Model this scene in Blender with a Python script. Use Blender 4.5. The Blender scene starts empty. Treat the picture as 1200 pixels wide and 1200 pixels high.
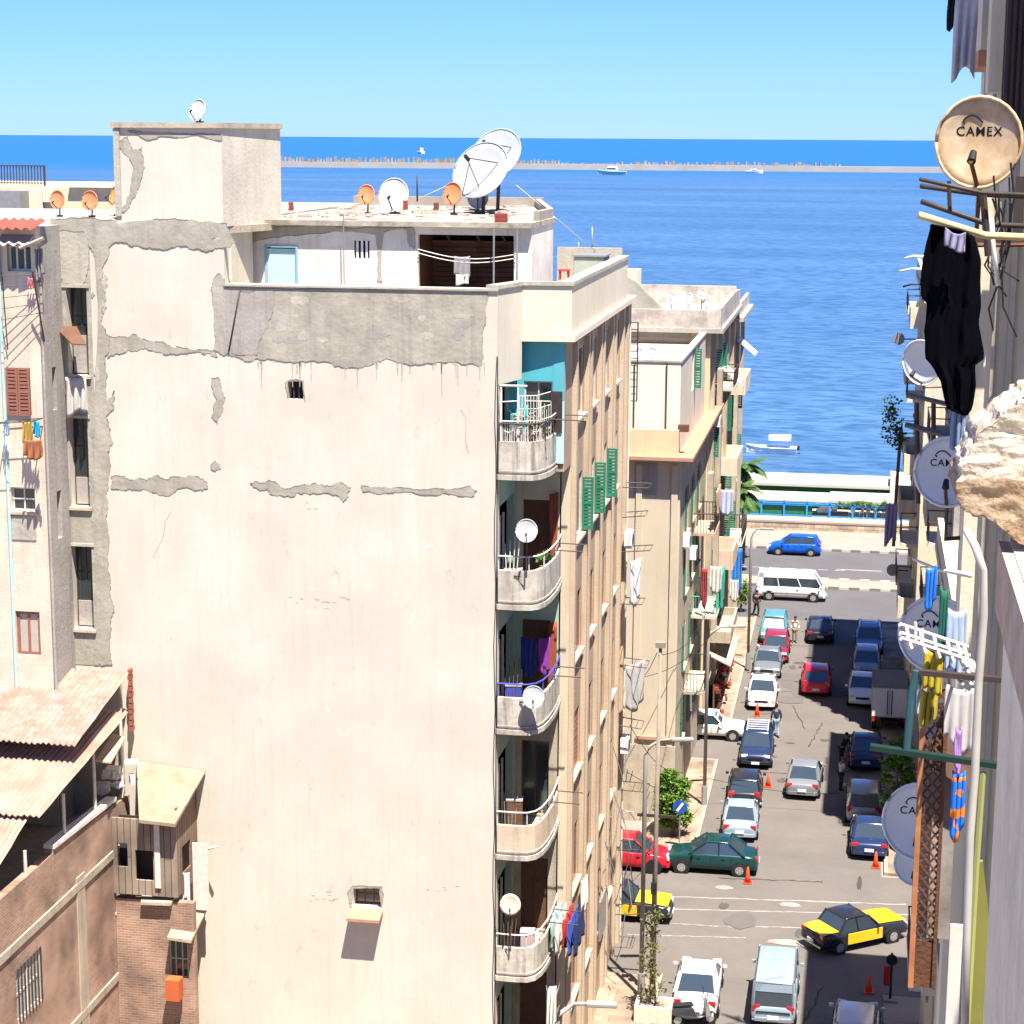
import bpy, bmesh, math, random
from mathutils import Vector, Matrix
random.seed(7)
rad = math.radians
scene = bpy.context.scene
COL = scene.collection
# ---------------------------------------------------------------- survey: camera position and points on known planes
F = 2300.; YAW = rad(10.15); PITCH = rad(10.82); ROLL = rad(0.34); H = 32.5
RM = Matrix.Rotation(YAW, 3, 'Z') @ Matrix.Rotation(math.pi/2-PITCH, 3, 'X') @ Matrix.Rotation(ROLL, 3, 'Z')
def P(px, py, X=None, Y=None, Z=None):
    """point of the place seen in direction (px,py), lying on the wall/ground plane X=, Y= or Z="""
    d = RM @ Vector(((px-600)/F, -(py-600)/F, -1))
    t = X/d.x if X is not None else Y/d.y if Y is not None else (Z-H)/d.z
    return Vector((d.x*t, d.y*t, H+d.z*t))
def PX(px, py, Y): p = P(px, py, Y=Y); return p.x, p.z
def PYZ(px, py, X): p = P(px, py, X=X); return p.y, p.z
# ---------------------------------------------------------------- materials
MATS = {}
def rgb(r, g, b): # sRGB 0-255 -> linear
    f = lambda c: (c/255/12.92 if c/255 <= .04045 else ((c/255+.055)/1.055)**2.4)
    return (f(r), f(g), f(b), 1)
def mat(name, col, rough=.8, metal=0., spec=.3, var=None, vs=1., va=.5, bump=0., bs=20., streak=0., scol=None, emit=0, alpha=1, trans=0):
    """procedural material; var = second colour mixed by noise of scale vs; streak = vertical stains of colour scol"""
    if name in MATS: return MATS[name]
    m = bpy.data.materials.new(name); m.use_nodes = True; MATS[name] = m
    nt = m.node_tree; N = nt.nodes; L = nt.links; b = N['Principled BSDF']
    col = tuple(col[:3])+(1,)
    b.inputs['Base Color'].default_value = col; b.inputs['Roughness'].default_value = rough
    b.inputs['Metallic'].default_value = metal; b.inputs['Specular IOR Level'].default_value = spec
    if trans: b.inputs['Transmission Weight'].default_value = trans
    geo = N.new('ShaderNodeNewGeometry')
    out = None
    if var is None: var = tuple(c*.8 for c in col[:3])
    var = tuple(var[:3])+(1,)
    n = N.new('ShaderNodeTexNoise'); n.inputs['Scale'].default_value = vs; n.inputs['Detail'].default_value = 6; n.inputs['Roughness'].default_value = .65
    L.new(geo.outputs['Position'], n.inputs['Vector'])
    r = N.new('ShaderNodeValToRGB'); r.color_ramp.elements[0].position = .5-va*.45+.0; r.color_ramp.elements[1].position = .5+va*.45
    r.color_ramp.elements[0].color = var; r.color_ramp.elements[1].color = col
    L.new(n.outputs['Fac'], r.inputs['Fac']); out = r.outputs['Color']
    if streak:
        mp = N.new('ShaderNodeMapping'); mp.inputs['Scale'].default_value = (2.6, 2.6, .16)
        L.new(geo.outputs['Position'], mp.inputs['Vector'])
        n2 = N.new('ShaderNodeTexNoise'); n2.inputs['Scale'].default_value = 1.3; n2.inputs['Detail'].default_value = 7; n2.inputs['Roughness'].default_value = .7
        L.new(mp.outputs['Vector'], n2.inputs['Vector'])
        r2 = N.new('ShaderNodeValToRGB'); r2.color_ramp.elements[0].position = .5; r2.color_ramp.elements[1].position = .72
        r2.color_ramp.elements[0].color = (0, 0, 0, 1); r2.color_ramp.elements[1].color = (streak,)*3+(1,)
        L.new(n2.outputs['Fac'], r2.inputs['Fac'])
        mx = N.new('ShaderNodeMixRGB'); mx.inputs['Color2'].default_value = tuple((scol or (.12, .1, .08))[:3])+(1,)
        L.new(r2.outputs['Color'], mx.inputs['Fac']); L.new(out, mx.inputs['Color1']); out = mx.outputs['Color']
    L.new(out, b.inputs['Base Color'])
    if bump:
        n3 = N.new('ShaderNodeTexNoise'); n3.inputs['Scale'].default_value = bs; n3.inputs['Detail'].default_value = 5
        L.new(geo.outputs['Position'], n3.inputs['Vector'])
        bp = N.new('ShaderNodeBump'); bp.inputs['Strength'].default_value = bump; bp.inputs['Distance'].default_value = .02
        L.new(n3.outputs['Fac'], bp.inputs['Height']); L.new(bp.outputs['Normal'], b.inputs['Normal'])
    if emit:
        b.inputs['Emission Color'].default_value = col; b.inputs['Emission Strength'].default_value = emit
    return m
def pattern(name, kind, c1, c2, scale, axes='xz', rough=.9, mort=.02, bump=.4, rowh=.5, bw=.5):
    """bricks / planks / tiles laid on a wall by world position"""
    if name in MATS: return MATS[name]
    m = mat(name, c1, rough, bump=0); nt = m.node_tree; N = nt.nodes; L = nt.links; b = N['Principled BSDF']
    geo = N.new('ShaderNodeNewGeometry'); sp = N.new('ShaderNodeSeparateXYZ'); cb = N.new('ShaderNodeCombineXYZ')
    L.new(geo.outputs['Position'], sp.inputs[0])
    for i, a in enumerate(axes): L.new(sp.outputs['xyz'.index(a)], cb.inputs[i])
    t = N.new('ShaderNodeTexBrick'); L.new(cb.outputs[0], t.inputs['Vector'])
    t.inputs['Scale'].default_value = scale; t.inputs['Mortar Size'].default_value = mort
    t.inputs['Row Height'].default_value = rowh; t.inputs['Brick Width'].default_value = bw
    t.inputs['Color1'].default_value = tuple(c1[:3])+(1,); t.inputs['Color2'].default_value = tuple(x*.72 for x in c1[:3])+(1,); t.inputs['Mortar'].default_value = tuple(c2[:3])+(1,)
    n = N.new('ShaderNodeTexNoise'); n.inputs['Scale'].default_value = .9; n.inputs['Detail'].default_value = 8
    L.new(geo.outputs['Position'], n.inputs['Vector'])
    mx = N.new('ShaderNodeMixRGB'); mx.blend_type = 'MULTIPLY'; mx.inputs['Fac'].default_value = .9
    rr = N.new('ShaderNodeValToRGB'); rr.color_ramp.elements[0].position = .3; rr.color_ramp.elements[1].position = .65
    rr.color_ramp.elements[0].color = (.5, .48, .48, 1); rr.color_ramp.elements[1].color = (1.15, 1.1, 1.05, 1)
    L.new(n.outputs['Fac'], rr.inputs['Fac']); L.new(t.outputs['Color'], mx.inputs['Color1']); L.new(rr.outputs['Color'], mx.inputs['Color2'])
    L.new(mx.outputs['Color'], b.inputs['Base Color'])
    bp = N.new('ShaderNodeBump'); bp.inputs['Strength'].default_value = bump; bp.inputs['Distance'].default_value = .03; bp.invert = True
    L.new(t.outputs['Fac'], bp.inputs['Height']); L.new(bp.outputs['Normal'], b.inputs['Normal'])
    return m
C = rgb
PLASTER = mat('pale_plaster', (.61, .568, .485), .95, var=(.50, .462, .388), vs=.35, va=.5, bump=.12, bs=7, streak=.30, scol=(.42, .37, .29), spec=.1)
def plaster_speckle():
    nt = PLASTER.node_tree; N = nt.nodes; L = nt.links; b = N['Principled BSDF']
    src = b.inputs['Base Color'].links[0].from_socket
    geo = N.new('ShaderNodeNewGeometry')
    mp = N.new('ShaderNodeMapping'); mp.inputs['Scale'].default_value = (1, 1, .45); L.new(geo.outputs['Position'], mp.inputs['Vector'])
    n = N.new('ShaderNodeTexNoise'); n.inputs['Scale'].default_value = 2.4; n.inputs['Detail'].default_value = 10; n.inputs['Roughness'].default_value = .75
    L.new(mp.outputs['Vector'], n.inputs['Vector'])
    r = N.new('ShaderNodeValToRGB'); e = r.color_ramp.elements; e[0].position = .30; e[0].color = (.78, .76, .74, 1); e[1].position = .40; e[1].color = (1, 1, 1, 1)
    e2 = r.color_ramp.elements.new(.66); e2.color = (1, 1, 1, 1); e3 = r.color_ramp.elements.new(.71); e3.color = (1.16, 1.17, 1.18, 1)
    L.new(n.outputs['Fac'], r.inputs['Fac'])
    mx = N.new('ShaderNodeMixRGB'); mx.blend_type = 'MULTIPLY'; mx.inputs['Fac'].default_value = 1
    L.new(src, mx.inputs['Color1']); L.new(r.outputs['Color'], mx.inputs['Color2']); L.new(mx.outputs['Color'], b.inputs['Base Color'])
plaster_speckle()
CEMENT = mat('bare_cement', (.42, .395, .325), .95, var=(.27, .255, .21), vs=1.3, va=.5, bump=.8, bs=6, streak=.35, scol=(.12, .11, .1), spec=.1)
CEMENT_L = mat('light_cement', (.47, .44, .37), .95, var=(.33, .31, .26), vs=1.1, va=.5, bump=.8, bs=7, streak=.3, spec=.1)
EDGE = mat('chipped_edge', (.22, .19, .16), .95, vs=6)
WHITEW = mat('whitewash', (.78, .76, .70), .95, var=(.62, .56, .48), vs=.9, va=.35, bump=.4, bs=8, streak=.4, scol=(.33, .28, .22), spec=.1)
CREAM = mat('cream_paint', (.68, .62, .48), .9, var=(.58, .51, .39), vs=.6, bump=.2, bs=9, streak=.22, scol=(.4, .3, .2), spec=.15)
CREAM2 = mat('cream_wall', (.66, .60, .48), .9, var=(.55, .48, .38), vs=.5, bump=.3, bs=9, streak=.45, scol=(.36, .28, .2), spec=.15)
YELLOW = mat('yellow_render', (.64, .53, .33), .9, var=(.54, .44, .28), vs=.8, streak=.3, scol=(.4, .3, .18), spec=.15)
BEIGE = mat('beige_facade', (.44, .345, .25), .9, var=(.32, .245, .175), vs=.9, bump=.4, bs=12, streak=.55, scol=(.2, .13, .08), spec=.15)
BEIGE_L = mat('beige_pilaster', (.53, .43, .32), .9, var=(.47, .36, .25), vs=1.2, bump=.3, bs=12, streak=.5, scol=(.24, .16, .1), spec=.15)
STONE = mat('old_stone_render', (.50, .43, .33), .95, var=(.33, .28, .22), vs=1.1, bump=.6, bs=10, streak=.5, scol=(.16, .13, .1), spec=.1)
GREYR = mat('grey_render_and_shade', (.40, .37, .34), .95, var=(.28, .26, .24), vs=.9, bump=.6, bs=8, streak=.5, scol=(.14, .13, .12), spec=.1)  # mostly plain grey render; also colours the painted shade on the corner building
CYAN = mat('turquoise_paint', (.07, .42, .50), .8, var=(.09, .33, .40), vs=1.2, streak=.2, scol=(.3, .3, .25))
PALEGREEN = mat('pale_green_paint', (.40, .52, .42), .85, var=(.3, .42, .34), vs=1.2, streak=.3, scol=(.2, .2, .15))
PALEBLUE = mat('pale_blue_paint', (.45, .68, .72), .85, var=(.36, .58, .62), vs=1.2, streak=.3, scol=(.3, .3, .25))
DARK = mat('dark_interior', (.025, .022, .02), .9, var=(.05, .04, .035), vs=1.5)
BROWN = mat('brown_wood', (.16, .075, .045), .7, var=(.10, .05, .03), vs=3, bump=.3)
SHUTB = mat('brown_shutter', (.30, .13, .09), .7, var=(.22, .09, .06), vs=4)
GREENS = mat('green_shutter', (.02, .20, .12), .6, var=(.03, .15, .1), vs=4)
GLASS = mat('window_glass', (.03, .045, .05), .12, spec=.8, var=(.02, .03, .03))
WFRAME = mat('white_frame', (.68, .66, .60), .6, var=(.5, .47, .42), vs=6)
METALD = mat('dark_metal', (.04, .04, .042), .55, metal=.3, var=(.08, .05, .04), vs=9)
RUST = mat('rust', (.15, .06, .03), .85, var=(.07, .035, .02), vs=6, bump=.5, bs=30)
STEEL = mat('grey_steel', (.34, .34, .34), .5, metal=.4, var=(.25, .24, .23), vs=4)
LAMPGREY = mat('lamp_post_grey', (.24, .23, .21), .6, var=(.3, .28, .26), vs=2)
CONC = mat('pole_concrete', (.30, .26, .21), .9, var=(.2, .17, .14), vs=2, bump=.3)
WHITE = mat('white_paint', (.80, .80, .79), .5, var=(.68, .67, .65), vs=3)
DISHW = mat('dish_white', (.50, .51, .52), .6, var=(.42, .43, .44), vs=3)
DISHG = mat('dish_grey', (.36, .385, .41), .6, var=(.30, .32, .34), vs=2)
DISHS = mat('dish_pale', (.70, .72, .74), .55, var=(.62, .64, .66), vs=2)  # paler copy of the dish grey, lifted for dishes hanging in shade
DISHO = mat('dish_orange', (.62, .26, .12), .7, var=(.5, .2, .1), vs=4)
DISHT = mat('dish_tan', (.60, .49, .34), .6, var=(.40, .23, .10), vs=4.5, va=.45)
BLACKM = mat('black_plastic', (.018, .018, .02), .5)
TERRA = mat('terracotta_slab', (.48, .26, .17), .9, var=(.36, .2, .14), vs=1.5, bump=.4, streak=.2)
REDTILE = mat('red_corrugated', (.38, .08, .06), .8, var=(.25, .06, .05), vs=3)
# ---------------------------------------------------------------- objects
ORG = {}
def props(o, label=None, cat=None, group=None, kind=None):
    if label: o['label'] = label
    if cat: o['category'] = cat
    if group: o['group'] = group
    if kind: o['kind'] = kind
    return o
def thing(name, label, cat, loc=(0, 0, 0), rz=0., group=None, local=False):
    """an Empty at the thing's base that parents its parts; local=True: parts are modelled in its own space"""
    o = bpy.data.objects.new(name, None); COL.objects.link(o); o.location = loc; o.rotation_euler.z = rz; o.empty_display_size = .3
    props(o, label, cat, group); ORG[o.name] = Vector((0, 0, 0)) if local else Vector(loc); return o
class MB:
    def __init__(s): s.v = []; s.f = []
    def add(s, vs, fs):
        n = len(s.v); s.v += [tuple(v) for v in vs]; s.f += [tuple(i+n for i in f) for f in fs]; return s
    def shear(s, k, z0): s.v = [(x+(z-z0)*k, y, z) for x, y, z in s.v]; return s
    def box(s, a, b):
        x0, y0, z0 = a; x1, y1, z1 = b
        return s.add([(x0,y0,z0),(x1,y0,z0),(x1,y1,z0),(x0,y1,z0),(x0,y0,z1),(x1,y0,z1),(x1,y1,z1),(x0,y1,z1)],
            [(0,3,2,1),(4,5,6,7),(0,1,5,4),(1,2,6,5),(2,3,7,6),(3,0,4,7)])
    def cbox(s, c, d, rz=0., M=None):
        hx, hy, hz = d[0]/2, d[1]/2, d[2]/2; R = M or Matrix.Rotation(rz, 3, 'Z')
        vs = [Vector(c)+R @ Vector((sx*hx, sy*hy, sz*hz)) for sz in (-1, 1) for sx, sy in ((-1,-1),(1,-1),(1,1),(-1,1))]
        return s.add(vs, [(0,3,2,1),(4,5,6,7),(0,1,5,4),(1,2,6,5),(2,3,7,6),(3,0,4,7)])
    def poly(s, pts): return s.add(pts, [tuple(range(len(pts)))])
    def prism(s, pts, off):
        n = len(pts); off = Vector(off); pts = [Vector(p) for p in pts]
        return s.add(pts+[p+off for p in pts], [tuple(range(n))[::-1], tuple(range(n, 2*n))]+[(i, (i+1) % n, n+(i+1) % n, n+i) for i in range(n)])
    def tube(s, pts, r, n=6, r2=None):
        pts = [Vector(p) for p in pts]; rings = []; m = len(pts)
        for i, p in enumerate(pts):
            d = (pts[min(i+1, m-1)]-pts[max(i-1, 0)]).normalized()
            u = d.cross(Vector((0, 0, 1)) if abs(d.z) < .9 else Vector((1, 0, 0))).normalized(); w = d.cross(u)
            rr = r if r2 is None else r+(r2-r)*i/(m-1)
            rings += [p+(u*math.cos(2*math.pi*k/n)+w*math.sin(2*math.pi*k/n))*rr for k in range(n)]
        fs = [(i*n+k, i*n+(k+1) % n, (i+1)*n+(k+1) % n, (i+1)*n+k) for i in range(m-1) for k in range(n)]
        fs += [tuple(range(n))[::-1], tuple(range((m-1)*n, m*n))]
        return s.add(rings, fs)
    def disc(s, c, nrm, r, th, n=20, r2=None):
        nrm = Vector(nrm).normalized(); return s.tube([Vector(c)-nrm*th/2, Vector(c)+nrm*th/2], r, n, r2)
    def sphere(s, c, r, n=8, sc=(1, 1, 1)):
        vs = []; fs = []
        for i in range(n+1):
            t = math.pi*i/n
            for k in range(n*2):
                a = math.pi*k/n; vs.append((c[0]+r*sc[0]*math.sin(t)*math.cos(a), c[1]+r*sc[1]*math.sin(t)*math.sin(a), c[2]+r*sc[2]*math.cos(t)))
        for i in range(n):
            for k in range(n*2): fs.append((i*2*n+k, (i+1)*2*n+k, (i+1)*2*n+(k+1) % (2*n), i*2*n+(k+1) % (2*n)))
        return s.add(vs, fs)
    def build(s, name, m, parent=None, smooth=False, bevel=0, label=None, cat=None, group=None, kind=None, sub=0, solid=0, origin=None):
        if parent is not None: org = ORG[parent.name]
        elif origin is not None: org = Vector(origin)
        else:
            xs = [v[0] for v in s.v]; ys = [v[1] for v in s.v]; org = Vector(((min(xs)+max(xs))/2, (min(ys)+max(ys))/2, min(v[2] for v in s.v)))
        me = bpy.data.meshes.new(name); me.from_pydata([tuple(Vector(v)-org) for v in s.v], [], s.f); me.update()
        bm = bmesh.new(); bm.from_mesh(me)
        if len(bm.faces) < 60000: bmesh.ops.recalc_face_normals(bm, faces=bm.faces)
        bm.to_mesh(me); bm.free()
        o = bpy.data.objects.new(name, me); COL.objects.link(o); me.materials.append(m)
        if parent is not None: o.parent = parent
        else: o.location = org
        ORG[o.name] = org
        if smooth:
            for p in me.polygons: p.use_smooth = True
        if bevel:
            b = o.modifiers.new('b', 'BEVEL'); b.width = bevel; b.segments = 2; b.limit_method = 'ANGLE'; b.angle_limit = .6
        if solid:
            b = o.modifiers.new('so', 'SOLIDIFY'); b.thickness = solid
        if sub:
            b = o.modifiers.new('s', 'SUBSURF'); b.levels = b.render_levels = sub
        return props(o, label, cat, group, kind)
def ragged(pts, amp=3., it=4, seed=1, closed=True):
    r = random.Random(seed); pts = [tuple(p) for p in pts]
    for k in range(it):
        out = []; n = len(pts)
        for i in range(n):
            a = pts[i]; b = pts[(i+1) % n]; out.append(a)
            L = math.hypot(b[0]-a[0], b[1]-a[1])
            if L > 2.2:
                d = r.uniform(-1, 1)*min(amp, L*.28); out.append(((a[0]+b[0])/2-(b[1]-a[1])/L*d, (a[1]+b[1])/2+(b[0]-a[0])/L*d))
        pts = out; amp *= .62
    return pts
def patch(pts, Y, m, parent, name='bare_patch', amp=3., seed=1, proud=.012, it=4, edge=True, **k):
    """scab of bare cement on the wall at Y, its outline ragged"""
    q = [P(x, y, Y=Y) for x, y in ragged(pts, amp, it, seed)]
    o = MB().prism([(p.x, Y-proud, p.z) for p in q], (0, proud+.02, 0)).build(name, m, parent, **k)
    if edge:
        w = .022; mb = MB(); n = len(q)
        for i in range(n):
            a = q[i]; b = q[(i+1) % n]; d = (b-a)
            if d.length < .01 or random.Random(seed*100+i//5).random() < .35: continue
            mb.prism([(a.x, Y-proud-.004, a.z-w/2), (b.x, Y-proud-.004, b.z-w/2), (b.x, Y-proud-.004, b.z+w/2), (a.x, Y-proud-.004, a.z+w/2)], (0, .01, 0))
        if mb.v: mb.build('chipped_rim', EDGE, o)
    return o
def wallgrid(ax, pl, a0, a1, z0, z1, t, holes=(), top=True):
    """wall with openings. ax 'Y': front face at y=pl seen from -y, thickness t to +y; ax 'X': face at x=pl seen from +x, thickness to -x; 'x': seen from -x, thickness to +x"""
    A = sorted({a0, a1}|{min(max(h[i], a0), a1) for h in holes for i in (0, 1)}); Z = sorted({z0, z1}|{min(max(h[i], z0), z1) for h in holes for i in (2, 3)})
    solid = lambda i, j: 0 <= i < len(A)-1 and 0 <= j < len(Z)-1 and not any(h[0]-1e-6 <= (A[i]+A[i+1])/2 <= h[1] and h[2] <= (Z[j]+Z[j+1])/2 <= h[3] for h in holes)
    sgn = {'Y': 1, 'X': -1, 'x': 1}[ax]
    pt = (lambda a, z, d: (a, pl+sgn*d, z)) if ax == 'Y' else (lambda a, z, d: (pl+sgn*d, a, z))
    mb = MB()
    for i in range(len(A)-1):
        for j in range(len(Z)-1):
            if not solid(i, j): continue
            a, b, c, d = A[i], A[i+1], Z[j], Z[j+1]
            mb.poly([pt(a, c, 0), pt(b, c, 0), pt(b, d, 0), pt(a, d, 0)]); mb.poly([pt(a, c, t), pt(a, d, t), pt(b, d, t), pt(b, c, t)])
            for (ni, nj, q) in ((i-1, j, ((a, c), (a, d))), (i+1, j, ((b, c), (b, d))), (i, j-1, ((a, c), (b, c))), (i, j+1, ((a, d), (b, d)))):
                if not solid(ni, nj): mb.poly([pt(*q[0], 0), pt(*q[1], 0), pt(*q[1], t), pt(*q[0], t)])
    return mb
def fpt(ax, pl):
    sgn = {'Y': 1, 'X': -1, 'x': 1}[ax]
    return (lambda a, z, d: Vector((a, pl+sgn*d, z))) if ax == 'Y' else (lambda a, z, d: Vector((pl+sgn*d, a, z)))
def fbox(mb, ax, pl, a0, a1, z0, z1, d0, d1):
    p = fpt(ax, pl); u = p(a0, z0, d0); v = p(a1, z1, d1)
    return mb.box([min(u[i], v[i]) for i in range(3)], [max(u[i], v[i]) for i in range(3)])
def window(parent, ax, pl, a0, a1, z0, z1, depth=.18, fm=None, gm=None, nv=1, nh=0, sill=None, fw=.06, bars=None, label=None):
    """a glazed frame set into an opening: window > pane, bars; plus its sill"""
    mb = MB(); fm = fm or WFRAME
    for q in ((a0, a0+fw, z0, z1), (a1-fw, a1, z0, z1)): fbox(mb, ax, pl, *q, depth, depth+.06)
    for q in ((a0+fw, a1-fw, z0, z0+fw), (a0+fw, a1-fw, z1-fw, z1)): fbox(mb, ax, pl, *q, depth, depth+.06)
    for i in range(nv):
        a = a0+(a1-a0)*(i+1)/(nv+1); fbox(mb, ax, pl, a-fw*.4, a+fw*.4, z0+fw, z1-fw, depth+.004, depth+.056)
    for i in range(nh):
        z = z0+(z1-z0)*(i+1)/(nh+1); fbox(mb, ax, pl, a0+fw, a1-fw, z-fw*.4, z+fw*.4, depth+.008, depth+.05)
    w = mb.build('window', fm, parent, label=label)
    g = MB(); fbox(g, ax, pl, a0+.02, a1-.02, z0+.02, z1-.02, depth+.025, depth+.035); g.build('pane', gm or GLASS, w)
    if bars:
        b = MB()
        for i in range(bars):
            a = a0+(a1-a0)*(i+.5)/bars; fbox(b, ax, pl, a-.015, a+.015, z0, z1, depth-.1, depth-.07)
        b.build('bars', METALD, w)
    if sill:
        s = MB(); fbox(s, ax, pl, a0-.08, a1+.08, z0-.09, z0-.002, -sill, depth); s.build('sill', BEIGE_L, w)
    return w
def shutter(parent, ax, pl, a0, a1, z0, z1, m, d=-.05, slats=True, n=12):
    mb = MB(); fw = .06
    for q in ((a0, a0+fw, z0, z1), (a1-fw, a1, z0, z1), (a0+fw, a1-fw, z0, z0+fw), (a0+fw, a1-fw, z1-fw, z1), (a0+fw, a1-fw, (z0+z1)/2-fw/2, (z0+z1)/2+fw/2)):
        fbox(mb, ax, pl, *q, d-.04, d)
    o = mb.build('shutter', m, parent)
    s = MB()
    for i in range(n):
        z = z0+fw+(z1-z0-2*fw)*i/n; fbox(s, ax, pl, a0+fw, a1-fw, z+.01, z+(z1-z0-2*fw)/n*.75, d-.03, d-.012)
    s.build('slats', m, o); return o
def openshutter(parent, ax, pl, a, w, z0, z1, m):
    """a louvred leaf swung straight out from the wall at position a"""
    mb = MB(); fw = .07
    for d0, d1, q0, q1 in ((0, fw, z0, z1), (w-fw, w, z0, z1), (fw, w-fw, z0, z0+fw), (fw, w-fw, z1-fw, z1), (fw, w-fw, (z0+z1)/2-.03, (z0+z1)/2+.03)):
        fbox(mb, ax, pl, a-.025, a+.025, q0, q1, -d1, -d0)
    o = mb.build('shutter', m, parent); s = MB(); n = 14
    for i in range(n):
        z = z0+fw+(z1-z0-2*fw)*i/n; fbox(s, ax, pl, a-.012, a+.012, z, z+(z1-z0-2*fw)/n*.72, -w+fw, -fw)
    s.build('slats', m, o); return o
def cloth(name, label, m, a, b, drop, group=None, seed=0, folds=3, amp=.06, th=.008, taper=0., cat='laundry', pts=None, uneven=.12, parent=None):
    """hanging cloth between two points a,b of a line, dropping straight down in folds"""
    r = random.Random(seed); a = Vector(a); b = Vector(b); d = b-a; w = d.length; n = Vector((-d.y, d.x, 0)).normalized()
    nx = max(6, folds*6); nz = 10; mb = MB(); vs = []; ph = r.uniform(0, 6)
    for j in range(nz+1):
        t = j/nz
        for i in range(nx+1):
            s = i/nx; ss = .5+(s-.5)*(1-taper*t)
            dz = drop*t*(1+uneven*math.sin(s*5+ph)*t)
            off = amp*(.3+t)*math.sin(s*folds*6.28+ph+t*.8)+amp*.5*math.sin(s*17+t*5)
            vs.append(a+d*ss+n*off-Vector((0, 0, dz+.03*math.sin(s*3.14))))
    fs = [(j*(nx+1)+i, j*(nx+1)+i+1, (j+1)*(nx+1)+i+1, (j+1)*(nx+1)+i) for j in range(nz) for i in range(nx)]
    mb.add(vs, fs); return mb.build(name, m, parent, smooth=True, solid=th, label=label, cat=None if parent else cat, group=group)
def text_mesh(txt, size, name, m, parent, M, depth=.004, bold=.0):
    cu = bpy.data.curves.new('t', 'FONT'); cu.body = txt; cu.size = size; cu.extrude = depth; cu.space_character = 1.12; cu.align_x = 'CENTER'; cu.align_y = 'CENTER'; cu.offset = bold
    t = bpy.data.objects.new('t', cu); me = bpy.data.meshes.new_from_object(t)
    me.transform(M); me.materials.clear(); me.materials.append(m); me.name = name
    o = bpy.data.objects.new(name, me); COL.objects.link(o); o.parent = parent; ORG[o.name] = ORG[parent.name]
    bpy.data.objects.remove(t); bpy.data.curves.remove(cu); return o
def dish(label, c, diam, face, m, base=None, group=None, logo=False, cat='satellite dish', lx=None, rim=True, wall=None, armcol=None, mesh_tripod=False, tilt=None):
    """satellite dish: reflector bowl centred at c facing direction face; base: foot of the pole; wall: point of the wall bracket"""
    c = Vector(c); n = Vector(face).normalized(); foot = Vector(base) if base else Vector(wall) if wall else c-Vector((0, 0, diam))
    t = thing('satellite_dish', label, cat, foot, group=group)
    u = n.cross(Vector((0, 0, 1))).normalized(); v = u.cross(n); R = diam/2; K = 28; dep = .16*R
    mb = MB(); vs = [c-n*dep]; fs = []; rings = 5
    for i in range(1, rings+1):
        r = R*i/rings
        for k in range(K): a = 2*math.pi*k/K; vs.append(c+(u*math.cos(a)+v*math.sin(a)*1.06)*r-n*dep*(1-(i/rings)**2))
    for k in range(K): fs.append((0, 1+k, 1+(k+1) % K))
    for i in range(rings-1):
        for k in range(K): fs.append((1+i*K+k, 1+(i+1)*K+k, 1+(i+1)*K+(k+1) % K, 1+i*K+(k+1) % K))
    mb.add(vs, fs); ref = mb.build('reflector', m, t, smooth=True, solid=.02)
    if rim: MB().tube([c+(u*math.cos(2*math.pi*k/K)+v*math.sin(2*math.pi*k/K)*1.06)*R for k in range(K+1)], .02*diam**.5, 5).build('rim', m, ref, smooth=True)
    am = armcol or METALD; fp = c+n*R*1.05-v*R*.15
    if mesh_tripod:
        mb = MB()
        for a in (.5, 2.6, 4.6): mb.tube([c+(u*math.cos(a)+v*math.sin(a))*R*.62-n*dep*.5, fp], .018, 5)
        mb.build('tripod', am, t)
        MB().tube([fp-n*.15, fp+n*.12], .07, 8).build('receiver_head', BLACKM, t)
    else:
        b0 = c-v*R*1.0-n*.02; b1 = c+n*R*.95-v*R*.45
        MB().tube([b0, b1], .022*diam+.004, 6).build('feed_arm', am, t)
        MB().tube([b1-n*.02, b1+(c-b1).normalized()*.16*diam+Vector((0, 0, .03))], .055*diam, 8, .04*diam).build('receiver_head', BLACKM, t)
    bk = c-n*(dep+.06)
    MB().tube([bk, bk-n*.1*diam], .09*diam, 8).build('mount_bracket', am, t)
    mb = MB()
    if wall: mb.tube([bk-n*.08*diam, Vector((c.x, c.y, foot.z))-n*.15*diam, foot], .025, 6)
    else: mb.tube([bk-n*.08*diam, Vector((bk.x, bk.y, foot.z))], .03*diam+.01, 8); mb.cbox(Vector((bk.x, bk.y, foot.z+.03)), (.3*diam, .3*diam, .06))
    mb.build('pole', am, t)
    if logo:
        M = Matrix((u, v, n)).transposed().to_4x4()
        # camera-side reading direction: local x runs along u seen from the front
        M.translation = c-ORG[t.name]+v*R*.25+u*R*.02
        if u.cross(v).dot(n) < 0: M = M @ Matrix.Scale(-1, 4, (1, 0, 0))
        tx = text_mesh('CAMEX', R*.3, 'lettering', BLACKM, ref, M, depth=.001, bold=.0015*diam); cc_ = c-ORG[t.name]
        for vv in tx.data.vertices:
            d_ = vv.co-cc_; a_, b_ = d_.dot(u), d_.dot(v); vv.co = cc_+u*a_+v*b_+n*(-dep*(1-(a_*a_+b_*b_)/R/R)+.003)
        q = c+v*R*.47; sw = MB(); k1 = [q+u*R*(-.05+.42*s)+v*R*.16*math.sin(s*2.6) for s in [i/8 for i in range(9)]]
        k1 += [k1[-1]+(u*.04-v*.06)*R, k1[-1]+(-u*.0-v*.12)*R]
        k1 = [p_-n*(dep*(1-(p_-c).length_squared/R/R)-.001) for p_ in k1]
        sw.tube(k1, .011*diam, 5).build('swoosh', BLACKM, ref)
    return t
def pipe(name, label, m, pts, r, cat, parent=None, **k): return MB().tube(pts, r, 7).build(name, m, parent, smooth=True, label=label, cat=cat, **k)
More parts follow.
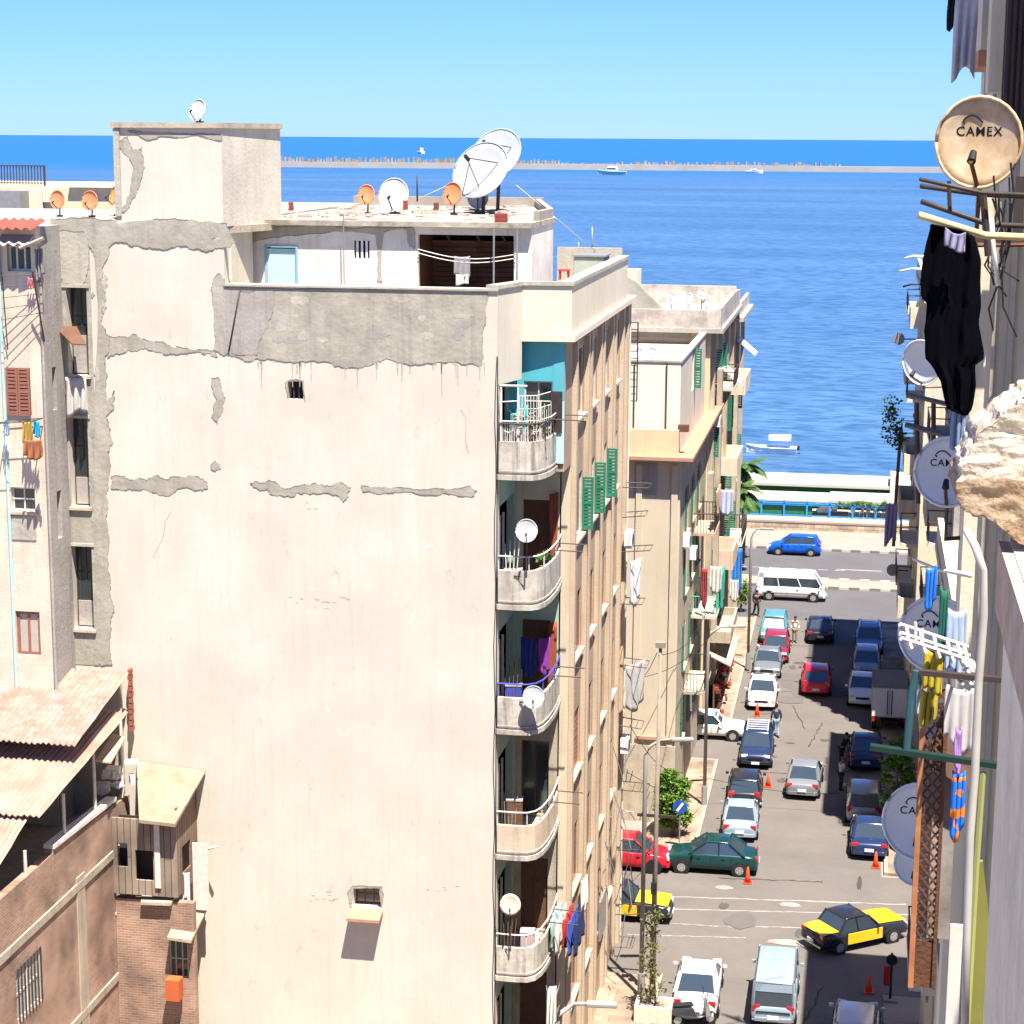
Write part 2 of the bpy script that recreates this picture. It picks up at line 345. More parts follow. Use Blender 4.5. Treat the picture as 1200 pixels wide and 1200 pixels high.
# ---------------------------------------------------------------- vehicles
def paint(name, c): return mat('paint_'+name, c, .22, metal=.15, spec=.6, var=tuple(x*.9 for x in c[:3]), vs=2)
TYRE = mat('tyre_rubber', (.02, .02, .02), .9); RIM = mat('wheel_rim', (.60, .60, .60), .35, metal=.7)
CARGLASS = mat('car_glass', (.035, .05, .065), .06, spec=1., var=(.03, .045, .06)); LENS = mat('headlight_lens', (.75, .77, .8), .1, spec=.8); TAIL = mat('tail_lens', (.45, .02, .02), .2, spec=.6)
TRIM = mat('black_trim', (.02, .02, .022), .5); PLATE = mat('number_plate', (.75, .76, .78), .5); CHROME = mat('chrome', (.6, .6, .6), .2, metal=.9)
KIND = { # body stations (x/L, z top/H, width factor, z bottom m), cabin (rear base, rear roof, front roof, front base), belt, sizes
 'sedan': ([(-.5,.48,.84,.34),(-.485,.60,.93,.24),(-.40,.655,.98,.2),(-.2,.66,1,.19),(.05,.655,1,.19),(.22,.64,1,.19),(.36,.59,.97,.19),(.46,.52,.91,.22),(.497,.40,.82,.28)], (-.365,-.20,.06,.235), .635),
 'hatch': ([(-.5,.44,.86,.34),(-.49,.60,.94,.25),(-.43,.645,.98,.2),(-.2,.65,1,.19),(.05,.645,1,.19),(.24,.63,1,.19),(.37,.58,.97,.19),(.46,.52,.9,.22),(.497,.40,.82,.28)], (-.47,-.385,.08,.27), .62),
 'suv': ([(-.5,.42,.88,.36),(-.492,.60,.95,.27),(-.43,.64,.99,.24),(-.2,.65,1,.23),(.05,.64,1,.23),(.24,.625,1,.23),(.38,.59,.97,.23),(.465,.53,.92,.26),(.497,.40,.85,.32)], (-.48,-.43,.07,.25), .61),
 'van': ([(-.5,.36,.94,.34),(-.495,.50,.97,.27),(-.43,.53,1,.24),(-.2,.53,1,.23),(.1,.53,1,.23),(.3,.53,1,.23),(.42,.50,.98,.23),(.48,.44,.94,.26),(.5,.34,.88,.32)], (-.488,-.465,.33,.455), .50),
 'old': ([(-.5,.44,.93,.36),(-.495,.60,.97,.28),(-.42,.635,1,.24),(-.2,.65,1,.22),(.05,.65,1,.22),(.2,.64,1,.22),(.38,.61,1,.22),(.485,.58,.97,.26),(.5,.44,.95,.32)], (-.31,-.225,.03,.16), .625),
}
def car(label, x, y, heading, kind, color, L=4.2, W=1.72, Hh=1.45, cat='car', name='parked_car', group=None, glass_side=True, roof=None, rack=None, shade=None, trunk=None, z0=.012, side=None, cover=False):
    st, cab, belt = KIND[kind]; t = thing(name, label, cat, (x, y, z0), rad(heading), group, local=True)
    hw = W/2; m = color
    mb = MB(); rings = []
    for fx, fz, fw, zb in st:
        zt = fz*Hh; w = hw*fw; zm = zb+(zt-zb)*.55
        rings += [[(fx*L, s*a, z) for s, a, z in ((-1, w*.80, zb), (-1, w*.97, zb+.07), (-1, w, zm), (-1, w*.95, zt-.06), (-1, w*.86, zt-.005), (-1, w*.3, zt+.012), (1, w*.3, zt+.012), (1, w*.86, zt-.005), (1, w*.95, zt-.06), (1, w, zm), (1, w*.97, zb+.07), (1, w*.80, zb))]]
    n = 12; vs = [p for r in rings for p in r]; fs = []
    for i in range(len(st)-1):
        for k in range(n): fs.append((i*n+k, i*n+(k+1) % n, (i+1)*n+(k+1) % n, (i+1)*n+k))
    fs += [tuple(range(n))[::-1], tuple(range((len(st)-1)*n, len(st)*n))]
    body = mb.add(vs, fs).build('body', m, t, smooth=True, sub=1)
    # cabin
    rb, rr, fr, fb = [c*L for c in cab]; zb = belt*Hh-.02; zr = Hh-.035; wb = hw*.90; wr = hw*(.84 if kind == 'van' else .80 if kind == 'old' else .75)
    def fr8(e=0.): return [(rb-e,-wb-e,zb),(fb+e,-wb-e,zb),(fb+e,wb+e,zb),(rb-e,wb+e,zb),(rr-e,-wr-e,zr),(fr+e,-wr-e,zr),(fr+e,wr+e,zr),(rr-e,wr+e,zr)]
    q = fr8(); B = [Vector(p) for p in q]
    g = MB().add(q, [(0,3,2,1),(4,5,6,7),(0,1,5,4),(1,2,6,5),(2,3,7,6),(3,0,4,7)]).build('windows', CARGLASS, t)
    rf = MB(); xs = [rr-.03, rr+.12, (rr+fr)/2, fr-.12, fr+.03]; zz = [zr-.01, zr+.03, zr+.05, zr+.035, zr-.005]; ro = []
    for a, z in zip(xs, zz): ro += [(a,-wr-.02,z-.035),(a,-wr*.9,z),(a,0,z+.015),(a,wr*.9,z),(a,wr+.02,z-.035),(a,0,z-.06)]
    fs = [(i*6+k, i*6+(k+1) % 6, (i+1)*6+(k+1) % 6, (i+1)*6+k) for i in range(4) for k in range(6)]+[(5,4,3,2,1,0),(24,25,26,27,28,29)]
    roofo = rf.add(ro, fs).build('roof', roof or m, t, smooth=True)
    pl = MB()
    def bar(a, b, w): pl.tube([a, b], w, 4)
    e = Vector((0, 0, 0))
    for s in (0, 1):
        k = (0, 1, 5, 4) if not s else (3, 2, 6, 7)
        bar(B[k[1]], B[k[2]], .05); bar(B[k[0]], B[k[3]], .06 if kind != 'sedan' else .08)
        npil = {'sedan': (.45,), 'hatch': (.5,), 'suv': (.3, .62), 'van': (.32, .66), 'old': (.45,)}[kind]
        for f in npil: bar(B[k[0]].lerp(B[k[1]], f+.02), B[k[3]].lerp(B[k[2]], f), .04)
        if kind in ('hatch', 'suv', 'van'):   # body-coloured rear quarter
            a, b, c, d = B[k[0]], B[k[0]].lerp(B[k[1]], .10), B[k[3]].lerp(B[k[2]], .09), B[k[3]]
            off = Vector((0, -.012 if not s else .012, 0)); pl.prism([a+off, b+off, c+off, d+off], off)
    pl.build('pillar', roof or m, t)
    if kind == 'van':
        for s, k in ((-1, (0, 1, 5, 4)), (1, (3, 2, 6, 7))):
            lo0, lo1 = B[k[0]].lerp(B[k[3]], .66), B[k[1]].lerp(B[k[2]], .66); of = Vector((0, s*.03, 0))
            MB().prism([lo0-of*.2, lo1-of*.2, B[k[2]]-of*.2, B[k[3]]-of*.2], of).build('roof_side', roof or m, t)
        MB().prism([B[0].lerp(B[4], .6)+Vector((-.02, 0, 0)), B[3].lerp(B[7], .6)+Vector((-.02, 0, 0)), B[7]+Vector((-.02, 0, 0)), B[4]+Vector((-.02, 0, 0))], (.03, 0, 0)).build('roof_rear', roof or m, t)
    # lower trim, bumpers
    for s, nm in ((-1, 'rear_bumper'), (1, 'front_bumper')):
        xx = s*L*.5
        mb = MB(); mb.prism([(xx-s*.14,-hw*.93,.30),(xx+s*.01,-hw*.80,.30),(xx+s*.035,0,.30),(xx+s*.01,hw*.80,.30),(xx-s*.14,hw*.93,.30)], (0, 0, .17))
        mb.build(nm, TRIM if kind in ('old', 'suv') else m, t, bevel=.02)
    zl = .62*Hh*.86 if kind != 'van' else .42*Hh
    for s in (-1, 1):
        hx = L*.475 if kind != 'old' else L*.49
        MB().cbox((hx, s*hw*.68, zl-.10), (.10, .34 if kind != 'old' else .26, .15), s*-.25 if kind != 'old' else 0).build('headlight', LENS, t, bevel=.02)
        MB().cbox((-L*.484, s*hw*.74, zl+.02), (.09, .28, .17 if kind in ('sedan', 'old') else .30), s*.15).build('taillight', TAIL, t, bevel=.015)
        mi = MB().cbox((fb-.16, s*(hw+.09), zb+.09), (.10, .16, .12)).build('wing_mirror', roof if kind == 'old' and roof else m, t, bevel=.02)
        wr_ = .30 if kind not in ('suv', 'van') else .33
        for wx in (-L*.31, L*.315 if kind != 'van' else L*.33):
            MB().disc((wx, s*(hw-.085), wr_+.01), (0, 1, 0), wr_+.07, .19, 24).build('wheel_arch', TRIM, t)
            w = MB().disc((wx, s*(hw-.075), wr_), (0, 1, 0), wr_, .20, 22).build('wheel', TYRE, t, bevel=.02)
            rm = MB().disc((wx, s*(hw+.02), wr_), (0, 1, 0), wr_*.62, .03, 16)
            rm.build('rim', RIM, w)
            sp = MB()
            for k in range(5):
                a = k*1.2566; sp.cbox((wx+math.cos(a)*wr_*.4, s*(hw+.037), wr_+math.sin(a)*wr_*.4), (wr_*.12, .012, wr_*.12))
            sp.build('rim_spoke', TRIM, w)
        dl = MB()
        for fx in ((-.13, .13) if kind != 'van' else (.1,)): dl.cbox((fx*L, s*(hw+.003), belt*Hh-.17), (.16, .025, .03))
        dl.build('door_handle', TRIM, t)
        sl = MB()
        for fx in ((-.22, .0, .215) if kind != 'van' else (-.05, .3)): sl.cbox((fx*L, s*(hw-.004), (belt*Hh+.3)/2), (.012, .02, belt*Hh-.42))
        sl.build('door_gap', TRIM, t)
    MB().cbox((L*.497, 0, .46*Hh*.9), (.05, hw*.9, .13)).build('grille', TRIM, t, bevel=.01)
    MB().cbox((L*.522, 0, .40), (.03, .42, .13)).build('number_plate', PLATE, t)
    MB().cbox((-L*.515, 0, .50 if kind != 'sedan' else .56), (.03, .42, .14)).build('number_plate', PLATE, t)
    if kind == 'van': MB().cbox((-L*.503, 0, .37*Hh), (.03, hw*1.5, .05)).build('tailgate_seam', TRIM, t)
    if rack:
        r = MB()
        for i in range(rack): r.cbox((rr+(fr-rr)*(i+.5)/rack, 0, zr+.14), (.05, wr*1.7, .03))
        for s in (-1, 1): r.cbox(((rr+fr)/2, s*wr*.85, zr+.11), (fr-rr, .035, .03))
        for s in (-1, 1):
            for a in (rr+.1, fr-.1): r.cbox((a, s*wr*.85, zr+.05), (.04, .04, .12))
        r.build('roof_rack', WHITE if rack > 3 else STEEL, t)
    if shade: MB().add([B[1].lerp(B[2], .06)+Vector((.012, 0, .03)), B[1].lerp(B[2], .94)+Vector((.012, 0, .03)), B[5].lerp(B[6], .92)+Vector((.012, 0, -.03)), B[5].lerp(B[6], .08)+Vector((.012, 0, -.03))], [(0, 1, 2, 3)]).build('sunshade', shade, t, solid=.006)
    if trunk:   # contrasting bonnet, boot and door panels of the taxis
        b = MB(); H0 = [s_[1]*Hh+.02 for s_ in st]; X0 = [s_[0]*L for s_ in st]
        def lid(i0, i1, xa, xb):
            za = lambda x: next(H0[i]+(H0[i+1]-H0[i])*(x-X0[i])/(X0[i+1]-X0[i]) for i in range(len(X0)-1) if X0[i] <= x <= X0[i+1]+1e-6)
            N_ = 6; pts = [xa+(xb-xa)*i/N_ for i in range(N_+1)]
            vs = [(x, s*hw*.84, za(x)+.006) for x in pts for s in (-1, 1)]; b.add(vs, [(2*i, 2*i+1, 2*i+3, 2*i+2) for i in range(N_)])
        lid(0, 1, -L*.49, rb+.02); b.build('boot_lid', trunk, t, solid=.012)
        b = MB(); lid(0, 1, fb-.02, L*.485); b.build('bonnet', trunk, t, solid=.012)
        for s in (-1, 1):
            MB().cbox((-.02*L, s*(hw+.0), .58), (L*.40, .035, .46)).build('door_panel', trunk, t, bevel=.01)
    if side: 
        for s in (-1, 1): MB().cbox((0, s*(hw+.004), .62), (L*.8, .018, .05)).build('side_stripe', side, t)
    if kind == 'old' or kind == 'van':
        MB().cbox((L*.515, 0, .42), (.05, W*.92, .07)).build('chrome_bumper', CHROME, t, bevel=.01)
        MB().cbox((-L*.525, 0, .42), (.05, W*.92, .07)).build('chrome_bumper', CHROME, t, bevel=.01)
    return t
# ---------------------------------------------------------------- people
SKIN = mat('skin', (.30, .17, .11), .6, spec=.3); HAIR = mat('black_hair', (.012, .01, .01), .8)
def skinmesh(name, verts, edges, radii, m, parent, root=0, label=None, extra=None, sub=2):
    me = bpy.data.meshes.new(name); me.from_pydata(verts, edges, []); me.update()
    o = bpy.data.objects.new(name, me); COL.objects.link(o); me.materials.append(m)
    o.modifiers.new('skin', 'SKIN').use_smooth_shade = True; s = o.modifiers.new('sub', 'SUBSURF'); s.levels = s.render_levels = sub
    sv = me.skin_vertices[0].data if me.skin_vertices else None
    if sv is None:
        bm = bmesh.new(); bm.from_mesh(me); bm.verts.layers.skin.verify(); bm.to_mesh(me); bm.free(); sv = me.skin_vertices[0].data
    for i, r in enumerate(radii): sv[i].radius = (r, r) if not isinstance(r, tuple) else r; sv[i].use_root = (i == root)
    dg = bpy.context.evaluated_depsgraph_get(); ev = o.evaluated_get(dg); me2 = bpy.data.meshes.new_from_object(ev)
    o.modifiers.clear(); o.data = me2; me2.name = name
    for p in me2.polygons: p.use_smooth = True
    if not me2.materials: me2.materials.append(m)
    if extra:
        bm = bmesh.new(); bm.from_mesh(me2); n = len(bm.verts); vs = [bm.verts.new(v) for v in extra.v]
        for f in extra.f: bm.faces.new([vs[i] for i in f]).smooth = True
        bm.to_mesh(me2); bm.free()
    if parent: o.parent = parent; ORG[o.name] = ORG[parent.name]
    return o
def person(label, x, y, heading, top, legs, hgt=1.74, pose='stand', hat=None, longhair=False, sleeves=True, z=.012, cat='person', group=None):
    """faces local +x"""
    t = thing('person', label, cat, (x, y, z), rad(heading), group, local=True); k = hgt/1.74
    st = .20 if pose == 'walk' else .04; lean = .28 if pose == 'lean' else .03
    J = {'pel': (0, 0, .95), 'bel': (lean*.4, 0, 1.10), 'che': (lean*.8, 0, 1.32), 'nek': (lean, 0, 1.48), 'he0': (lean+.02, 0, 1.57), 'he1': (lean+.03, 0, 1.68),
         'hiL': (0, .09, .90), 'knL': (st*.7, .10, .50), 'anL': (st*.5, .10, .09), 'toL': (st*.5+.17, .12, .04),
         'hiR': (0, -.09, .90), 'knR': (-st*.1, -.10, .50), 'anR': (-st*1.3, -.10, .09), 'toR': (-st*1.3+.16, -.12, .04),
         'shL': (lean, .18, 1.42), 'elL': (lean-.05, .26, 1.15), 'haL': (lean+.1, .25, .93), 'shR': (lean, -.18, 1.42), 'elR': (lean-.03, -.26, 1.15), 'haR': (lean+.08, -.25, .92)}
    if pose == 'bent': J['haL'] = (lean+.28, .18, 1.12); J['haR'] = (lean+.28, -.16, 1.14)
    if pose == 'lean': J['haL'] = (lean+.36, .2, 1.2); J['haR'] = (lean+.36, -.2, 1.2); J['elL'] = (lean+.1, .27, 1.2); J['elR'] = (lean+.1, -.27, 1.2)
    Rr = dict(pel=.12, bel=.115, che=.125, nek=.05, he0=.075, he1=.085, hiL=.085, knL=.055, anL=.036, toL=.032, hiR=.085, knR=.055, anR=.036, toR=.032, shL=.05, elL=.038, haL=.026, shR=.05, elR=.038, haR=.026)
    names = list(J); E = [('pel','bel'),('bel','che'),('che','nek'),('nek','he0'),('he0','he1'),('pel','hiL'),('hiL','knL'),('knL','anL'),('anL','toL'),('pel','hiR'),('hiR','knR'),('knR','anR'),('anR','toR'),('che','shL'),('shL','elL'),('elL','haL'),('che','shR'),('shR','elR'),('elR','haR')]
    ex = MB()
    for s in 'LR':   # palms with five fingers
        h = Vector(J['ha'+s])*k; d = (Vector(J['ha'+s])-Vector(J['el'+s])).normalized(); sd = Vector((0, 1, 0)).cross(d).normalized()
        ex.tube([h, h+d*.05*k, h+d*.085*k], .028*k, 6, .034*k)
        for i, l in enumerate((.065, .08, .075, .06)):
            b = h+d*.075*k+sd*(i-1.5)*.018*k; ex.tube([b, b+d*l*.55*k, b+d*l*k*.9+Vector((0, -.012 if s == 'L' else .012, 0))], .009*k, 5, .006*k)
        b = h+d*.03*k+sd*-.028*k; ex.tube([b, b+(d*.6-sd*.7)*.045*k, b+(d*.95-sd*.6)*.07*k], .010*k, 5, .007*k)
    hd = Vector(J['he1'])*k
    ex.tube([hd+Vector((.075, 0, .0))*k, hd+Vector((.115, 0, -.03))*k], .010*k, 6, .016*k)
    for s in (-1, 1): ex.sphere(hd+Vector((0, s*.088, -.02))*k, .024*k, 5, (.5, .4, 1))
    body = skinmesh('body', [tuple(c*k for c in J[n]) for n in names], [(names.index(a), names.index(b)) for a, b in E], [Rr[n]*k for n in names], SKIN, t, 0, extra=ex)
    ey = MB()
    for s in (-1, 1): ey.sphere(hd+Vector((.078, s*.032, .0))*k, .011*k, 4)
    ey.tube([hd+Vector((.083, -.025, -.062))*k, hd+Vector((.087, .025, -.062))*k], .006*k, 4); ey.build('eyes_and_mouth', BLACKM, t)
    def shell(nm, sub_, grow, m, cut=None):
        vs = []; rr = []; idx = {}
        for n in sub_: idx[n] = len(vs); vs.append(tuple(c*k for c in (cut or {}).get(n, J[n]))); rr.append((Rr[n]+grow)*k)
        return skinmesh(nm, vs, [(idx[a], idx[b]) for a, b in E if a in idx and b in idx], rr, m, t, 0)
    lp = lambda a, b, f: tuple(J[a][i]+(J[b][i]-J[a][i])*f for i in range(3))
    shell('shirt', ['pel','bel','che','shL','elL','shR','elR']+(['haL', 'haR'] if sleeves else []), .018, top, {'haL': lp('elL','haL',.85), 'haR': lp('elR','haR',.85), 'elL': J['elL'] if sleeves else lp('shL','elL',.8), 'elR': J['elR'] if sleeves else lp('shR','elR',.8)})
    shell('trousers', ['pel','hiL','knL','anL','hiR','knR','anR'], .02, legs, {'pel': (0, 0, .96)})
    sh = MB()
    for s in 'LR': a = Vector(J['an'+s])*k; b = Vector(J['to'+s])*k; sh.tube([a+Vector((-.06, 0, -.045)), a+Vector((.05, 0, -.035)), b+Vector((.02, 0, -.012))], .055*k, 8, .034*k)
    sh.build('shoes', BLACKM, t, smooth=True)
    if hat: MB().sphere(hd+Vector((-.005, 0, .04))*k, .108*k, 7, (1, .95, .75)).cbox(hd+Vector((.12, 0, .03))*k, (.10*k, .14*k, .012)).build('cap', hat, t, smooth=True)
    else: MB().sphere(hd+Vector((-.022, 0, .025))*k, .102*k, 7, (1, .98, .95)).build('hair', HAIR, t, smooth=True)
    return t
# ---------------------------------------------------------------- plants
def leafmat(n, a, b): return mat(n, a, .7, var=b, vs=5, va=.5, spec=.25)
LEAF = leafmat('leaves_bright', (.15, .26, .03), (.04, .11, .015)); LEAFP = leafmat('palm_green', (.09, .17, .035), (.03, .08, .02)); BARK = mat('bark', (.14, .10, .07), .95, vs=6, bump=.6)
def leaves(blobs, n, size, seed):
    r = random.Random(seed); mb = MB()
    for i in range(n):
        c, R = blobs[r.randrange(len(blobs))]
        d = Vector((r.gauss(0, 1), r.gauss(0, 1), r.gauss(0, 1))).normalized()*R*(r.random()**.45)
        p = Vector(c)+Vector((d.x, d.y, d.z*.9)); s = size*r.uniform(.6, 1.4)
        u = Vector((r.gauss(0, 1), r.gauss(0, 1), r.gauss(0, .6))).normalized(); w = u.cross(Vector((r.gauss(0, 1), r.gauss(0, 1), r.gauss(0, 1)))).normalized()
        mb.add([p, p+u*s*.5+w*s*.28, p+u*s, p+u*s*.5-w*s*.28], [(0, 1, 2, 3)])
    return mb
def bush(label, x, y, hgt, rx, seed, name='tree', cat='tree', n=3500, low=.0, trunk_h=.6, m=None):
    r = random.Random(seed); t = thing(name, label, cat, (x, y, .12))
    bl = []
    for i in range(26):
        z = low+(hgt-low)*(i+.5)/26; w = rx*(.55+.45*math.sin(3.14*min(1, (z-low)/(hgt-low)*.85+.1)))
        a = r.uniform(0, 6.28); bl.append(((x+math.cos(a)*w*.55, y+math.sin(a)*w*.55, .12+z), w*r.uniform(.32, .55)))
    leaves(bl, n, .17, seed).build('crown', m or LEAF, t)
    tr = MB(); tr.tube([(x, y, .1), (x+.04, y, trunk_h), (x-.03, y, hgt*.6), (x, y, hgt*.85)], .10, 7, .03)
    for i in range(6):
        a = r.uniform(0, 6.28); z = hgt*r.uniform(.25, .7); tr.tube([(x, y, z), (x+math.cos(a)*rx*.6, y+math.sin(a)*rx*.6, z+.5)], .035, 5, .012)
    tr.build('trunk', BARK, t); return t
def palm(label, x, y, hgt, fl, seed, nf=24, z=0):
    r = random.Random(seed); t = thing('palm_tree', label, 'palm tree', (x, y, z))
    MB().tube([(x, y, z), (x+.1, y, z+hgt*.5), (x, y+.1, z+hgt)], .24, 9, .17).build('trunk', BARK, t, smooth=True)
    f = MB()
    for i in range(nf):
        a = i*2.4; el = r.uniform(-.1, 1.1); p = Vector((x, y+.1, z+hgt)); d = Vector((math.cos(a)*math.cos(el), math.sin(a)*math.cos(el), math.sin(el))); side = Vector((-math.sin(a), math.cos(a), 0)); prev = p; L = fl*r.uniform(.8, 1.1); pts = [p]
        for k in range(12):
            d = (d+Vector((0, 0, -.13))).normalized(); q = prev+d*L/12
            for s in (-1, 1):
                for h_ in (0, .5):
                    b = prev.lerp(q, h_); ll = L*.26*math.sin(3.14*min(1, (k+1+h_)/12.5)*.9+.25)
                    f.add([b, b+d*.15, b+side*s*ll+d*ll*.6-Vector((0, 0, ll*.35))], [(0, 1, 2)])
            prev = q; pts.append(q)
        f.tube(pts, .03, 4, .008)
    f.build('crown', LEAFP, t); return t
# ---------------------------------------------------------------- street things
ORANGE = mat('cone_orange', (.75, .07, .02), .6)
def cone(label, x, y, group='traffic cones', hh=.75):
    t = thing('traffic_cone', label, 'traffic cone', (x, y, .012), group=group, local=True)
    MB().cbox((0, 0, .03), (.40, .40, .05)).build('base', ORANGE, t, bevel=.01)
    c = MB().tube([(0, 0, .05), (0, 0, hh*.45), (0, 0, hh)], .15, 14, .035).build('cone_body', ORANGE, t, smooth=True)
    return t
def lamp(label, x, y, top, arm, z=.12, r=.09, group='street lamp posts'):
    t = thing('street_lamp', label, 'street lamp', (x, y, z), group=group)
    MB().tube([(x, y, z), (x, y, z+1.0)], r*1.6, 9).build('base', LAMPGREY, t)
    ax = [Vector((x, y, z+1)), Vector((x, y, top-1)), Vector((x, y, top-.25)), Vector((x+arm[0]*.12, y+arm[1]*.12, top+.1)), Vector((x+arm[0]*.4, y+arm[1]*.4, top+.35)), Vector((x+arm[0]*.8, y+arm[1]*.8, top+.38))]
    MB().tube(ax, r, 8, r*.55).build('post', LAMPGREY, t, smooth=True)
    d = Vector((arm[0], arm[1], 0)); e = Vector((x, y, 0))+d*.8; b = math.atan2(d.y, d.x)
    MB().cbox((e.x+math.cos(b)*.3, e.y+math.sin(b)*.3, top+.37), (.85, .26, .12), b).build('lamp_head', LAMPGREY, t, bevel=.03)
    return t
# ================================================================ camera, sky, sun
cd = bpy.data.cameras.new('camera'); cam = bpy.data.objects.new('camera', cd); COL.objects.link(cam)
M4 = RM.to_4x4(); M4.translation = (0, 0, H); cam.matrix_world = M4; cd.sensor_width = 36; cd.lens = F/1200*36; cd.clip_end = 90000; cd.clip_start = .5
scene.camera = cam
SD = Vector((.50, -.84, 2.35)).normalized()   # towards the sun
sl = bpy.data.lights.new('sun', 'SUN'); sl.energy = 4.8; sl.angle = rad(.5); sl.color = (1, .925, .82)
so = bpy.data.objects.new('sun', sl); COL.objects.link(so); so.location = (20, -30, 60); so.rotation_euler = SD.to_track_quat('Z', 'Y').to_euler()
w = bpy.data.worlds.new('World'); scene.world = w; w.use_nodes = True; nt = w.node_tree; N = nt.nodes; L_ = nt.links
sky = N.new('ShaderNodeTexSky'); sky.sky_type = 'NISHITA'; sky.sun_disc = False; sky.sun_elevation = math.asin(SD.z); sky.sun_rotation = math.atan2(SD.x, SD.y)
sky.air_density = 1.0; sky.dust_density = 0; sky.ozone_density = 1.5
bg = N['Background']; bg.inputs['Strength'].default_value = .062
mx = N.new('ShaderNodeMixRGB'); mx.blend_type = 'MULTIPLY'; mx.inputs['Fac'].default_value = 1; mx.inputs['Color2'].default_value = SKYTINT = (.30, .53, 1.04, 1)
L_.new(sky.outputs['Color'], mx.inputs['Color1']); L_.new(mx.outputs['Color'], bg.inputs['Color'])
scene.view_settings.view_transform = 'Standard'; scene.view_settings.look = 'None'; scene.view_settings.exposure = 1.55; scene.view_settings.gamma = 1
scene.render.resolution_x = scene.render.resolution_y = 1024
# ================================================================ ground, roads, sea
ASPH = mat('asphalt', (.160, .142, .130), .95, var=(.118, .106, .098), vs=.35, va=.6, bump=.3, bs=30, streak=.25, scol=(.10, .09, .082), spec=.1)
ASPH2 = mat('corniche_asphalt', (.115, .11, .112), .85, var=(.09, .087, .09), vs=.3, bump=.2, bs=30, spec=.2)
PAVE = pattern('pavement_tiles', 'b', (.34, .265, .20), (.20, .155, .115), 1., 'xy', bump=.2, rowh=1.2, bw=2.4, mort=.02)
GROUND = mat('ground_dust', (.30, .25, .20), .95, var=(.22, .18, .15), vs=.3)
PROM = mat('promenade_paving', (.31, .26, .21), .9, var=(.25, .21, .17), vs=.5)
KERB = mat('kerb_stone', (.30, .27, .23), .9, vs=2)
LINE = mat('road_paint', (.50, .48, .45), .8, var=(.20, .19, .18), vs=2.2, va=.45)
SEAM = mat('road_seam', (.34, .31, .28), .9, var=(.19, .17, .155), vs=1.6, va=.4)
def st(mb, name, m, **k): return mb.build(name, m, origin=(0, 0, 0), kind='structure', **k)
st(MB().poly([(-900, -150, 0), (900, -150, 0), (900, 172, 0), (-900, 172, 0)]), 'ground', GROUND)
st(MB().poly([(-7.0, -60, .006), (1.7, -60, .006), (1.7, 136, .006), (-7.0, 136, .006)]), 'street', ASPH)
st(MB().poly([(-120, 72.5, .010), (90, 72.5, .010), (90, 85.0, .010), (-120, 85.0, .010)]), 'cross_street', ASPH)
st(MB().poly([(-12, 100.2, .010), (-7.0, 100.2, .010), (-7.0, 105.0, .010), (-12, 105.0, .010)]), 'side_lane', ASPH)
st(MB().poly([(-400, 132.5, .014), (400, 132.5, .014), (400, 156.0, .014), (-400, 156.0, .014)]), 'corniche_road', ASPH2)
def slab(name, x0, x1, y0, y1, m, z=.13): return st(MB().box((x0, y0, -.2), (x1, y1, z)), name, m)
def kerb(name, x0, x1, y0, y1, m=KERB, z=.15): return st(MB().box((x0, y0, -.1), (x1, y1, z)), name, m)
slab('pavement_left', -9.4, -7.0, -20, 72.3, PAVE); kerb('kerb_left', -7.0, -6.82, -20, 72.5)
slab('pavement_left', -9.2, -6.9, 85.2, 100.0, PAVE); kerb('kerb_left', -6.9, -6.72, 85.2, 100.0); kerb('kerb_left', -30, -6.72, 85.0, 85.2); kerb('kerb_left', -9.2, -6.72, 100.0, 100.2)
slab('pavement_left', -9.2, -6.7, 105.2, 132.2, PAVE); kerb('kerb_left', -6.7, -6.52, 105.2, 132.4); kerb('kerb_left', -9.2, -6.52, 105.0, 105.2)
slab('pavement_right', 1.9, 3.6, -20, 70, PAVE); slab('pavement_right', 2.0, 4.1, 85.2, 132.2, PAVE); kerb('kerb_right', 1.72, 1.9, -20, 70); kerb('kerb_right', 1.82, 2.0, 85.2, 132.4)
slab('pavement_left', -60, -9.2, 132.0, 132.4, PAVE)
BW = mat('kerb_black_white', (.55, .5, .44), .9)
nt = BW.node_tree; g = nt.nodes.new('ShaderNodeNewGeometry'); s_ = nt.nodes.new('ShaderNodeSeparateXYZ'); m1 = nt.nodes.new('ShaderNodeMath'); m1.operation = 'PINGPONG'; m1.inputs[1].default_value = .75
m2 = nt.nodes.new('ShaderNodeMath'); m2.operation = 'GREATER_THAN'; m2.inputs[1].default_value = .4; mm = nt.nodes.new('ShaderNodeMixRGB'); mm.inputs['Color1'].default_value = (.18, .16, .14, 1); mm.inputs['Color2'].default_value = (.45, .40, .34, 1)
nt.links.new(g.outputs['Position'], s_.inputs[0]); nt.links.new(s_.outputs[0], m1.inputs[0]); nt.links.new(m1.outputs[0], m2.inputs[0]); nt.links.new(m2.outputs[0], mm.inputs[0]); nt.links.new(mm.outputs[0], nt.nodes['Principled BSDF'].inputs['Base Color'])
slab('median', -400, 400, 142.6, 145.2, PROM, .16); kerb('median_kerb', -400, 400, 142.4, 142.6, BW, .2); kerb('median_kerb', -400, 400, 145.2, 145.4, BW, .2)
slab('promenade', -400, 400, 156.2, 172, PROM, .14); kerb('promenade_kerb', -400, 400, 156.0, 156.2, BW, .2)
def ln(x0, x1, y0, y1, z=.018, m=LINE): st(MB().poly([(x0, y0, z), (x1, y0, z), (x1, y1, z), (x0, y1, z)]), 'road_marking', m)
p = P(865, 665, Z=0)
for i in range(7): ln(-9+i*1.18*1.05, -9+i*1.18*1.05+.8, 148.9, 149.05)
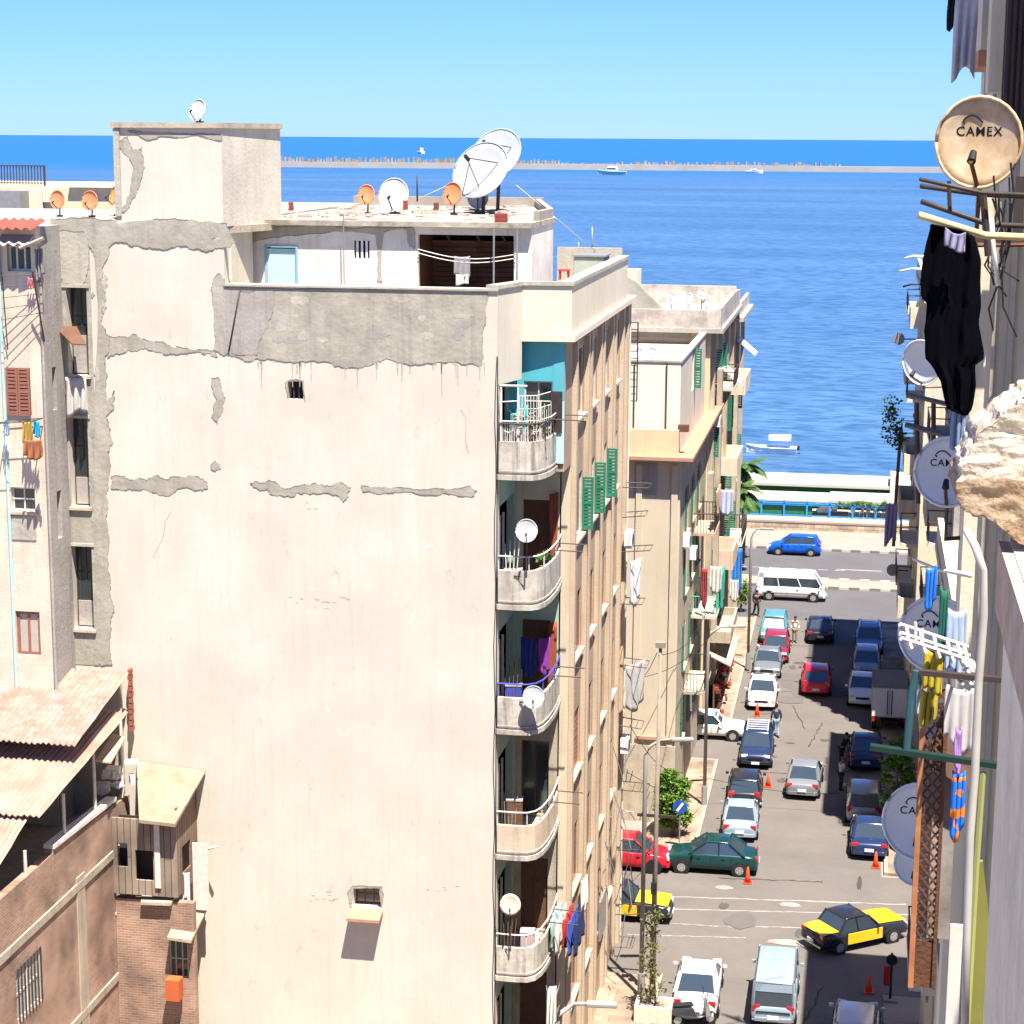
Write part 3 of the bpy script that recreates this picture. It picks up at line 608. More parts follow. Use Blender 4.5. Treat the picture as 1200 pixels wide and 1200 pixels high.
for x in (0.0-3+1.6, 8, 14, -20, -26): ln(x, x+3.4, 149.3, 149.5)
r = random.Random(3)
for (xa, ya, xb, yb, wd) in ((740, 1049, 1062, 1060, .16), (735, 1064, 1070, 1072, .16), (850, 1085, 1062, 1090, .13), (735, 1079, 870, 1087, .12), (735, 1095, 874, 1099, .12)):
    a = P(xa, ya, Z=.016); b = P(xb, yb, Z=.016); q = []; q2 = []
    for i in range(41):
        c = a.lerp(b, i/40); h_ = wd*r.uniform(.35, 1.); o_ = r.uniform(-.03, .03); q.append((c.x, c.y-h_/2+o_, .016)); q2.append((c.x, c.y+h_/2+o_, .016))
    mb = MB().add(q+q2, [(i, i+1, 42+i, 41+i) for i in range(40)]); st(mb, 'road_marking', SEAM)
for (cx, cy, rx, ry, nm) in ((925, 1060, .55, .3, 'worn'), (848, 1040, .4, .25, 'worn'), (930, 1105, 1.2, .35, 'worn'), (935, 672, 1.6, 1.5, 'light')):
    c = P(cx, cy, Z=.02); q = [(c.x+rx*math.cos(k/14*6.283)*r.uniform(.7, 1.1), c.y+ry*math.sin(k/14*6.283)*r.uniform(.7, 1.1), .021) for k in range(14)]
    st(MB().poly(q), 'road_patch', SEAM)
OILM = mat('tar_patch', (.06, .055, .05), .9)
for cx, cy, rx, ry in ((1007, 1035, .12, .9), (955, 812, 2.6, .06), (900, 905, 2.3, .05)):
    c = P(cx, cy, Z=.02); q = [(c.x+rx*math.cos(k/18*6.283)*r.uniform(.6, 1.2), c.y+ry*math.sin(k/18*6.283)*r.uniform(.6, 1.2), .022) for k in range(18)]
    st(MB().poly(q), 'road_patch', OILM)
rr_ = random.Random(55)
for i in range(9):   # long wandering cracks sealed with tar
    x = rr_.uniform(-6, 1); y = rr_.uniform(68, 128); a = rr_.choice((0, 1.57))+rr_.uniform(-.2, .2); q = []; q2 = []
    for k in range(22):
        wv = rr_.uniform(-.07, .07); px_ = x+math.cos(a)*k*.22-math.sin(a)*wv; py_ = y+math.sin(a)*k*.22+math.cos(a)*wv
        if not -6.7 < px_ < 1.6: break
        h_ = rr_.uniform(.012, .035); q.append((px_+math.sin(a)*h_, py_-math.cos(a)*h_, .034+.0003*i)); q2.append((px_-math.sin(a)*h_, py_+math.cos(a)*h_, .034+.0003*i))
    n_ = len(q)
    if n_ > 3: st(MB().add(q+q2, [(k, k+1, n_+k+1, n_+k) for k in range(n_-1)]), 'road_crack', OILM)
for i in range(26):   # repairs, oil spots and seams in the asphalt
    x = rr_.uniform(-6.2, 1.3); y = rr_.uniform(66, 131); kind_ = rr_.random()
    rx, ry = (rr_.uniform(.3, 1.1), rr_.uniform(.5, 2.4)) if kind_ < .5 else (rr_.uniform(.1, .35), rr_.uniform(.1, .5))
    q = [(x+rx*math.cos(k/12*6.283)*rr_.uniform(.8, 1.15), y+ry*math.sin(k/12*6.283)*rr_.uniform(.8, 1.15), .0215+.0004*i) for k in range(12)]
    st(MB().poly(q), 'road_patch', mat('asphalt_repair', (.125, .112, .105), .9, var=(.10, .09, .085), vs=2) if kind_ < .5 else mat('oil_spot', (.085, .078, .072), .8))
# sea
SEA = bpy.data.materials.new('sea_water'); SEA.use_nodes = True; nt = SEA.node_tree; N = nt.nodes; L_ = nt.links; b = N['Principled BSDF']
b.inputs['Roughness'].default_value = .32; b.inputs['Specular IOR Level'].default_value = .22
geo = N.new('ShaderNodeNewGeometry'); mp = N.new('ShaderNodeMapping'); mp.inputs['Scale'].default_value = (.35, .75, 1); L_.new(geo.outputs['Position'], mp.inputs['Vector'])
n1 = N.new('ShaderNodeTexNoise'); n1.inputs['Scale'].default_value = .55; n1.inputs['Detail'].default_value = 5; n1.inputs['Roughness'].default_value = .6; L_.new(mp.outputs[0], n1.inputs['Vector'])
bp = N.new('ShaderNodeBump'); bp.inputs['Strength'].default_value = 1; bp.inputs['Distance'].default_value = .45; L_.new(n1.outputs['Fac'], bp.inputs['Height']); L_.new(bp.outputs['Normal'], b.inputs['Normal'])
mp2 = N.new('ShaderNodeMapping'); mp2.inputs['Scale'].default_value = (.004, .013, 1); L_.new(geo.outputs['Position'], mp2.inputs['Vector'])
n2 = N.new('ShaderNodeTexNoise'); n2.inputs['Scale'].default_value = 1; n2.inputs['Detail'].default_value = 7; n2.inputs['Roughness'].default_value = .7; L_.new(mp2.outputs[0], n2.inputs['Vector'])
rp = N.new('ShaderNodeValToRGB'); rp.color_ramp.elements[0].position = .33; rp.color_ramp.elements[1].position = .68
rp.color_ramp.elements[0].color = (.038, .100, .215, 1); rp.color_ramp.elements[1].color = (.075, .155, .285, 1); L_.new(n2.outputs['Fac'], rp.inputs['Fac'])
n3 = N.new('ShaderNodeTexNoise'); n3.inputs['Scale'].default_value = .9; n3.inputs['Detail'].default_value = 4; L_.new(mp.outputs[0], n3.inputs['Vector'])
r3 = N.new('ShaderNodeValToRGB'); r3.color_ramp.elements[0].position = .35; r3.color_ramp.elements[1].position = .62; r3.color_ramp.elements[0].color = (.45, .56, .63, 1); r3.color_ramp.elements[1].color = (1.12, 1.1, 1.06, 1); L_.new(n3.outputs['Fac'], r3.inputs['Fac'])
mx = N.new('ShaderNodeMixRGB'); mx.blend_type = 'MULTIPLY'; mx.inputs['Fac'].default_value = 1; L_.new(rp.outputs[0], mx.inputs['Color1']); L_.new(r3.outputs[0], mx.inputs['Color2'])
# open water beyond the breakwater is deeper: it lies more than two kilometres out
sp = N.new('ShaderNodeSeparateXYZ'); L_.new(geo.outputs['Position'], sp.inputs[0]); mr = N.new('ShaderNodeMapRange'); mr.inputs[1].default_value = 1500; mr.inputs[2].default_value = 2300; L_.new(sp.outputs[1], mr.inputs[0])
mx2 = N.new('ShaderNodeMixRGB'); mx2.inputs['Color2'].default_value = (.010, .098, .26, 1); L_.new(mr.outputs[0], mx2.inputs['Fac']); L_.new(mx.outputs[0], mx2.inputs['Color1']); L_.new(mx2.outputs[0], b.inputs['Base Color'])
st(MB().poly([(-40000, 172, -1.5), (40000, 172, -1.5), (40000, 60000, -1.5), (-40000, 60000, -1.5)]), 'sea', SEA)
st(MB().box((-400, 171.6, -3), (400, 172.2, .13)), 'quay_edge', CEMENT_L)
# breakwater
BRK = mat('breakwater_concrete', (.42, .38, .32), .95, var=(.34, .31, .27), vs=.05)
DY = P(700, 199, Z=-1.5).y
xa = P(190, 196, Y=DY).x; xb = P(1220, 196, Y=DY).x
t = thing('breakwater', 'long low breakwater of pale concrete blocks across the bay', 'breakwater', ((xa+xb)/2, DY, -1.5))
MB().box((xa, DY, -2.5), (xb, DY+14, 4.2)).build('mole', BRK, t)
mb = MB(); r = random.Random(5); x = xa
x1 = P(985, 196, Y=DY).x; x2 = P(655, 196, Y=DY).x; x3 = P(720, 196, Y=DY).x
while x < x1:
    if x < x2: hh = r.uniform(2.5, 6.2)
    elif x < x3: hh = r.uniform(.2, 1.5) 
    else: hh = r.uniform(.5, 4.2)
    mb.cbox((x, DY+r.uniform(3, 10), 4.2+hh/2), (r.uniform(1.5, 3.4), 3, hh), r.uniform(-.5, .5)); x += r.uniform(2.4, 5.5)
mb.build('blocks', mat('breakwater_blocks', (.34, .31, .27), .95, var=(.20, .185, .17), vs=.4, va=.3), t, kind='stuff')
HULL = mat('boat_white', (.80, .80, .80), .4); HULLB = mat('boat_turquoise', (.30, .55, .60), .5)
def boat(label, x, y, L, heading, cabin=None, canopy=False, outboard=True, name='boat', group=None, hullm=None, yacht=False):
    t = thing(name, label, 'boat', (x, y, -1.5), rad(heading), group, local=True); W = L*.30
    mb = MB(); rings = []; S = [(-.5, .86, .0), (-.3, .98, 0), (0, 1, .02), (.25, .78, .08), (.40, .42, .18), (.5, .02, .30)]
    for fx, fw, up in S: rings += [(fx*L, -fw*W/2, L*.12+up*L*.17), (fx*L, -fw*W*.38, 0.02), (fx*L, 0, -.15), (fx*L, fw*W*.38, 0.02), (fx*L, fw*W/2, L*.12+up*L*.17)]
    fs = [(i*5+k, i*5+k+1, (i+1)*5+k+1, (i+1)*5+k) for i in range(5) for k in range(4)]+[(0, 1, 2, 3, 4)]
    mb.add(rings, fs); h = mb.build('hull', hullm or HULL, t, smooth=False, solid=.05)
    MB().poly([(S[i][0]*L, S[i][1]*W*.45, L*.055) for i in range(6)]+[(S[i][0]*L, -S[i][1]*W*.45, L*.055) for i in range(5, -1, -1)]).build('deck', HULLB if name == 'fishing_boat' else HULL, t)
    MB().tube([(f[0]*L, -f[1]*W/2, L*.122+f[2]*L*.17) for f in S]+[(f[0]*L, f[1]*W/2, L*.122+f[2]*L*.17) for f in S[::-1]], L*.010, 5).build('gunwale', HULLB if name == 'fishing_boat' else HULL, t)
    if canopy:
        MB().cbox((-L*.16, 0, L*.315), (L*.44, W*.82, .55)).build('canopy', HULL, t, bevel=.03)
        c_ = MB()
        for a in (-.36, .04):
            for s in (-1, 1): c_.tube([(a*L, s*W*.38, L*.08), (a*L, s*W*.38, L*.34)], .025, 5)
        c_.build('canopy_posts', STEEL, t)
        b_ = MB()
        for a in (-.3, -.05, .15): b_.cbox((a*L, 0, L*.10), (.3, W*.8, .06))
        b_.build('benches', HULLB, t)
    if cabin:
        MB().prism([(-.2*L, -W*.34, L*.1), (.2*L, -W*.34, L*.1), (.12*L, -W*.34, L*cabin), (-.2*L, -W*.34, L*cabin)], (0, W*.68, 0)).build('cabin', HULL, t)
        MB().cbox((0, 0, L*(cabin*.7)), (L*.3, W*.70, L*.05)).build('cabin_windows', GLASS, t)
        MB().tube([(0, 0, L*cabin), (0, 0, L*(cabin+.25))], .05*L/8, 5).build('mast', STEEL, t)
    if outboard:
        MB().cbox((-L*.53, 0, L*.12), (.26, .28, .45)).cbox((-L*.55, 0, -.15), (.12, .1, .6)).build('outboard_motor', BLACKM, t)
    return t
p = P(904, 531, Z=-1.5); boat('small white motorboat with flat white canopy moored near shore', p.x, p.y, 5.5, 180, canopy=True, name='motorboat')
p = P(717, 205, Z=-1.5); boat('turquoise and white fishing boat off the breakwater', p.x, p.y, 27, 178, cabin=.3, outboard=False, name='fishing_boat', hullm=HULLB)
p = P(884, 203, Z=-1.5); boat('tiny white boat off the breakwater, right of the turquoise one', p.x, p.y, 17, 0, cabin=.25, outboard=False, name='small_boat', yacht=True)
p = P(493, 180, Z=-1.5); boat('tiny white boat far out beyond the breakwater', p.x, p.y, 32, 120, cabin=.35, outboard=False, name='distant_boat', yacht=True)
# ================================================================ sea front: stone wall, cafe, palms
SW = pattern('rubble_stone', 'b', (.52, .42, .31), (.32, .25, .18), 1., 'xz', rowh=.35, bw=.7, mort=.03, bump=.8)
zw = P(900, 609, Y=163.8).z
MB().box((-32, 163.6, .13), (12, 164.1, zw-.15)).build('wall_body', SW, (t := thing('stone_wall', 'low wall of tan stone blocks along the promenade', 'wall', (-10, 163.8, .13))))
MB().box((-32, 163.56, zw-.148), (12, 164.12, zw)).build('coping', PROM, t)
BLUEP = mat('bright_blue_paint', (.03, .26, .62), .5); GRP = mat('green_screen', (.03, .16, .07), .8, var=(.02, .1, .05), vs=3); ROOFW = mat('cafe_roof', (.50, .47, .38), .85, var=(.44, .41, .33), vs=.4, streak=.2, scol=(.5, .45, .3))
cf = thing('seaside_cafe', 'low seaside cafe with long white roofs and blue posts', 'cafe', (-6, 166, .14))
z1 = P(700, 576, Y=166).z; z2 = P(700, 559, Y=171.5).z
xl = -24; xr = P(1052, 580, Y=166).x; xm = P(975, 585, Y=166).x
MB().prism([(xl, 166.0, z1-.25), (xm-.2, 166.0, z1-.25), (xm-.2, 166.0, z1-.1), (xl, 166.0, z1-.1)], (0, 2.2, .35)).build('roof', ROOFW, cf, label='lower white roof at the front left')
MB().prism([(xm-.2, 166.05, z1-.25), (xr+1.2, 166.05, z1-.25), (xr+1.2, 166.05, z1+.0), (xm-.2, 166.05, z1+.0)], (0, 2.3, .35)).build('roof', ROOFW, cf, label='lower white roof at the front right')
MB().prism([(xl, 169.0, z1+.55), (xr+1.2, 169.0, z1+.55), (xr+1.2, 169.0, z1+.8), (xl, 169.0, z1+.8)], (0, 2.8, .45)).build('roof', ROOFW, cf, label='higher white roof behind')
MB().box((xl, 170.6, .14), (xr+.6, 170.8, z1+.5)).build('back_wall', GRP, cf)
MB().prism([(xr-.6, 168.9, z1-.6), (xr+1.4, 168.9, z1-.6), (xr+1.4, 168.9, z1+1.7), (xr-.6, 168.9, z1+1.9)], (0, 2, 0)).build('end_gable', WHITEW, cf)
x = xl+.5
while x < xr+1:
    MB().box((x, 165.7, .9), (x+.16, 165.86, z1-.1)).build('post', BLUEP, cf); x += 1.92
MB().box((xl, 165.72, zw+.95), (xr+1, 165.84, zw+1.05)).box((xl, 165.72, zw+.05), (xr+1, 165.84, zw+.13)).box((xl, 165.70, z1-.4), (xr+1, 165.9, z1-.3)).build('rail', BLUEP, cf)
MB().box((xl, 165.9, .9), (P(952, 600, Y=166).x, 165.94, z1-.4)).build('screen', GRP, cf)
MB().box((xl, 164.3, .14), (xr+2, 170.6, .9)).build('deck', CEMENT_L, cf)
r = random.Random(9); wp = MB()
for i in range(14): wp.cbox((P(958+r.uniform(0, 22), 595, Y=167).x, 166.6+r.random(), zw+.3+r.random()*1.0), (.5, .03, r.uniform(.2, .6)), r.uniform(-.3, .3))
wp.build('white_signboards', WHITE, cf)
def chair(label, x, y, rz, z=.9):
    t = thing('plastic_chair', label, 'chair', (x, y, z), rz, 'white plastic chairs of the cafe', local=True)
    MB().cbox((0, 0, .44), (.45, .45, .05)).build('seat', WHITE, t, bevel=.02); MB().cbox((-.21, 0, .68), (.04, .44, .42)).build('backrest', WHITE, t, bevel=.02)
    for a, b in ((-.2, -.2), (.2, -.2), (.2, .2), (-.2, .2)): MB().tube([(a, b, 0), (a*.9, b*.9, .43)], .025, 5).build('leg', WHITE, t)
for i in range(7): chair('white plastic chair behind the blue railing of the cafe', xm+1.6+i*.72+r.uniform(-.1, .1), 166.5+r.uniform(-.2, .8), r.uniform(0, 6), .9)
vl = [((xm+.6+i*.42, 165.8, z1-.25+r.uniform(-.15, .2)), r.uniform(.22, .42)) for i in range(int((xr+1.5-xm)/.42))]
t = thing('climbing_vine', 'green climbing vine along the cafe roof edge', 'vine', (xm+3, 165.8, z1-.5)); leaves(vl, 1500, .16, 4).build('leaves', LEAF, t)
MB().tube([(xm+.3, 165.75, z1-.25), (xr+1.5, 165.75, z1-.2)], .03, 5).build('stem', BARK, t)
p = P(872, 520, Y=150); palm('tall palm tree beside the far end of the left buildings', -8.7, 150, P(872, 550, Y=150).z, 2.2, 2, 26)
palm('shorter shaggy palm in front of the tall palm', -8.9, 146, P(872, 576, Y=146).z, 2.3, 5, 40)
bush('leafy green plant leaning out at the corniche corner', P(872, 690, Y=134).x-.2, 134, P(872, 682, Y=134).z, .75, 12, 'plant', 'plant', 900, P(872, 700, Y=134).z-.6)
# ================================================================ vehicles
G1 = 'vehicles parked nose to tail on the left side of the street'; G2 = 'vehicles parked nose to tail on the right side of the street'
pW = paint('white', (.74, .74, .73)); pBk = paint('black', (.02, .022, .03)); pNv = paint('navy', (.02, .035, .10)); pRd = paint('red', (.55, .015, .03)); pSv = paint('silver', (.20, .21, .225)); pLB = paint('ice_blue', (.29, .37, .43)); pGn = paint('dark_green', (.006, .045, .042)); pBl = paint('bright_blue', (.004, .10, .60)); pYl = paint('yellow', (.82, .52, .02)); pTl = paint('teal', (.10, .26, .32)); pGr = paint('grey', (.16, .18, .20)); pDR = paint('dark_red', (.30, .02, .04)); pBg = paint('beige', (.38, .34, .30)); pMB = paint('mid_blue', (.10, .20, .38))
def at(px, py): q = P(px, py, Z=0); return q.x, q.y
def cary(px, py, L, front=True): # py: row of the nearer bumper on the ground
    x, y = at(px, py); return x, y+L/2
x, y = cary(812, 1200, 4.3); car('white sedan seen from behind with a scooter at its boot', x, y+.1, 91, 'sedan', pW, 4.4, 1.74, 1.45, group=None)
x, y = cary(905, 1208, 4.3); car('pale blue minivan seen from behind in the lower street', x, y, 90, 'van', pLB, 4.2, 1.68, 1.85, cat='minivan', name='minivan')
x, y = at(998, 1108); car('black and yellow taxi turning across the junction', x+.1, y+.4, 37, 'old', pBk, 4.3, 1.66, 1.42, cat='taxi', name='taxi', trunk=pYl)
x, y = at(742, 1080); car('black and yellow taxi with a roof rack half hidden by the beige building', x-.55, y+.6, -2, 'old', pBk, 4.2, 1.66, 1.42, cat='taxi', name='taxi', trunk=pYl, rack=3)
x, y = at(746, 1024); car('red hatchback parked behind the lamp posts at the corner', x-.45, y+.9, 0, 'hatch', pRd, 3.8, 1.66, 1.5)
x, y = at(832, 1026); car('dark green sedan parked side-on at the corner', x, y+.85, 181, 'sedan', pGn, 4.15, 1.7, 1.5)
x, y = cary(864, 990, 4.2); car('silver-blue sedan parked just behind the green sedan', x, y+.2, 92, 'sedan', pLB, 4.2, 1.7, 1.42, group=G1)
x, y = cary(869, 955, 4.0); car('black hatchback parked between the silver-blue sedan and the dark car with a roof rack', x, y+.6, 92, 'hatch', pBk, 3.9, 1.7, 1.45, group=G1)
x, y = cary(884, 903, 4.2); car('dark blue car with a white roof rack facing the camera', x, y, -89, 'suv', pNv, 4.1, 1.72, 1.55, rack=5, group=G1)
x, y = cary(891, 834, 4.3); car('white sedan parked facing the camera behind an orange cone', x, y, -89, 'sedan', pW, 4.3, 1.72, 1.42, group=G1)
x, y = cary(897, 800, 4.2); car('grey car parked right behind the white sedan', x, y+.5, -89, 'sedan', pGr, 4.2, 1.72, 1.45, group=G1)
x, y = cary(906, 786, 4.0); car('dark red car parked between the grey car and the teal car', x, y+1.4, -90, 'hatch', pDR, 3.9, 1.7, 1.5, group=G1)
x, y = cary(904, 762, 4.2); car('teal car with a silver sunshade in its windscreen', x, y+1.0, -90, 'suv', pTl, 4.1, 1.75, 1.6, shade=mat('sunshade_foil', (.45, .72, .68), .4), group=G1)
x, y = cary(960, 756, 4.3); car('black sedan driving away near the corniche', x, y, 91, 'sedan', pBk, 4.3, 1.75, 1.42, name='moving_car')
x, y = cary(955, 818, 4.1); car('red hatchback driving away up the middle of the street', x, y, 91, 'hatch', pRd, 4.0, 1.78, 1.55, name='moving_car')
x, y = cary(941, 939, 4.2); car('silver sedan driving away with bright tail lights', x, y, 88, 'sedan', pSv, 4.2, 1.72, 1.45, name='moving_car')
x, y = cary(1018, 772, 4.2); car('blue car with a white roof bar, farthest in the right-hand row', x, y+.3, -90, 'suv', pMB, 4.2, 1.75, 1.55, group=G2, rack=1)
x, y = cary(1015, 801, 4.1); car('blue-grey car, second from the far end of the right-hand row', x, y+.5, -90, 'hatch', paint('blue_grey', (.22, .32, .46)), 4., 1.7, 1.5, group=G2)
x, y = cary(1010, 835, 4.2); car('white car parked just behind the box truck', x, y+.7, -90, 'sedan', pW, 4.2, 1.7, 1.5, group=G2)
x, y = cary(1014, 908, 4.3); car('dark blue pickup standing in the shade with its rear to the box truck', x, y+.3, 90, 'sedan', pNv, 4.3, 1.75, 1.5, group=G2)
x, y = cary(1012, 972, 4.4); car('beige estate car seen from behind, in front of the navy sedan', x, y+.2, 90, 'suv', pBg, 4.3, 1.76, 1.65, group=G2)
x, y = cary(1018, 1010, 4.3); car('navy sedan with a white number plate at the end of the right-hand row', x, y, 90, 'sedan', pNv, 4.3, 1.74, 1.4, group=G2)
x, y = at(996, 1196); car('white car at the bottom of the street, only its roof in view', x+.2, y-1.9, 88, 'hatch', pW, 4.1, 1.7, 1.5)
x, y = at(832, 868); car('white pickup-like hatchback parked side-on in the small side lane', x+.05, y+.8, 1, 'old', pW, 3.7, 1.6, 1.42)
x, y = at(931, 651); car('bright blue hatchback parked along the promenade', x, y+.6, 180, 'hatch', pBl, 4.1, 1.75, 1.55)
x, y = at(926, 704); car('white minibus driving along the corniche', x, y+.6, 0, 'van', pW, 4.9, 1.8, 2.05, cat='minibus', name='minibus', side=mat('stripe_beige', (.4, .33, .25), .5))
# box truck
x, y = at(1041, 858); t = thing('box_truck', 'grey box truck with white rear doors parked on the right', 'truck', (x, y+2.0, .012), rad(90), local=True)
TB = mat('truck_box_grey', (.36, .37, .38), .6, var=(.28, .29, .3), vs=2)
BX = MB().cbox((-.4, 0, 1.75), (3.6, 1.95, 1.75)).build('cargo_box', TB, t, bevel=.02)
MB().cbox((-.4, 0, 2.645), (3.66, 2.0, .04)).build('box_roof', mat('truck_roof_grey', (.22, .2, .2), .8), t)
for s in (-1, 1):
    d = MB().cbox((-2.215, s*.48, 1.75), (.03, .92, 1.62)).build('rear_door', WHITE, t, bevel=.01)
    MB().cbox((-2.24, s*.12, 1.75), (.03, .05, 1.4)).build('door_bar', TRIM, d)
MB().cbox((.2, 0, .62), (4.9, .9, .25)).build('chassis', TRIM, t)
MB().prism([(1.5, -.88, .5), (3.0, -.88, .5), (3.0, -.88, 1.3), (2.7, -.88, 1.95), (1.5, -.88, 1.95)], (0, 1.76, 0)).build('cab', WHITE, t, bevel=.05)
MB().cbox((2.1, 0, 1.6), (.7, 1.80, .45)).build('cab_windows', CARGLASS, t)
for wx in (-1.3, 2.2):
    for s in (-1, 1): w_ = MB().disc((wx, s*.80, .38), (0, 1, 0), .38, .24, 20).build('wheel', TYRE, t); MB().disc((wx, s*.93, .38), (0, 1, 0), .2, .03, 14).build('rim', RIM, w_)
for s in (-1, 1): MB().cbox((-2.2, s*.85, .75), (.05, .16, .22)).build('taillight', TAIL, t)
# scooter parked at the white sedan's boot
x, y = at(812, 1197); t = thing('motor_scooter', 'dark motor scooter parked behind the white sedan', 'scooter', (x+.05, y-.35, .012), rad(20), local=True)
for wx in (-.62, .62):
    w_ = MB().disc((wx, 0, .27), (0, 1, 0), .27, .1, 20).build('wheel', TYRE, t); MB().disc((wx, 0, .27), (0, 1, 0), .15, .11, 14).build('rim', RIM, w_)
MB().prism([(-.85, -.14, .5), (-.3, -.16, .32), (.2, -.16, .3), (.45, -.14, .4), (.1, -.12, .42), (-.05, -.14, .75), (-.8, -.12, .8)], (0, .28, 0)).build('body', paint('scooter', (.05, .05, .06)), t, bevel=.04)
MB().cbox((-.42, 0, .86), (.75, .28, .10)).build('seat', BLACKM, t, bevel=.04)
MB().prism([(.42, -.2, .35), (.62, -.2, .4), (.52, -.16, 1.0), (.42, -.16, 1.0)], (0, .36, 0)).build('leg_shield', STEEL, t, bevel=.03)
MB().tube([(.62, 0, .27), (.44, 0, 1.1)], .04, 8).tube([(.42, -.34, 1.12), (.46, 0, 1.08), (.42, .34, 1.12)], .022, 6).build('handlebar', CHROME, t)
for s in (-1, 1): MB().tube([(.45, s*.28, 1.12), (.43, s*.32, 1.3)], .012, 5).disc((.42, s*.33, 1.34), (1, 0, 0), .06, .02, 10).build('mirror', TRIM, t)
# ================================================================ people
cNavy = mat('navy_cloth', (.02, .03, .06), .9); cJean = mat('light_jeans', (.20, .30, .42), .9); cWh = mat('white_cloth', (.62, .61, .58), .9); cBk = mat('black_cloth', (.016, .016, .018), .95); cTan = mat('tan_cloth', (.30, .22, .15), .9); cRed = mat('red_cloth', (.5, .03, .03), .9)
G = 'people on the street'
x, y = at(886, 722); person('person in black clothes walking by the corniche corner', x, y, -60, cBk, cBk, 1.8, 'walk', group=G)
x, y = at(931, 753); person('person in a white shirt and tan trousers by the teal car', x, y, -80, cWh, cTan, 1.74, 'stand', group=G)
x, y = at(909, 863); person('person in a dark top and light blue jeans in the roadway', x, y, 100, cNavy, cJean, 1.8, 'walk', group=G)
x, y = at(985, 926); person('person in a white shirt and red cap at the shade edge', x, y, 30, cWh, cNavy, 1.7, 'bent', hat=cRed, group=G, sleeves=False)
x, y = at(992, 897); person('person in black leaning towards the pickup in the shade', x-.3, y, 30, cBk, cBk, 1.72, 'lean', group=G)
# ================================================================ cones, lamps, signs
for px, py, lb in ((887, 839, 'orange cone in front of the white sedan'), (900, 922, 'orange cone standing alone in mid-road'), (876, 1035, 'orange cone at the tail of the dark green sedan'), (1026, 1017, 'orange cone behind the navy sedan'), (1018, 1163, 'orange cone in the shade at the lower right')):
    x, y = at(px, py); cone(lb, x, y)
x, y = at(1043, 1172); t = thing('road_barrier', 'black post with a red board standing in the shade', 'barrier', (x, y, .012)); zt = P(1046, 1117, Y=y).z
MB().tube([(x, y, 0), (x, y, zt)], .05, 7).build('post', TRIM, t); MB().disc((x, y-.06, zt-.25), (0, 1, 0), .22, .05, 18).build('round_sign', BLACKM, t); MB().cbox((x-.17, y-.03, 1.0), (.22, .05, .8)).build('board', mat('red_paint', (.5, .02, .02), .6), t); MB().cbox((x, y, .04), (.5, .5, .07)).build('foot', CONC, t)
zt = P(877, 612, Y=118).z; x, y = at(877, 786); lamp('thin street lamp post nearest the corniche on the left pavement', x-.05, y, P(877, 626, Y=y).z, (.8, 0))
x, y = at(825, 946); lamp('street lamp with arm reaching over the left pavement', x, y, P(831, 744, Y=y).z, (1.35, .5))
x, y = at(751, 1172); lamp('street lamp beside the concrete pole near the planter', x, y, P(757, 878, Y=y).z, (1.3, .3))
x, y, z = P(640, 1215, Y=50); lamp('street lamp whose head pokes in at the bottom edge', -7.6, 50, P(697, 1193, Y=50).z, (1.15, .1))
x, y = at(764, 1172); t = thing('concrete_pole', 'tall tapering concrete pole beside the street lamp', 'utility pole', (x, y, .12)); zt = P(773, 757, Y=y).z
MB().tube([(x, y, .12), (x+.05, y, zt)], .12, 10, .06).build('shaft', CONC, t, smooth=True); MB().cbox((x+.05, y, zt+.05), (.36, .25, .2)).build('cap', CONC, t)
MB().cbox((x+.05, y, zt-6.6), (1.5, .08, .1)).build('crossarm', METALD, t); mb = MB()
for i in range(3): mb.cbox((x+.1*i-.1, y-.2, zt-8.5-i*.9), (.2, .16, .45))
mb.build('cable_box', TRIM, t)
# planter with straggly shrub
x, y = at(768, 1196); t = thing('planter', 'square cream masonry planter on the pavement corner', 'planter', (x, y, .13))
mb = wallgrid('Y', y-.55, x-.75, x+.65, .13, .75, .14).add([], []); mb.box((x-.75, y-.405, .13), (x-.61, y+.5, .75)).box((x+.51, y-.405, .13), (x+.65, y+.5, .75)).box((x-.61, y+.36, .13), (x+.51, y+.5, .75))
mb.build('planter_walls', CREAM2, t); MB().box((x-.60, y-.40, .13), (x+.50, y+.35, .6)).build('soil', GROUND, t)
tt = thing('shrub', 'straggly climbing shrub growing up the pole from the planter', 'shrub', (x, y, .6)); r = random.Random(8)
leaves([((x-.05+r.uniform(-.35, .2), y+r.uniform(-.3, .3), .8+i*.22), .34) for i in range(17)], 700, .13, 5).build('leaves', leafmat('dusty_leaves', (.16, .17, .05), (.07, .07, .03)), tt); MB().tube([(x, y, .6), (x-.1, y, 2.2), (x-.12, y, 4.3)], .05, 6, .015).build('stem', BARK, tt)
x, y = at(790, 985); bush('dense bright green street tree at the pavement corner', x-.1, y+.4, P(790, 912, Y=y).z, 1.0, 3, n=8500, low=.5)
x, y = at(797, 993); t = thing('round_sign', 'small round blue traffic sign in front of the green tree', 'traffic sign', (x, y, .12)); zt = P(797, 941, Y=y).z
MB().tube([(x, y-.5, .12), (x, y-.5, zt)], .035, 6).build('post', STEEL, t); s = MB().disc((x, y-.56, zt), (0, 1, 0), .33, .03, 22).build('sign_face', mat('sign_blue', (.02, .10, .40), .5), t)
MB().cbox((x, y-.585, zt), (.11, .01, .48), M=Matrix.Rotation(.6, 3, 'Y')).build('white_arrow', WHITE, s)
x, y, z = P(1068, 925, Y=93); bush('bright green tree against the right-hand buildings', 1.75+.6, 89.5, P(1068, 868, Y=89.5).z, .95, 21, n=4500, low=1.2, trunk_h=1.5)
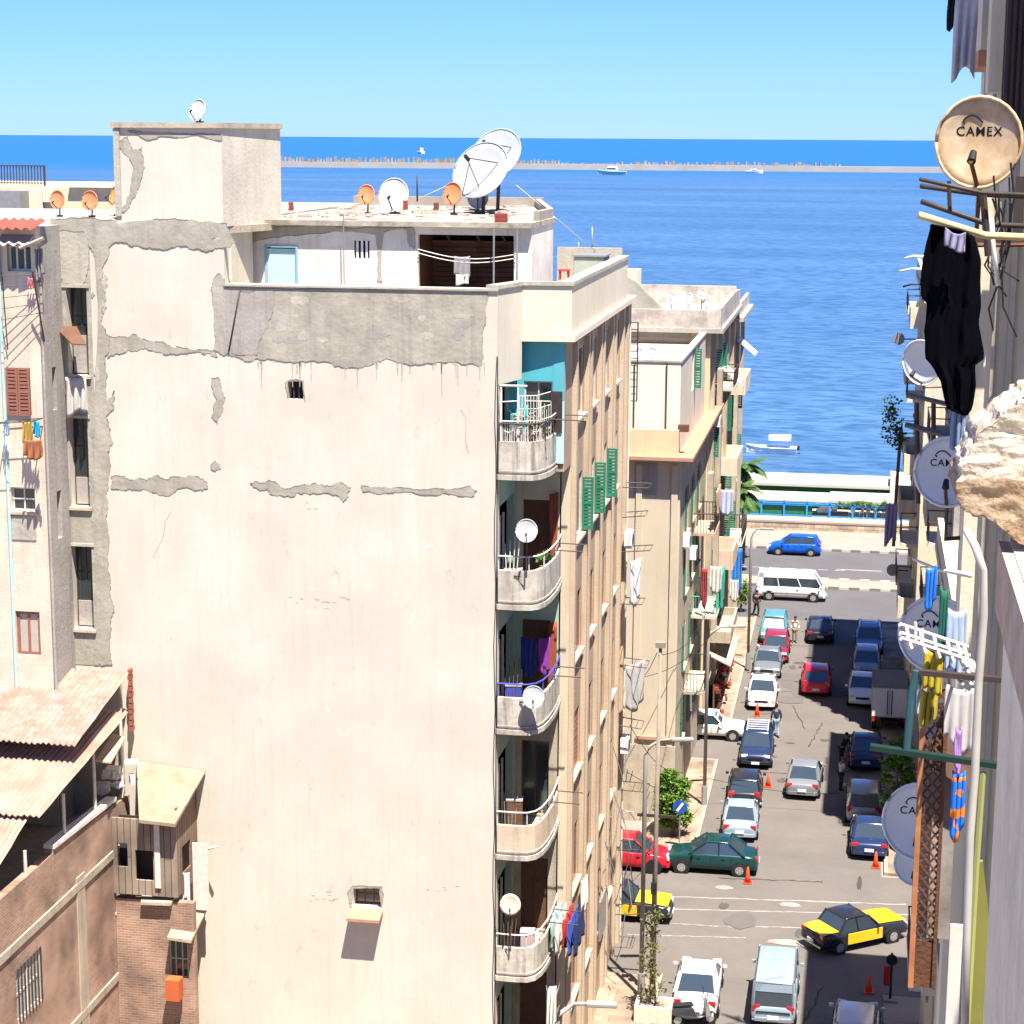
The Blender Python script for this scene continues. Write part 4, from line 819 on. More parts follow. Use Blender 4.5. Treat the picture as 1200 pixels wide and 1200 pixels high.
# ================================================================ the tall beige block in the middle
YW = 58.0; XR = -10.85; XF = -9.12; YN = 60.17; YB = 60.12; YM_ = 61.7
AB = thing('apartment_block', 'tall old block with a huge blank plaster wall and curved balconies', 'apartment block', (-17, 60, 0))
def wx(px, y=500, Y=YW): return P(px, y, Y=Y).x
def wz(py, px=300, Y=YW): return P(px, py, Y=Y).z
XL = wx(64, 400); xT0 = wx(135, 200); xT1 = wx(329, 200); xS = wx(263, 320); zP = wz(338, 420); zL = wz(256, 90); zT = wz(150, 230)
hol = [(wx(79, 390), wx(103, 390), wz(440, 90), wz(337, 90)), (wx(82, 540), wx(104, 540), wz(594, 90), wz(490, 90)), (wx(85, 690), wx(109, 690), wz(737, 95), wz(640, 95)),
       (wx(338), wx(356), wz(468, 347), wz(447, 347)), (wx(414, 1055), wx(446, 1055), wz(1063, 430), wz(1040, 430)), (wx(68, 720), wx(76, 720), wz(770, 72), wz(700, 72))]
wallgrid('Y', YW, XL, XR, 0, zT, .45, hol+[(xS, XR, zP, zT+1), (XL, xT0, zL, zT+1)]).build('blank_wall', PLASTER, AB)
MB().box((XL, YW+.45, 0), (XL+.3, 76, zL)).build('side_wall', CEMENT_L, AB)
MB().box((XL+.3, 75.7, 0), (-9.75, 76, 26.9)).build('rear_wall', CEMENT_L, AB)
# tower over the stairs; right face set diagonal so the sun brightens it
xT1 = xS; YT = P(330, 200, X=xS).y
YT = 61.9; xD = P(329, 200, Y=YT).x; xE = P(325, 200, Y=66).x; zU = wz(262, 300, 60.4)
mb = MB().box((xT1-.3, YW+.45, zP-.9), (xT1-.003, 60.7, zU)).box((xT0, YW+.45, zP-.9), (xT0+.3, 66, zT)).box((xT0+.3, 65.7, zP-.9), (xE-.3, 66, zT)).prism([(xT1-.003, YW+.01, zU), (xD, YT, zU), (xE, 66, zU), (xE-.3, 66, zU), (xD-.3, YT+.1, zU), (xT1-.35, YW+.45, zU)], (0, 0, zT-zU))
mb.build('stair_tower', mat('tower_plaster', (.66, .61, .50), .95, var=(.48, .44, .36), vs=.8, bump=.5, bs=9, streak=.35, scol=(.34, .3, .25), spec=.1), AB)
MB().prism([(xT0-.08, YW-.09, zT), (xT1+.04, YW-.09, zT), (xD+.1, YT-.04, zT), (xE+.05, 66.1, zT), (xT0-.08, 66.1, zT)], (0, 0, .16)).build('tower_roof_slab', STONE, AB); MB().prism([(xT1, YW+.3, zU), (xD+.25, YT-.3, zU), (xD+.25, YT+1, zU), (xT1, YT+1, zU)], (0, 0, -.22)).build('tower_ledge', STONE, AB)
MB().box((xT0-.02, YW-.05, zL+.1), (xT0+.18, YW-.002, zT-.02)).build('corner_strip', CEMENT_L, AB)
# bare cement patches (shape read off the wall)
xC = wx(112, 500)
wallgrid('Y', YW-.013, XL, xC, wz(779, 100), zL, .0128, [h for h in hol if h[1] < xC]).build('cement_face', CEMENT, AB)
def pt_(pts, seed, amp=3., m=None, name='bare_patch', proud=.012, it=4, edge=True): return patch(pts, YW, m or CEMENT, AB, name, amp, seed, proud, it, edge)
pt_([(66, 257), (136, 257), (138, 262), (205, 256), (266, 262), (276, 284), (262, 290), (225, 292), (200, 290), (168, 290), (142, 283), (128, 292), (121, 318), (123, 345), (120, 372), (124, 390), (128, 398), (128, 412), (124, 430), (126, 470), (134, 456), (135, 466), (127, 485), (128, 500), (131, 512), (126, 530), (128, 560), (126, 600), (128, 640), (130, 680), (134, 712), (130, 740), (132, 779), (111, 779), (111, 700), (111, 500), (111, 300), (100, 285), (70, 275)], 3, 3.5, name='bare_cement_field', proud=.018)
pt_([(66, 270), (102, 272), (104, 300), (100, 330), (98, 333), (74, 332), (67, 300)], 9, 2, CEMENT_L, 'render_panel', .026)
pt_([(138, 168), (150, 160), (156, 176), (166, 172), (170, 196), (160, 226), (150, 244), (143, 248), (152, 228), (156, 200), (152, 185)], 11, 2.2, CEMENT, 'crack')
pt_([(150, 153), (200, 156), (260, 157), (260, 164), (230, 158), (186, 160), (176, 164), (164, 160)], 12, 1.8, CEMENT, 'weathered_edge')
pt_([(262, 337), (572, 343), (570, 372), (566, 396), (566, 412), (564, 428), (540, 426), (515, 424), (508, 426), (480, 428), (452, 420), (440, 424), (420, 432), (400, 430), (385, 424), (350, 424), (318, 421), (300, 420), (285, 421), (262, 417), (250, 410), (252, 390), (249, 350), (250, 328), (258, 320), (262, 326)], 21, 2.5, CEMENT, 'cement_band')
pt_([(262, 339), (322, 341), (318, 372), (308, 392), (302, 416), (264, 414)], 22, 2.0, GREYR, 'darker_cement', .018)
pt_([(126, 393), (140, 394), (160, 392), (182, 400), (198, 404), (215, 408), (252, 411), (255, 418), (246, 414), (228, 412), (205, 415), (190, 413), (170, 408), (150, 410), (136, 414), (126, 420)], 23, 2.5, CEMENT)
pt_([(130, 559), (150, 561), (172, 563), (183, 557), (198, 561), (215, 559), (232, 558), (243, 566), (244, 572), (232, 574), (212, 572), (202, 579), (188, 580), (172, 574), (150, 573), (130, 572)], 31, 2.6, CEMENT)
pt_([(293, 566), (308, 566), (320, 564), (330, 571), (352, 569), (372, 567), (388, 570), (400, 566), (411, 571), (409, 582), (402, 588), (392, 580), (370, 578), (350, 577), (334, 582), (322, 580), (312, 573), (298, 571)], 32, 2.4, CEMENT)
pt_([(423, 569), (440, 570), (470, 571), (500, 574), (530, 573), (552, 569), (559, 575), (556, 581), (530, 579), (505, 580), (470, 577), (440, 578), (425, 576)], 33, 2., CEMENT)
pt_([(248, 443), (257, 443), (260, 452), (264, 466), (261, 482), (255, 496), (248, 488), (250, 474), (255, 468), (250, 458)], 34, 1.8, CEMENT)
pt_([(247, 545), (252, 540), (258, 543), (259, 550), (252, 552), (247, 549)], 35, 1.2, CEMENT)
pt_([(66, 430), (70, 430), (74, 600), (76, 778), (67, 778)], 36, 1., GREYR, 'grey_strip', .022)  # plain grey strip along the wall's left edge
r = random.Random(177)
for i in range(22):
    cx, cy = r.uniform(280, 550), r.uniform(350, 412); w_, h_ = r.uniform(4, 16), r.uniform(2, 6)
    pt_([(cx-w_, cy), (cx-w_*.5, cy-h_), (cx+w_*.6, cy-h_*.7), (cx+w_, cy), (cx+w_*.3, cy+h_), (cx-w_*.6, cy+h_*.8)], 500+i, 2.2, CEMENT_L if r.random() < .6 else GREYR, 'cement_blotch', .0135+.0001*i, 3, False)
for i in range(14):
    cx, cy = r.choice((r.uniform(106, 124), r.uniform(150, 255))), 0; cy = r.uniform(300, 760) if cx < 130 else r.uniform(264, 284); w_, h_ = r.uniform(2, 6), r.uniform(3, 14) if cx < 130 else r.uniform(2, 5)
    pt_([(cx-w_, cy), (cx, cy-h_), (cx+w_, cy), (cx, cy+h_)], 600+i, 2., CEMENT_L if r.random() < .6 else GREYR, 'cement_blotch', .0195+.0001*i, 3, False)
r = random.Random(77)
LIGHTP = mat('fresh_plaster_dabs', (.68, .64, .60), .95, vs=3)
for i in range(16):
    cx, cy = r.gauss(0, 1)*20+r.choice((245, 245, 372, 372, 500)), r.uniform(600, 1120)
    if not 140 < cx < 570 or (cx < 245 and cy > 880): continue
    w_, h_ = r.uniform(2, 7), r.uniform(1, 2.6)
    if r.random() < .5: w_, h_ = h_, w_*1.1
    pt_([(cx-w_, cy), (cx, cy-h_), (cx+w_, cy), (cx, cy+h_)], 200+i, 1.6, LIGHTP, 'plaster_dab', .002, 3, False)
for cx, cy, n in ((388, 706, 9), (362, 705, 4), (372, 1050, 8), (520, 1040, 5), (352, 595, 3)):
    for i in range(n):
        a, b_ = cx+r.uniform(-22, 22), cy+r.uniform(-7, 7); pt_([(a-3, b_), (a, b_-.8), (a+r.uniform(1, 5), b_), (a, b_+.9)], 300+i+cx, .8, CEMENT_L, 'pockmark', .003, 2, False)
for i, (x0_, y0_, dx_, dy_, n_) in enumerate(((540, 480, 3, 12, 5), (200, 600, -3, 13, 5))):   # hairline cracks
    q = []; x_, y_ = x0_, y0_
    for k in range(n_): q.append((x_, y_)); x_ += dx_+r.uniform(-4, 4); y_ += dy_*r.uniform(.6, 1.3)
    pt_([(a-.45, b_) for a, b_ in q]+[(a+.45, b_) for a, b_ in q[::-1]], 700+i, .2, CEMENT_L, 'hairline_crack', .004, 1, False)
for i in range(30):   # runs of dirt below the cement band
    a = r.uniform(300, 570); b_ = 424; l = r.uniform(6, 50)*r.random()
    pt_([(a-.8, b_), (a+.9, b_), (a+.5, b_+l), (a-.1, b_+l)], 400+i, .5, CEMENT_L, 'dirt_run', .009, 2, False)
pipe('rod', None, METALD, [P(281, 340, Y=YW-.04), P(268, 412, Y=YW-.04)], .025, None, AB)
# windows in the blank wall
for i, h_ in enumerate(hol[:3]):
    H_ = h_[3]-h_[2]; w_ = window(AB, 'Y', YW, h_[0], h_[1], h_[2], h_[3], .36, METALD, nv=1, nh=2, sill=.10, fw=.05)
    MB().box((h_[0]+.06, YW+.30, h_[2]+(.05 if i < 2 else .05)), (h_[1]-.05, YW+.35, h_[2]+H_*(.32 if i else .45))).build('panel', GREYR, w_)
    MB().box((h_[0]-.14, YW-.05, h_[3]), (h_[1]+.10, YW-.002, h_[3]+.1)).build('lintel', CEMENT_L, w_)
MB().box((hol[3][0]-.05, YW+.4, hol[3][2]-.05), (hol[3][1]+.05, YW+.6, hol[3][3]+.05)).build('vent_back', DARK, AB)
MB().box((hol[5][0]-.05, YW+.4, hol[5][2]), (hol[5][1]+.05, YW+.6, hol[5][3])).build('vent_back', DARK, AB)
for i in range(3):
    a, b_ = hol[3][0], hol[3][1]
mb = MB()
for f in (.33, .66): mb.box((hol[3][0]+(hol[3][1]-hol[3][0])*f-.02, YW+.1, hol[3][2]), (hol[3][0]+(hol[3][1]-hol[3][0])*f+.02, YW+.14, hol[3][3]))
mb.build('vent_bars', METALD, AB)
h_ = hol[4]; w_ = window(AB, 'Y', YW, h_[0], h_[1], h_[2], h_[3], .30, BROWN, nv=2, nh=1, fw=.05)
MB().prism([(h_[0]-.10, YW-.55, h_[2]-.20), (h_[1]+.08, YW-.55, h_[2]-.20), (h_[1]+.08, YW+.1, h_[2]-.05), (h_[0]-.10, YW+.1, h_[2]-.05)], (0, 0, -.10)).build('sill_shelf', TERRA, w_)
for s in (h_[0]-.06, h_[1]+.02): MB().box((s, YW-.45, h_[2]-.26), (s+.05, YW, h_[2]-.22)).build('bracket', METALD, w_)
pt_([(407, 1046), (414, 1038), (448, 1039), (450, 1048), (447, 1062), (445, 1041), (414, 1041), (412, 1066)], 61, 1.4, CEMENT, 'rough_surround', .014)
pt_([(334, 447), (338, 445), (356, 445), (358, 470), (354, 446), (338, 447), (338, 466)], 62, 1.2, CEMENT, 'rough_surround', .014)
# awning and boards on the narrow windows
a = [P(66, 382, Y=57.2), P(88, 384, Y=57.0), P(100, 404, Y=57.9), P(80, 402, Y=57.95)]
MB().prism([P(63, 383, Y=57.95), P(90, 384, Y=57.95), P(101, 405, Y=57.2), P(84, 404, Y=57.2)], (0, 0, .04)).build('awning', BROWN, AB)
cloth('shirt', 'pale grey cloth hanging below a narrow window of the blank wall', mat('grey_cloth', (.52, .50, .46), .9), P(76, 442, Y=57.75), P(101, 442, Y=57.75), 1.15, seed=3)
# roof decks
ROOFC = mat('roof_screed', (.40, .36, .31), .95, var=(.25, .22, .19), vs=.7, bump=.6, bs=5, spec=.1)
MB().box((xS, YW+.45, 26.5), (XR-.06, 75.7, 27.0)).box((XR-.06, YB+.3, 26.5), (-9.3, 75.7, 27.0)).build('roof_deck', ROOFC, AB)
MB().box((XL+.3, YW+.45, zL-.4), (xS, 75.7, zL-.02)).build('roof_deck', ROOFC, AB)
MB().box((xS, YW-.06, zP), (XR+.02, YW+.52, zP+.06)).build('parapet_coping', CEMENT_L, AB)
# facade to the street
fl = [P(586, y, Y=YW).z for y in (555, 707, 853, 1000, 1142)]; dz = (fl[0]-fl[4])/4; fl += [fl[4]-dz, ]
cols = [(62.3, 64.3), (65.6, 67.4), (68.9, 70.6), (72.1, 73.7)]; zc = P(670, 393, Y=59.95).z
holes = [(a, b_, z+1.1, z+1.1+(2.25 if k == 0 else 2.1)) for k, z in enumerate(fl) for a, b_ in cols]
wallgrid('X', XF, YN, 76.3, 0, zc, .35, holes+[(YN, YM_, -1, fl[0]-.25)]).build('street_wall', BEIGE, AB)
for k, z in enumerate(fl):
    for j, (a, b_) in enumerate(cols):
        window(AB, 'X', XF, a, b_, z+1.1, z+1.1+(2.25 if k == 0 else 2.1), .05, SHUTB if k > 1 else WFRAME, nv=1, nh=0, sill=.15, fw=.07)
        if k == 1 and j < 3:
            openshutter(AB, 'X', XF, b_+.03, .38, z+1.15, z+2.95, GREENS)
        elif k > 1 and (j+k) % 3 == 0: shutter(AB, 'X', XF, a, b_, z+1.1, z+3.2, SHUTB, .1)
mb = MB()
for y in (61.75, 64.5, 65.2, 67.65, 68.4, 70.8, 71.6, 74.0, 75.4):
    mb.box((XF-.01, y, 0), (XF+.16, y+.28, zc-.02))
mb.build('pilasters', BEIGE_L, AB)
# corner parapet and cornice
zt = P(640, 335, Y=59.7).z
path = [(XR-.02, YW+.02), (-10.42, 59.78), (-8.9, 59.98), (-8.9, 74.3)]
def ribbon(path, z0, z1, th, mb=None):
    mb = mb or MB(); n = len(path)
    nr = []
    for i in range(n):
        a = Vector(path[max(i-1, 0)]+(0,)); b_ = Vector(path[min(i+1, n-1)]+(0,)); d = (b_-a).normalized(); nr.append(Vector((-d.y, d.x, 0)))
    vs = []
    for p_, q in zip(path, nr): vs += [(p_[0], p_[1], z0), (p_[0], p_[1], z1), (p_[0]+q.x*th, p_[1]+q.y*th, z1), (p_[0]+q.x*th, p_[1]+q.y*th, z0)]
    fs = [(i*4+k, i*4+(k+1) % 4, i*4+4+(k+1) % 4, i*4+4+k) for i in range(n-1) for k in range(4)]+[(0, 1, 2, 3), (n*4-4, n*4-1, n*4-2, n*4-3)]
    return mb.add(vs, fs)
ribbon(path[1:], zc, zt, .3).build('corner_parapet', CREAM, AB)
ribbon([(p_[0]+.05, p_[1]-.05) for p_ in path], zt, zt+.12, .42).build('parapet_coping', CEMENT_L, AB)
MB().prism([(-10.55, 59.72, zc-.2), (-8.78, 59.9, zc-.2), (-8.78, 76.3, zc-.2), (-10.55, 76.3, zc-.2)], (0, 0, .19)).build('cornice', CREAM, AB)
z3 = fl[0]+2.9
ribbon([path[0], path[1]], z3-.2, zt-.01, .25).build('corner_return', PLASTER, AB)
# the notch behind the balconies: side wall, back wall, floors
XN = XR-.05
nh = [(58.7, 60.0 if k == 0 else 61.3, z+.05, z+(2.5 if k == 0 else 2.9)) for k, z in enumerate(fl)]
wallgrid('X', XN, YW+.46, YM_, 0, zc-.2, .25, nh).build('notch_side_wall', PALEGREEN, AB)
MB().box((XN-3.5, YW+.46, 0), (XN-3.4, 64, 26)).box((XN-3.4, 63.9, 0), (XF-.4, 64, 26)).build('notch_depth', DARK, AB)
backs = [CYAN, CREAM2, PALEGREEN, STONE, STONE, STONE]
for k, z in enumerate(fl):
    top = zc-.21 if k == 0 else fl[k-1]-.02
    YK = YB if k == 0 else YM_
    xa, xb = (wx(613, 600, YK), wx(646, 600, YK))
    wallgrid('Y', YK, XN, XF-.31, z+.0, top, .25, [(xa, xb, z+.05, z+2.6)]).build('notch_back_wall', backs[k], AB)
    fr = window(AB, 'Y', YK, xa, xb, z+.05, z+2.6, .1, WFRAME if k < 1 else BROWN, nv=1, nh=3 if k < 1 else 0, fw=.05, gm=GLASS if k in (0, 3) else BROWN)
    if k == 0:
        MB().box((XF-.36, YB-.015, z+2.0), (XF-.01, YB+.05, top)).build('painted_corner', CYAN, AB)
        MB().box((XF-.36, YB-.015, z+.02), (XF-.01, YB+.05, z+1.998)).build('painted_corner', PALEBLUE, AB)
        MB().box((xb-.02, YB-.06, z+1.0), (xb+.32, YB-.01, z+2.3)).build('shutter', METALD, AB)
    MB().box((XN-3.4, YW+.46, z-.2), (XN-.25, 63.9, z+.02)).build('room_floor', GREYR, AB)
    s = MB(); fbox(s, 'X', XN, 58.82, 58.9, z+.06, z+2.48, .1, .16); fbox(s, 'X', XN, 60.0, 60.08, z+.06, z+2.48, .1, .16); fbox(s, 'X', XN, 59.4, 59.46, z+.06, z+2.48, .1, .16); s.build('door_frame', WFRAME, AB)
MB().box((XF-.30, YM_-.02, 0), (XF-.005, YM_+.3, fl[0]-.26)).build('corner_pier', mat('pier_paint', (.60, .52, .38), .9, var=(.5, .43, .32), vs=.8, streak=.3), AB)
BALC = mat('balcony_render', (.58, .54, .46), .95, var=(.30, .27, .22), vs=2.2, va=.45, bump=.4, bs=10, streak=.95, scol=(.12, .11, .09), spec=.1)
BALB = mat('balcony_beige', (.62, .50, .38), .95, var=(.5, .4, .3), vs=1.4, bump=.4, bs=10, streak=.6, scol=(.2, .16, .12), spec=.1)
bp_ = [(-10.80, 57.97), (-10.2, 57.95), (-9.85, 58.0), (-9.62, 58.2), (-9.48, 58.6), (-9.40, 59.1), (-9.37, 59.5), (-9.36, 59.8), (-9.36, 60.08)]
RAILB = mat('blue_rail', (.06, .08, .45), .5); RAILW = mat('pale_rail', (.6, .56, .5), .6)
bp0 = bp_; bpL = bp_[:5]+[(-9.40, 59.2), (-9.36, 60.2), (-9.38, 61.0), (-9.42, YM_-.04)]
hgt = [1.0, 1.05, 1.0, .95, .95, .95]
for k, z in enumerate(fl):
    bp_ = bp0 if k == 0 else bpL
    B = ribbon(bp_, z-.02, z+hgt[k], .12).build('balcony', BALB if k == 3 else BALC, AB, label='curved balcony, number %d from the top' % (k+1))
    MB().prism([(x, y, z-.18) for x, y in [(a+.06 if i > 1 else a, b_-.05) for i, (a, b_) in enumerate(bp_)]+[(-10.89, bp_[-1][1]), (-10.89, 58.0)]], (0, 0, .155)).build('slab', BALC, B)
    ribbon([(a+.035 if i > 1 else a, b_-.035) for i, (a, b_) in enumerate(bp_)], z+.05, z+.10, .05).build('moulding', GREYR, B)
    m_ = [METALD, RAILW, RAILB, RAILW, RAILW, RAILW][k]; rl = MB(); zr = z+hgt[k]+(.45 if k else .55)
    rl.tube([(x, y, zr) for x, y in bp_], .028, 6)
    for i in range(0, 9, 2): rl.tube([(bp_[i][0], bp_[i][1]+.03, z+hgt[k]-.05), (bp_[i][0], bp_[i][1]+.03, zr)], .022, 5)
    rl.build('rail', m_, B)
    po = MB()   # laundry bracket out over the street
    po.tube([(-9.4, 59.2, zr), (-8.35, 59.2, zr-.02)], .02, 5).tube([(-9.4, 60.3, zr), (-8.4, 60.3, zr-.02)], .02, 5); po.build('laundry_arm', METALD, B)
# caged top balcony and its clutter
k = 0; z = fl[0]
cg = MB()
for i in range(13): cg.tube([(-10.75+i*.07, 57.99, z+1.0), (-10.75+i*.07, 57.99, z+1.62)], .012, 4)
cg.tube([(-10.78, 57.99, z+1.62), (-9.9, 57.99, z+1.62)], .02, 5).tube([(-10.78, 57.99, z+2.7), (-9.95, 58.05, z+2.7)], .035, 5).tube([(-10.74, 58, z+1), (-10.74, 58, z+2.7)], .035, 5).tube([(-10.22, 57.99, z+1), (-10.22, 57.99, z+2.65)], .03, 5).tube([(-9.6, 58.4, z+1), (-9.6, 58.4, z+2.2)], .03, 5).tube([(-10.78, 57.99, z+2.2), (-10.2, 57.99, z+2.25)], .02, 5)
for i in range(7): cg.tube([(-10.18+i*.085, 58.0+.05*max(0, i-3), z+1.0), (-10.18+i*.085, 58.0+.05*max(0, i-3), z+2.4)], .012, 4)
for zz2 in (1.3, 2.0, 2.4): cg.tube([(-10.2, 58, z+zz2), (-9.66, 58.2, z+zz2), (-9.42, 59.2, z+zz2)], .014, 4)
for i in range(6): cg.tube([(-9.6+.04*i, 58.3+.18*i, z+1.0), (-9.6+.04*i, 58.3+.18*i, z+1.9+.1*(i % 3))], .012, 4)
cg.tube([(-10.2, 58, z+1.62), (-9.65, 58.3, z+1.62), (-9.4, 59.3, z+1.62), (-9.38, 60.3, z+1.62)], .02, 5)
cg.build('cage', WFRAME, AB)
r = random.Random(14); clutter = [((-10.15+i*.16, 58.35+.05*i, z+1.15+r.uniform(0, .35)), .16) for i in range(6)]
t = thing('clutter_heap', 'tangled heap of wire, plants and scrap on the topmost curved balcony', 'clutter', (-9.9, 58.4, z))
mb = MB()
for i in range(90):
    c = Vector((r.uniform(-10.5, -9.6), r.uniform(58.1, 59.6), z+r.uniform(.9, 1.75))); d = Vector((r.gauss(0, 1), r.gauss(0, 1), r.gauss(0, 1))).normalized()*r.uniform(.1, .3)
    mb.tube([c, c+d, c+d+Vector((d.y, -d.x, d.z*.4))*.6], r.uniform(.008, .03), 4)
mb.build('scrap', mat('scrap', (.42, .36, .31), .9, var=(.12, .09, .07), vs=9, va=.3), t); leaves(clutter, 60, .12, 3).build('leaves', LEAFP, t)
mb = MB()
for i in range(5): mb.cbox((-10.45+i*.2, 58.5, z+1.1), (.16, .3, r.uniform(.1, .35)), r.uniform(-.4, .4))
mb.build('boxes', mat('faded_pink', (.5, .36, .36), .8), t)
cloth('shirt', 'turquoise shirt hanging in the cage of the topmost balcony', mat('turquoise_cloth', (.08, .50, .44), .9), (-10.14, 58.2, z+2.12), (-9.93, 58.2, z+2.12), .72, seed=6, amp=.02)
# dishes on balconies
cf_ = (.12, -1, .18)
dish('white satellite dish on the second curved balcony from the top', P(617, 622, Y=57.75), .66, cf_, DISHW, wall=(-10.3, 57.95, fl[1]+.9), group='dishes on the curved balconies')
dish('white satellite dish on the blue-railed curved balcony', P(625, 817, Y=57.7), .66, cf_, DISHW, wall=(-10.1, 57.95, fl[2]+.9), group='dishes on the curved balconies')
dish('cream satellite dish on the curved balcony hung with washing', P(598, 1060, Y=57.75), .64, (.1, -1, .1), mat('dish_cream', (.62, .57, .46), .6), wall=(-10.5, 57.95, fl[4]+.9), group='dishes on the curved balconies')
cl = lambda n, c: mat('cloth_'+n, c, .95, var=tuple(x*.75 for x in c), vs=5)
def wash(lbl, m, a, b_, drop, **k): return cloth('cloth', lbl, m, a, b_, drop, **k)
zz = fl[2]+2.35
WG = 'washing inside the blue-railed balcony'
wash('dark blue cloth hanging inside the blue-railed balcony', cl('dblue', (.03, .05, .22)), (-10.5, 60.4, zz), (-10.0, 60.45, zz-.05), 1.2, group=WG)
wash('purple cloth hanging inside the blue-railed balcony', cl('purple', (.25, .05, .30)), (-9.95, 60.5, zz-.05), (-9.65, 60.9, zz-.1), 1.15, group=WG)
wash('red-brown curtain at the right of the blue-railed balcony', cl('redb', (.32, .08, .04)), (-9.75, 61.3, fl[2]+2.6), (-9.55, 61.6, fl[2]+2.6), 2.4, cat='curtain')
wash('red-brown curtain at the right of the second curved balcony', cl('redb', (.32, .08, .04)), (-9.75, 61.3, fl[1]+2.9), (-9.55, 61.6, fl[1]+2.9), 2.2, cat='curtain')
z = fl[4]+1.36; WG = 'washing hung out from the low curved balcony'
for i, (nm, c, lb) in enumerate((('mint', (.45, .62, .58), 'pale mint cloth, first on the low balcony line'), ('whites', (.66, .66, .64), 'white cloth, second on the low balcony line'), ('reds', (.55, .04, .03), 'red cloth, third on the low balcony line'), ('royal', (.04, .09, .42), 'royal blue cloth, fourth on the low balcony line'), ('navyc', (.02, .03, .10), 'navy cloth, outermost on the low balcony line'))):
    wash(lb, cl(nm, c), (-9.28+i*.2, 59.4, z-.02), (-9.28+i*.2+.04, 61.2, z-.04), 1.05-.1*(i == 2), group=WG, seed=i)
wash('long white sheet at the foot of the curved balconies', cl('whites', (.66, .66, .64)), P(640, 1155, Y=60), P(652, 1155, Y=60), 2., seed=4)
wash('white curtain blowing from a low street window', cl('whites', (.66, .66, .64)), (XF+.2, 64.2, fl[4]+.9), (XF+.26, 64.9, fl[4]+.9), 1.2, seed=14)
t = thing('plant_pot', 'green leafy plant on the second curved balcony', 'potted plant', (-9.65, 59.5, fl[1])); leaves([((-9.7, 59.3, fl[1]+1.15), .2), ((-9.6, 59.7, fl[1]+1.2), .2)], 160, .1, 3).build('leaves', LEAFP, t); MB().tube([(-9.67, 59.5, fl[1]), (-9.67, 59.5, fl[1]+.9)], .10, 8, .14).build('pot', TERRA, t)
t = thing('balcony_cabinet', 'faded teal cabinet on the topmost curved balcony', 'cabinet', (-10.4, 59.5, fl[0])); MB().box((-10.75, 59.6, fl[0]), (-10.3, 59.95, fl[0]+1.6)).build('carcass', mat('faded_teal', (.10, .26, .24), .8), t, bevel=.02); MB().box((-10.7, 59.57, fl[0]+.1), (-10.34, 59.598, fl[0]+1.5)).build('door', mat('faded_teal2', (.16, .32, .30), .8), t)
CB = 'things kept on the curved balconies'
for k, px, nm, lb, m_, sz in ((1, -10.5, 'washing_machine', 'white washing machine at the left of the second curved balcony', WHITE, (.55, .5, .85)), (2, -10.45, 'plastic_crate', 'blue plastic crate at the left of the blue-railed balcony', RAILB, (.5, .4, 1.15)), (3, -10.4, 'cupboard', 'brown cupboard at the left of the fourth curved balcony', BROWN, (.5, .4, 1.5)), (4, -9.95, 'laundry_basket', 'pink laundry basket on the fifth curved balcony', mat('faded_pink', (.5, .36, .36), .8), (.45, .4, 1.15))):
    t = thing(nm, lb, nm.replace('_', ' '), (px, 58.9, fl[k])); MB().cbox((px, 58.9, fl[k]+sz[2]/2), sz, .1).build('shell', m_, t, bevel=.03); MB().cbox((px, 58.9, fl[k]+sz[2]+.03), (sz[0]+.03, sz[1]+.03, .05), .1).build('lid', GREYR, t)
for k in range(1, 5):
    t = thing('leaning_poles', 'broom handles and sticks leaning on the %s curved balcony' % ('second', 'third', 'fourth', 'fifth')[k-1], 'sticks', (-10.6, 58.7, fl[k]), group=CB); mb = MB()
    for i in range(4): mb.tube([(-10.6+.07*i, 58.5, fl[k]+.02), (-10.75+.16*i, 58.85, fl[k]+1.7+.12*i)], .015, 4)
    mb.build('stick', (WFRAME, BROWN, STEEL, BROWN)[k-1], t)
for j, (x, dx) in enumerate(((-10.84, .0), (-10.9, .03))):
    mb = [(x+dx*math.sin(i*1.7), YW-.03 if j == 0 else YW-.02, 3+i*1.0) for i in range(24)]
    pipe('wall_cable', 'thin black cable down the corner of the blank wall, %s' % ('outer' if j == 0 else 'inner'), BLACKM, mb, .012, 'cable')
OW = 'overhead wires at the junction'
for i, (a, b_, sag, lb) in enumerate(((P(770, 765, Y=70), P(742, 790, Y=88), .5, 'overhead wire from the concrete pole to the cream building'), (P(772, 768, Y=70), P(835, 700, Y=104), .9, 'overhead wire from the concrete pole to the corner building'), (P(738, 850, Y=75), P(800, 905, Y=88), .6, 'overhead wire low across the side street'), (P(745, 795, Y=88), P(830, 750, Y=92), .4, 'overhead wire from the cream building to the street lamp'), (P(735, 905, Y=75), P(822, 935, Y=92), .3, 'lowest overhead wire near the green tree'), (P(820, 910, Y=93), P(1050, 925, Y=93), .5, 'overhead wire crossing the whole street'))):
    pipe('overhead_wire', lb, BLACKM, [a.lerp(b_, s/10)-Vector((0, 0, sag*math.sin(s*.314))) for s in range(11)], .014, 'wire', group=OW)
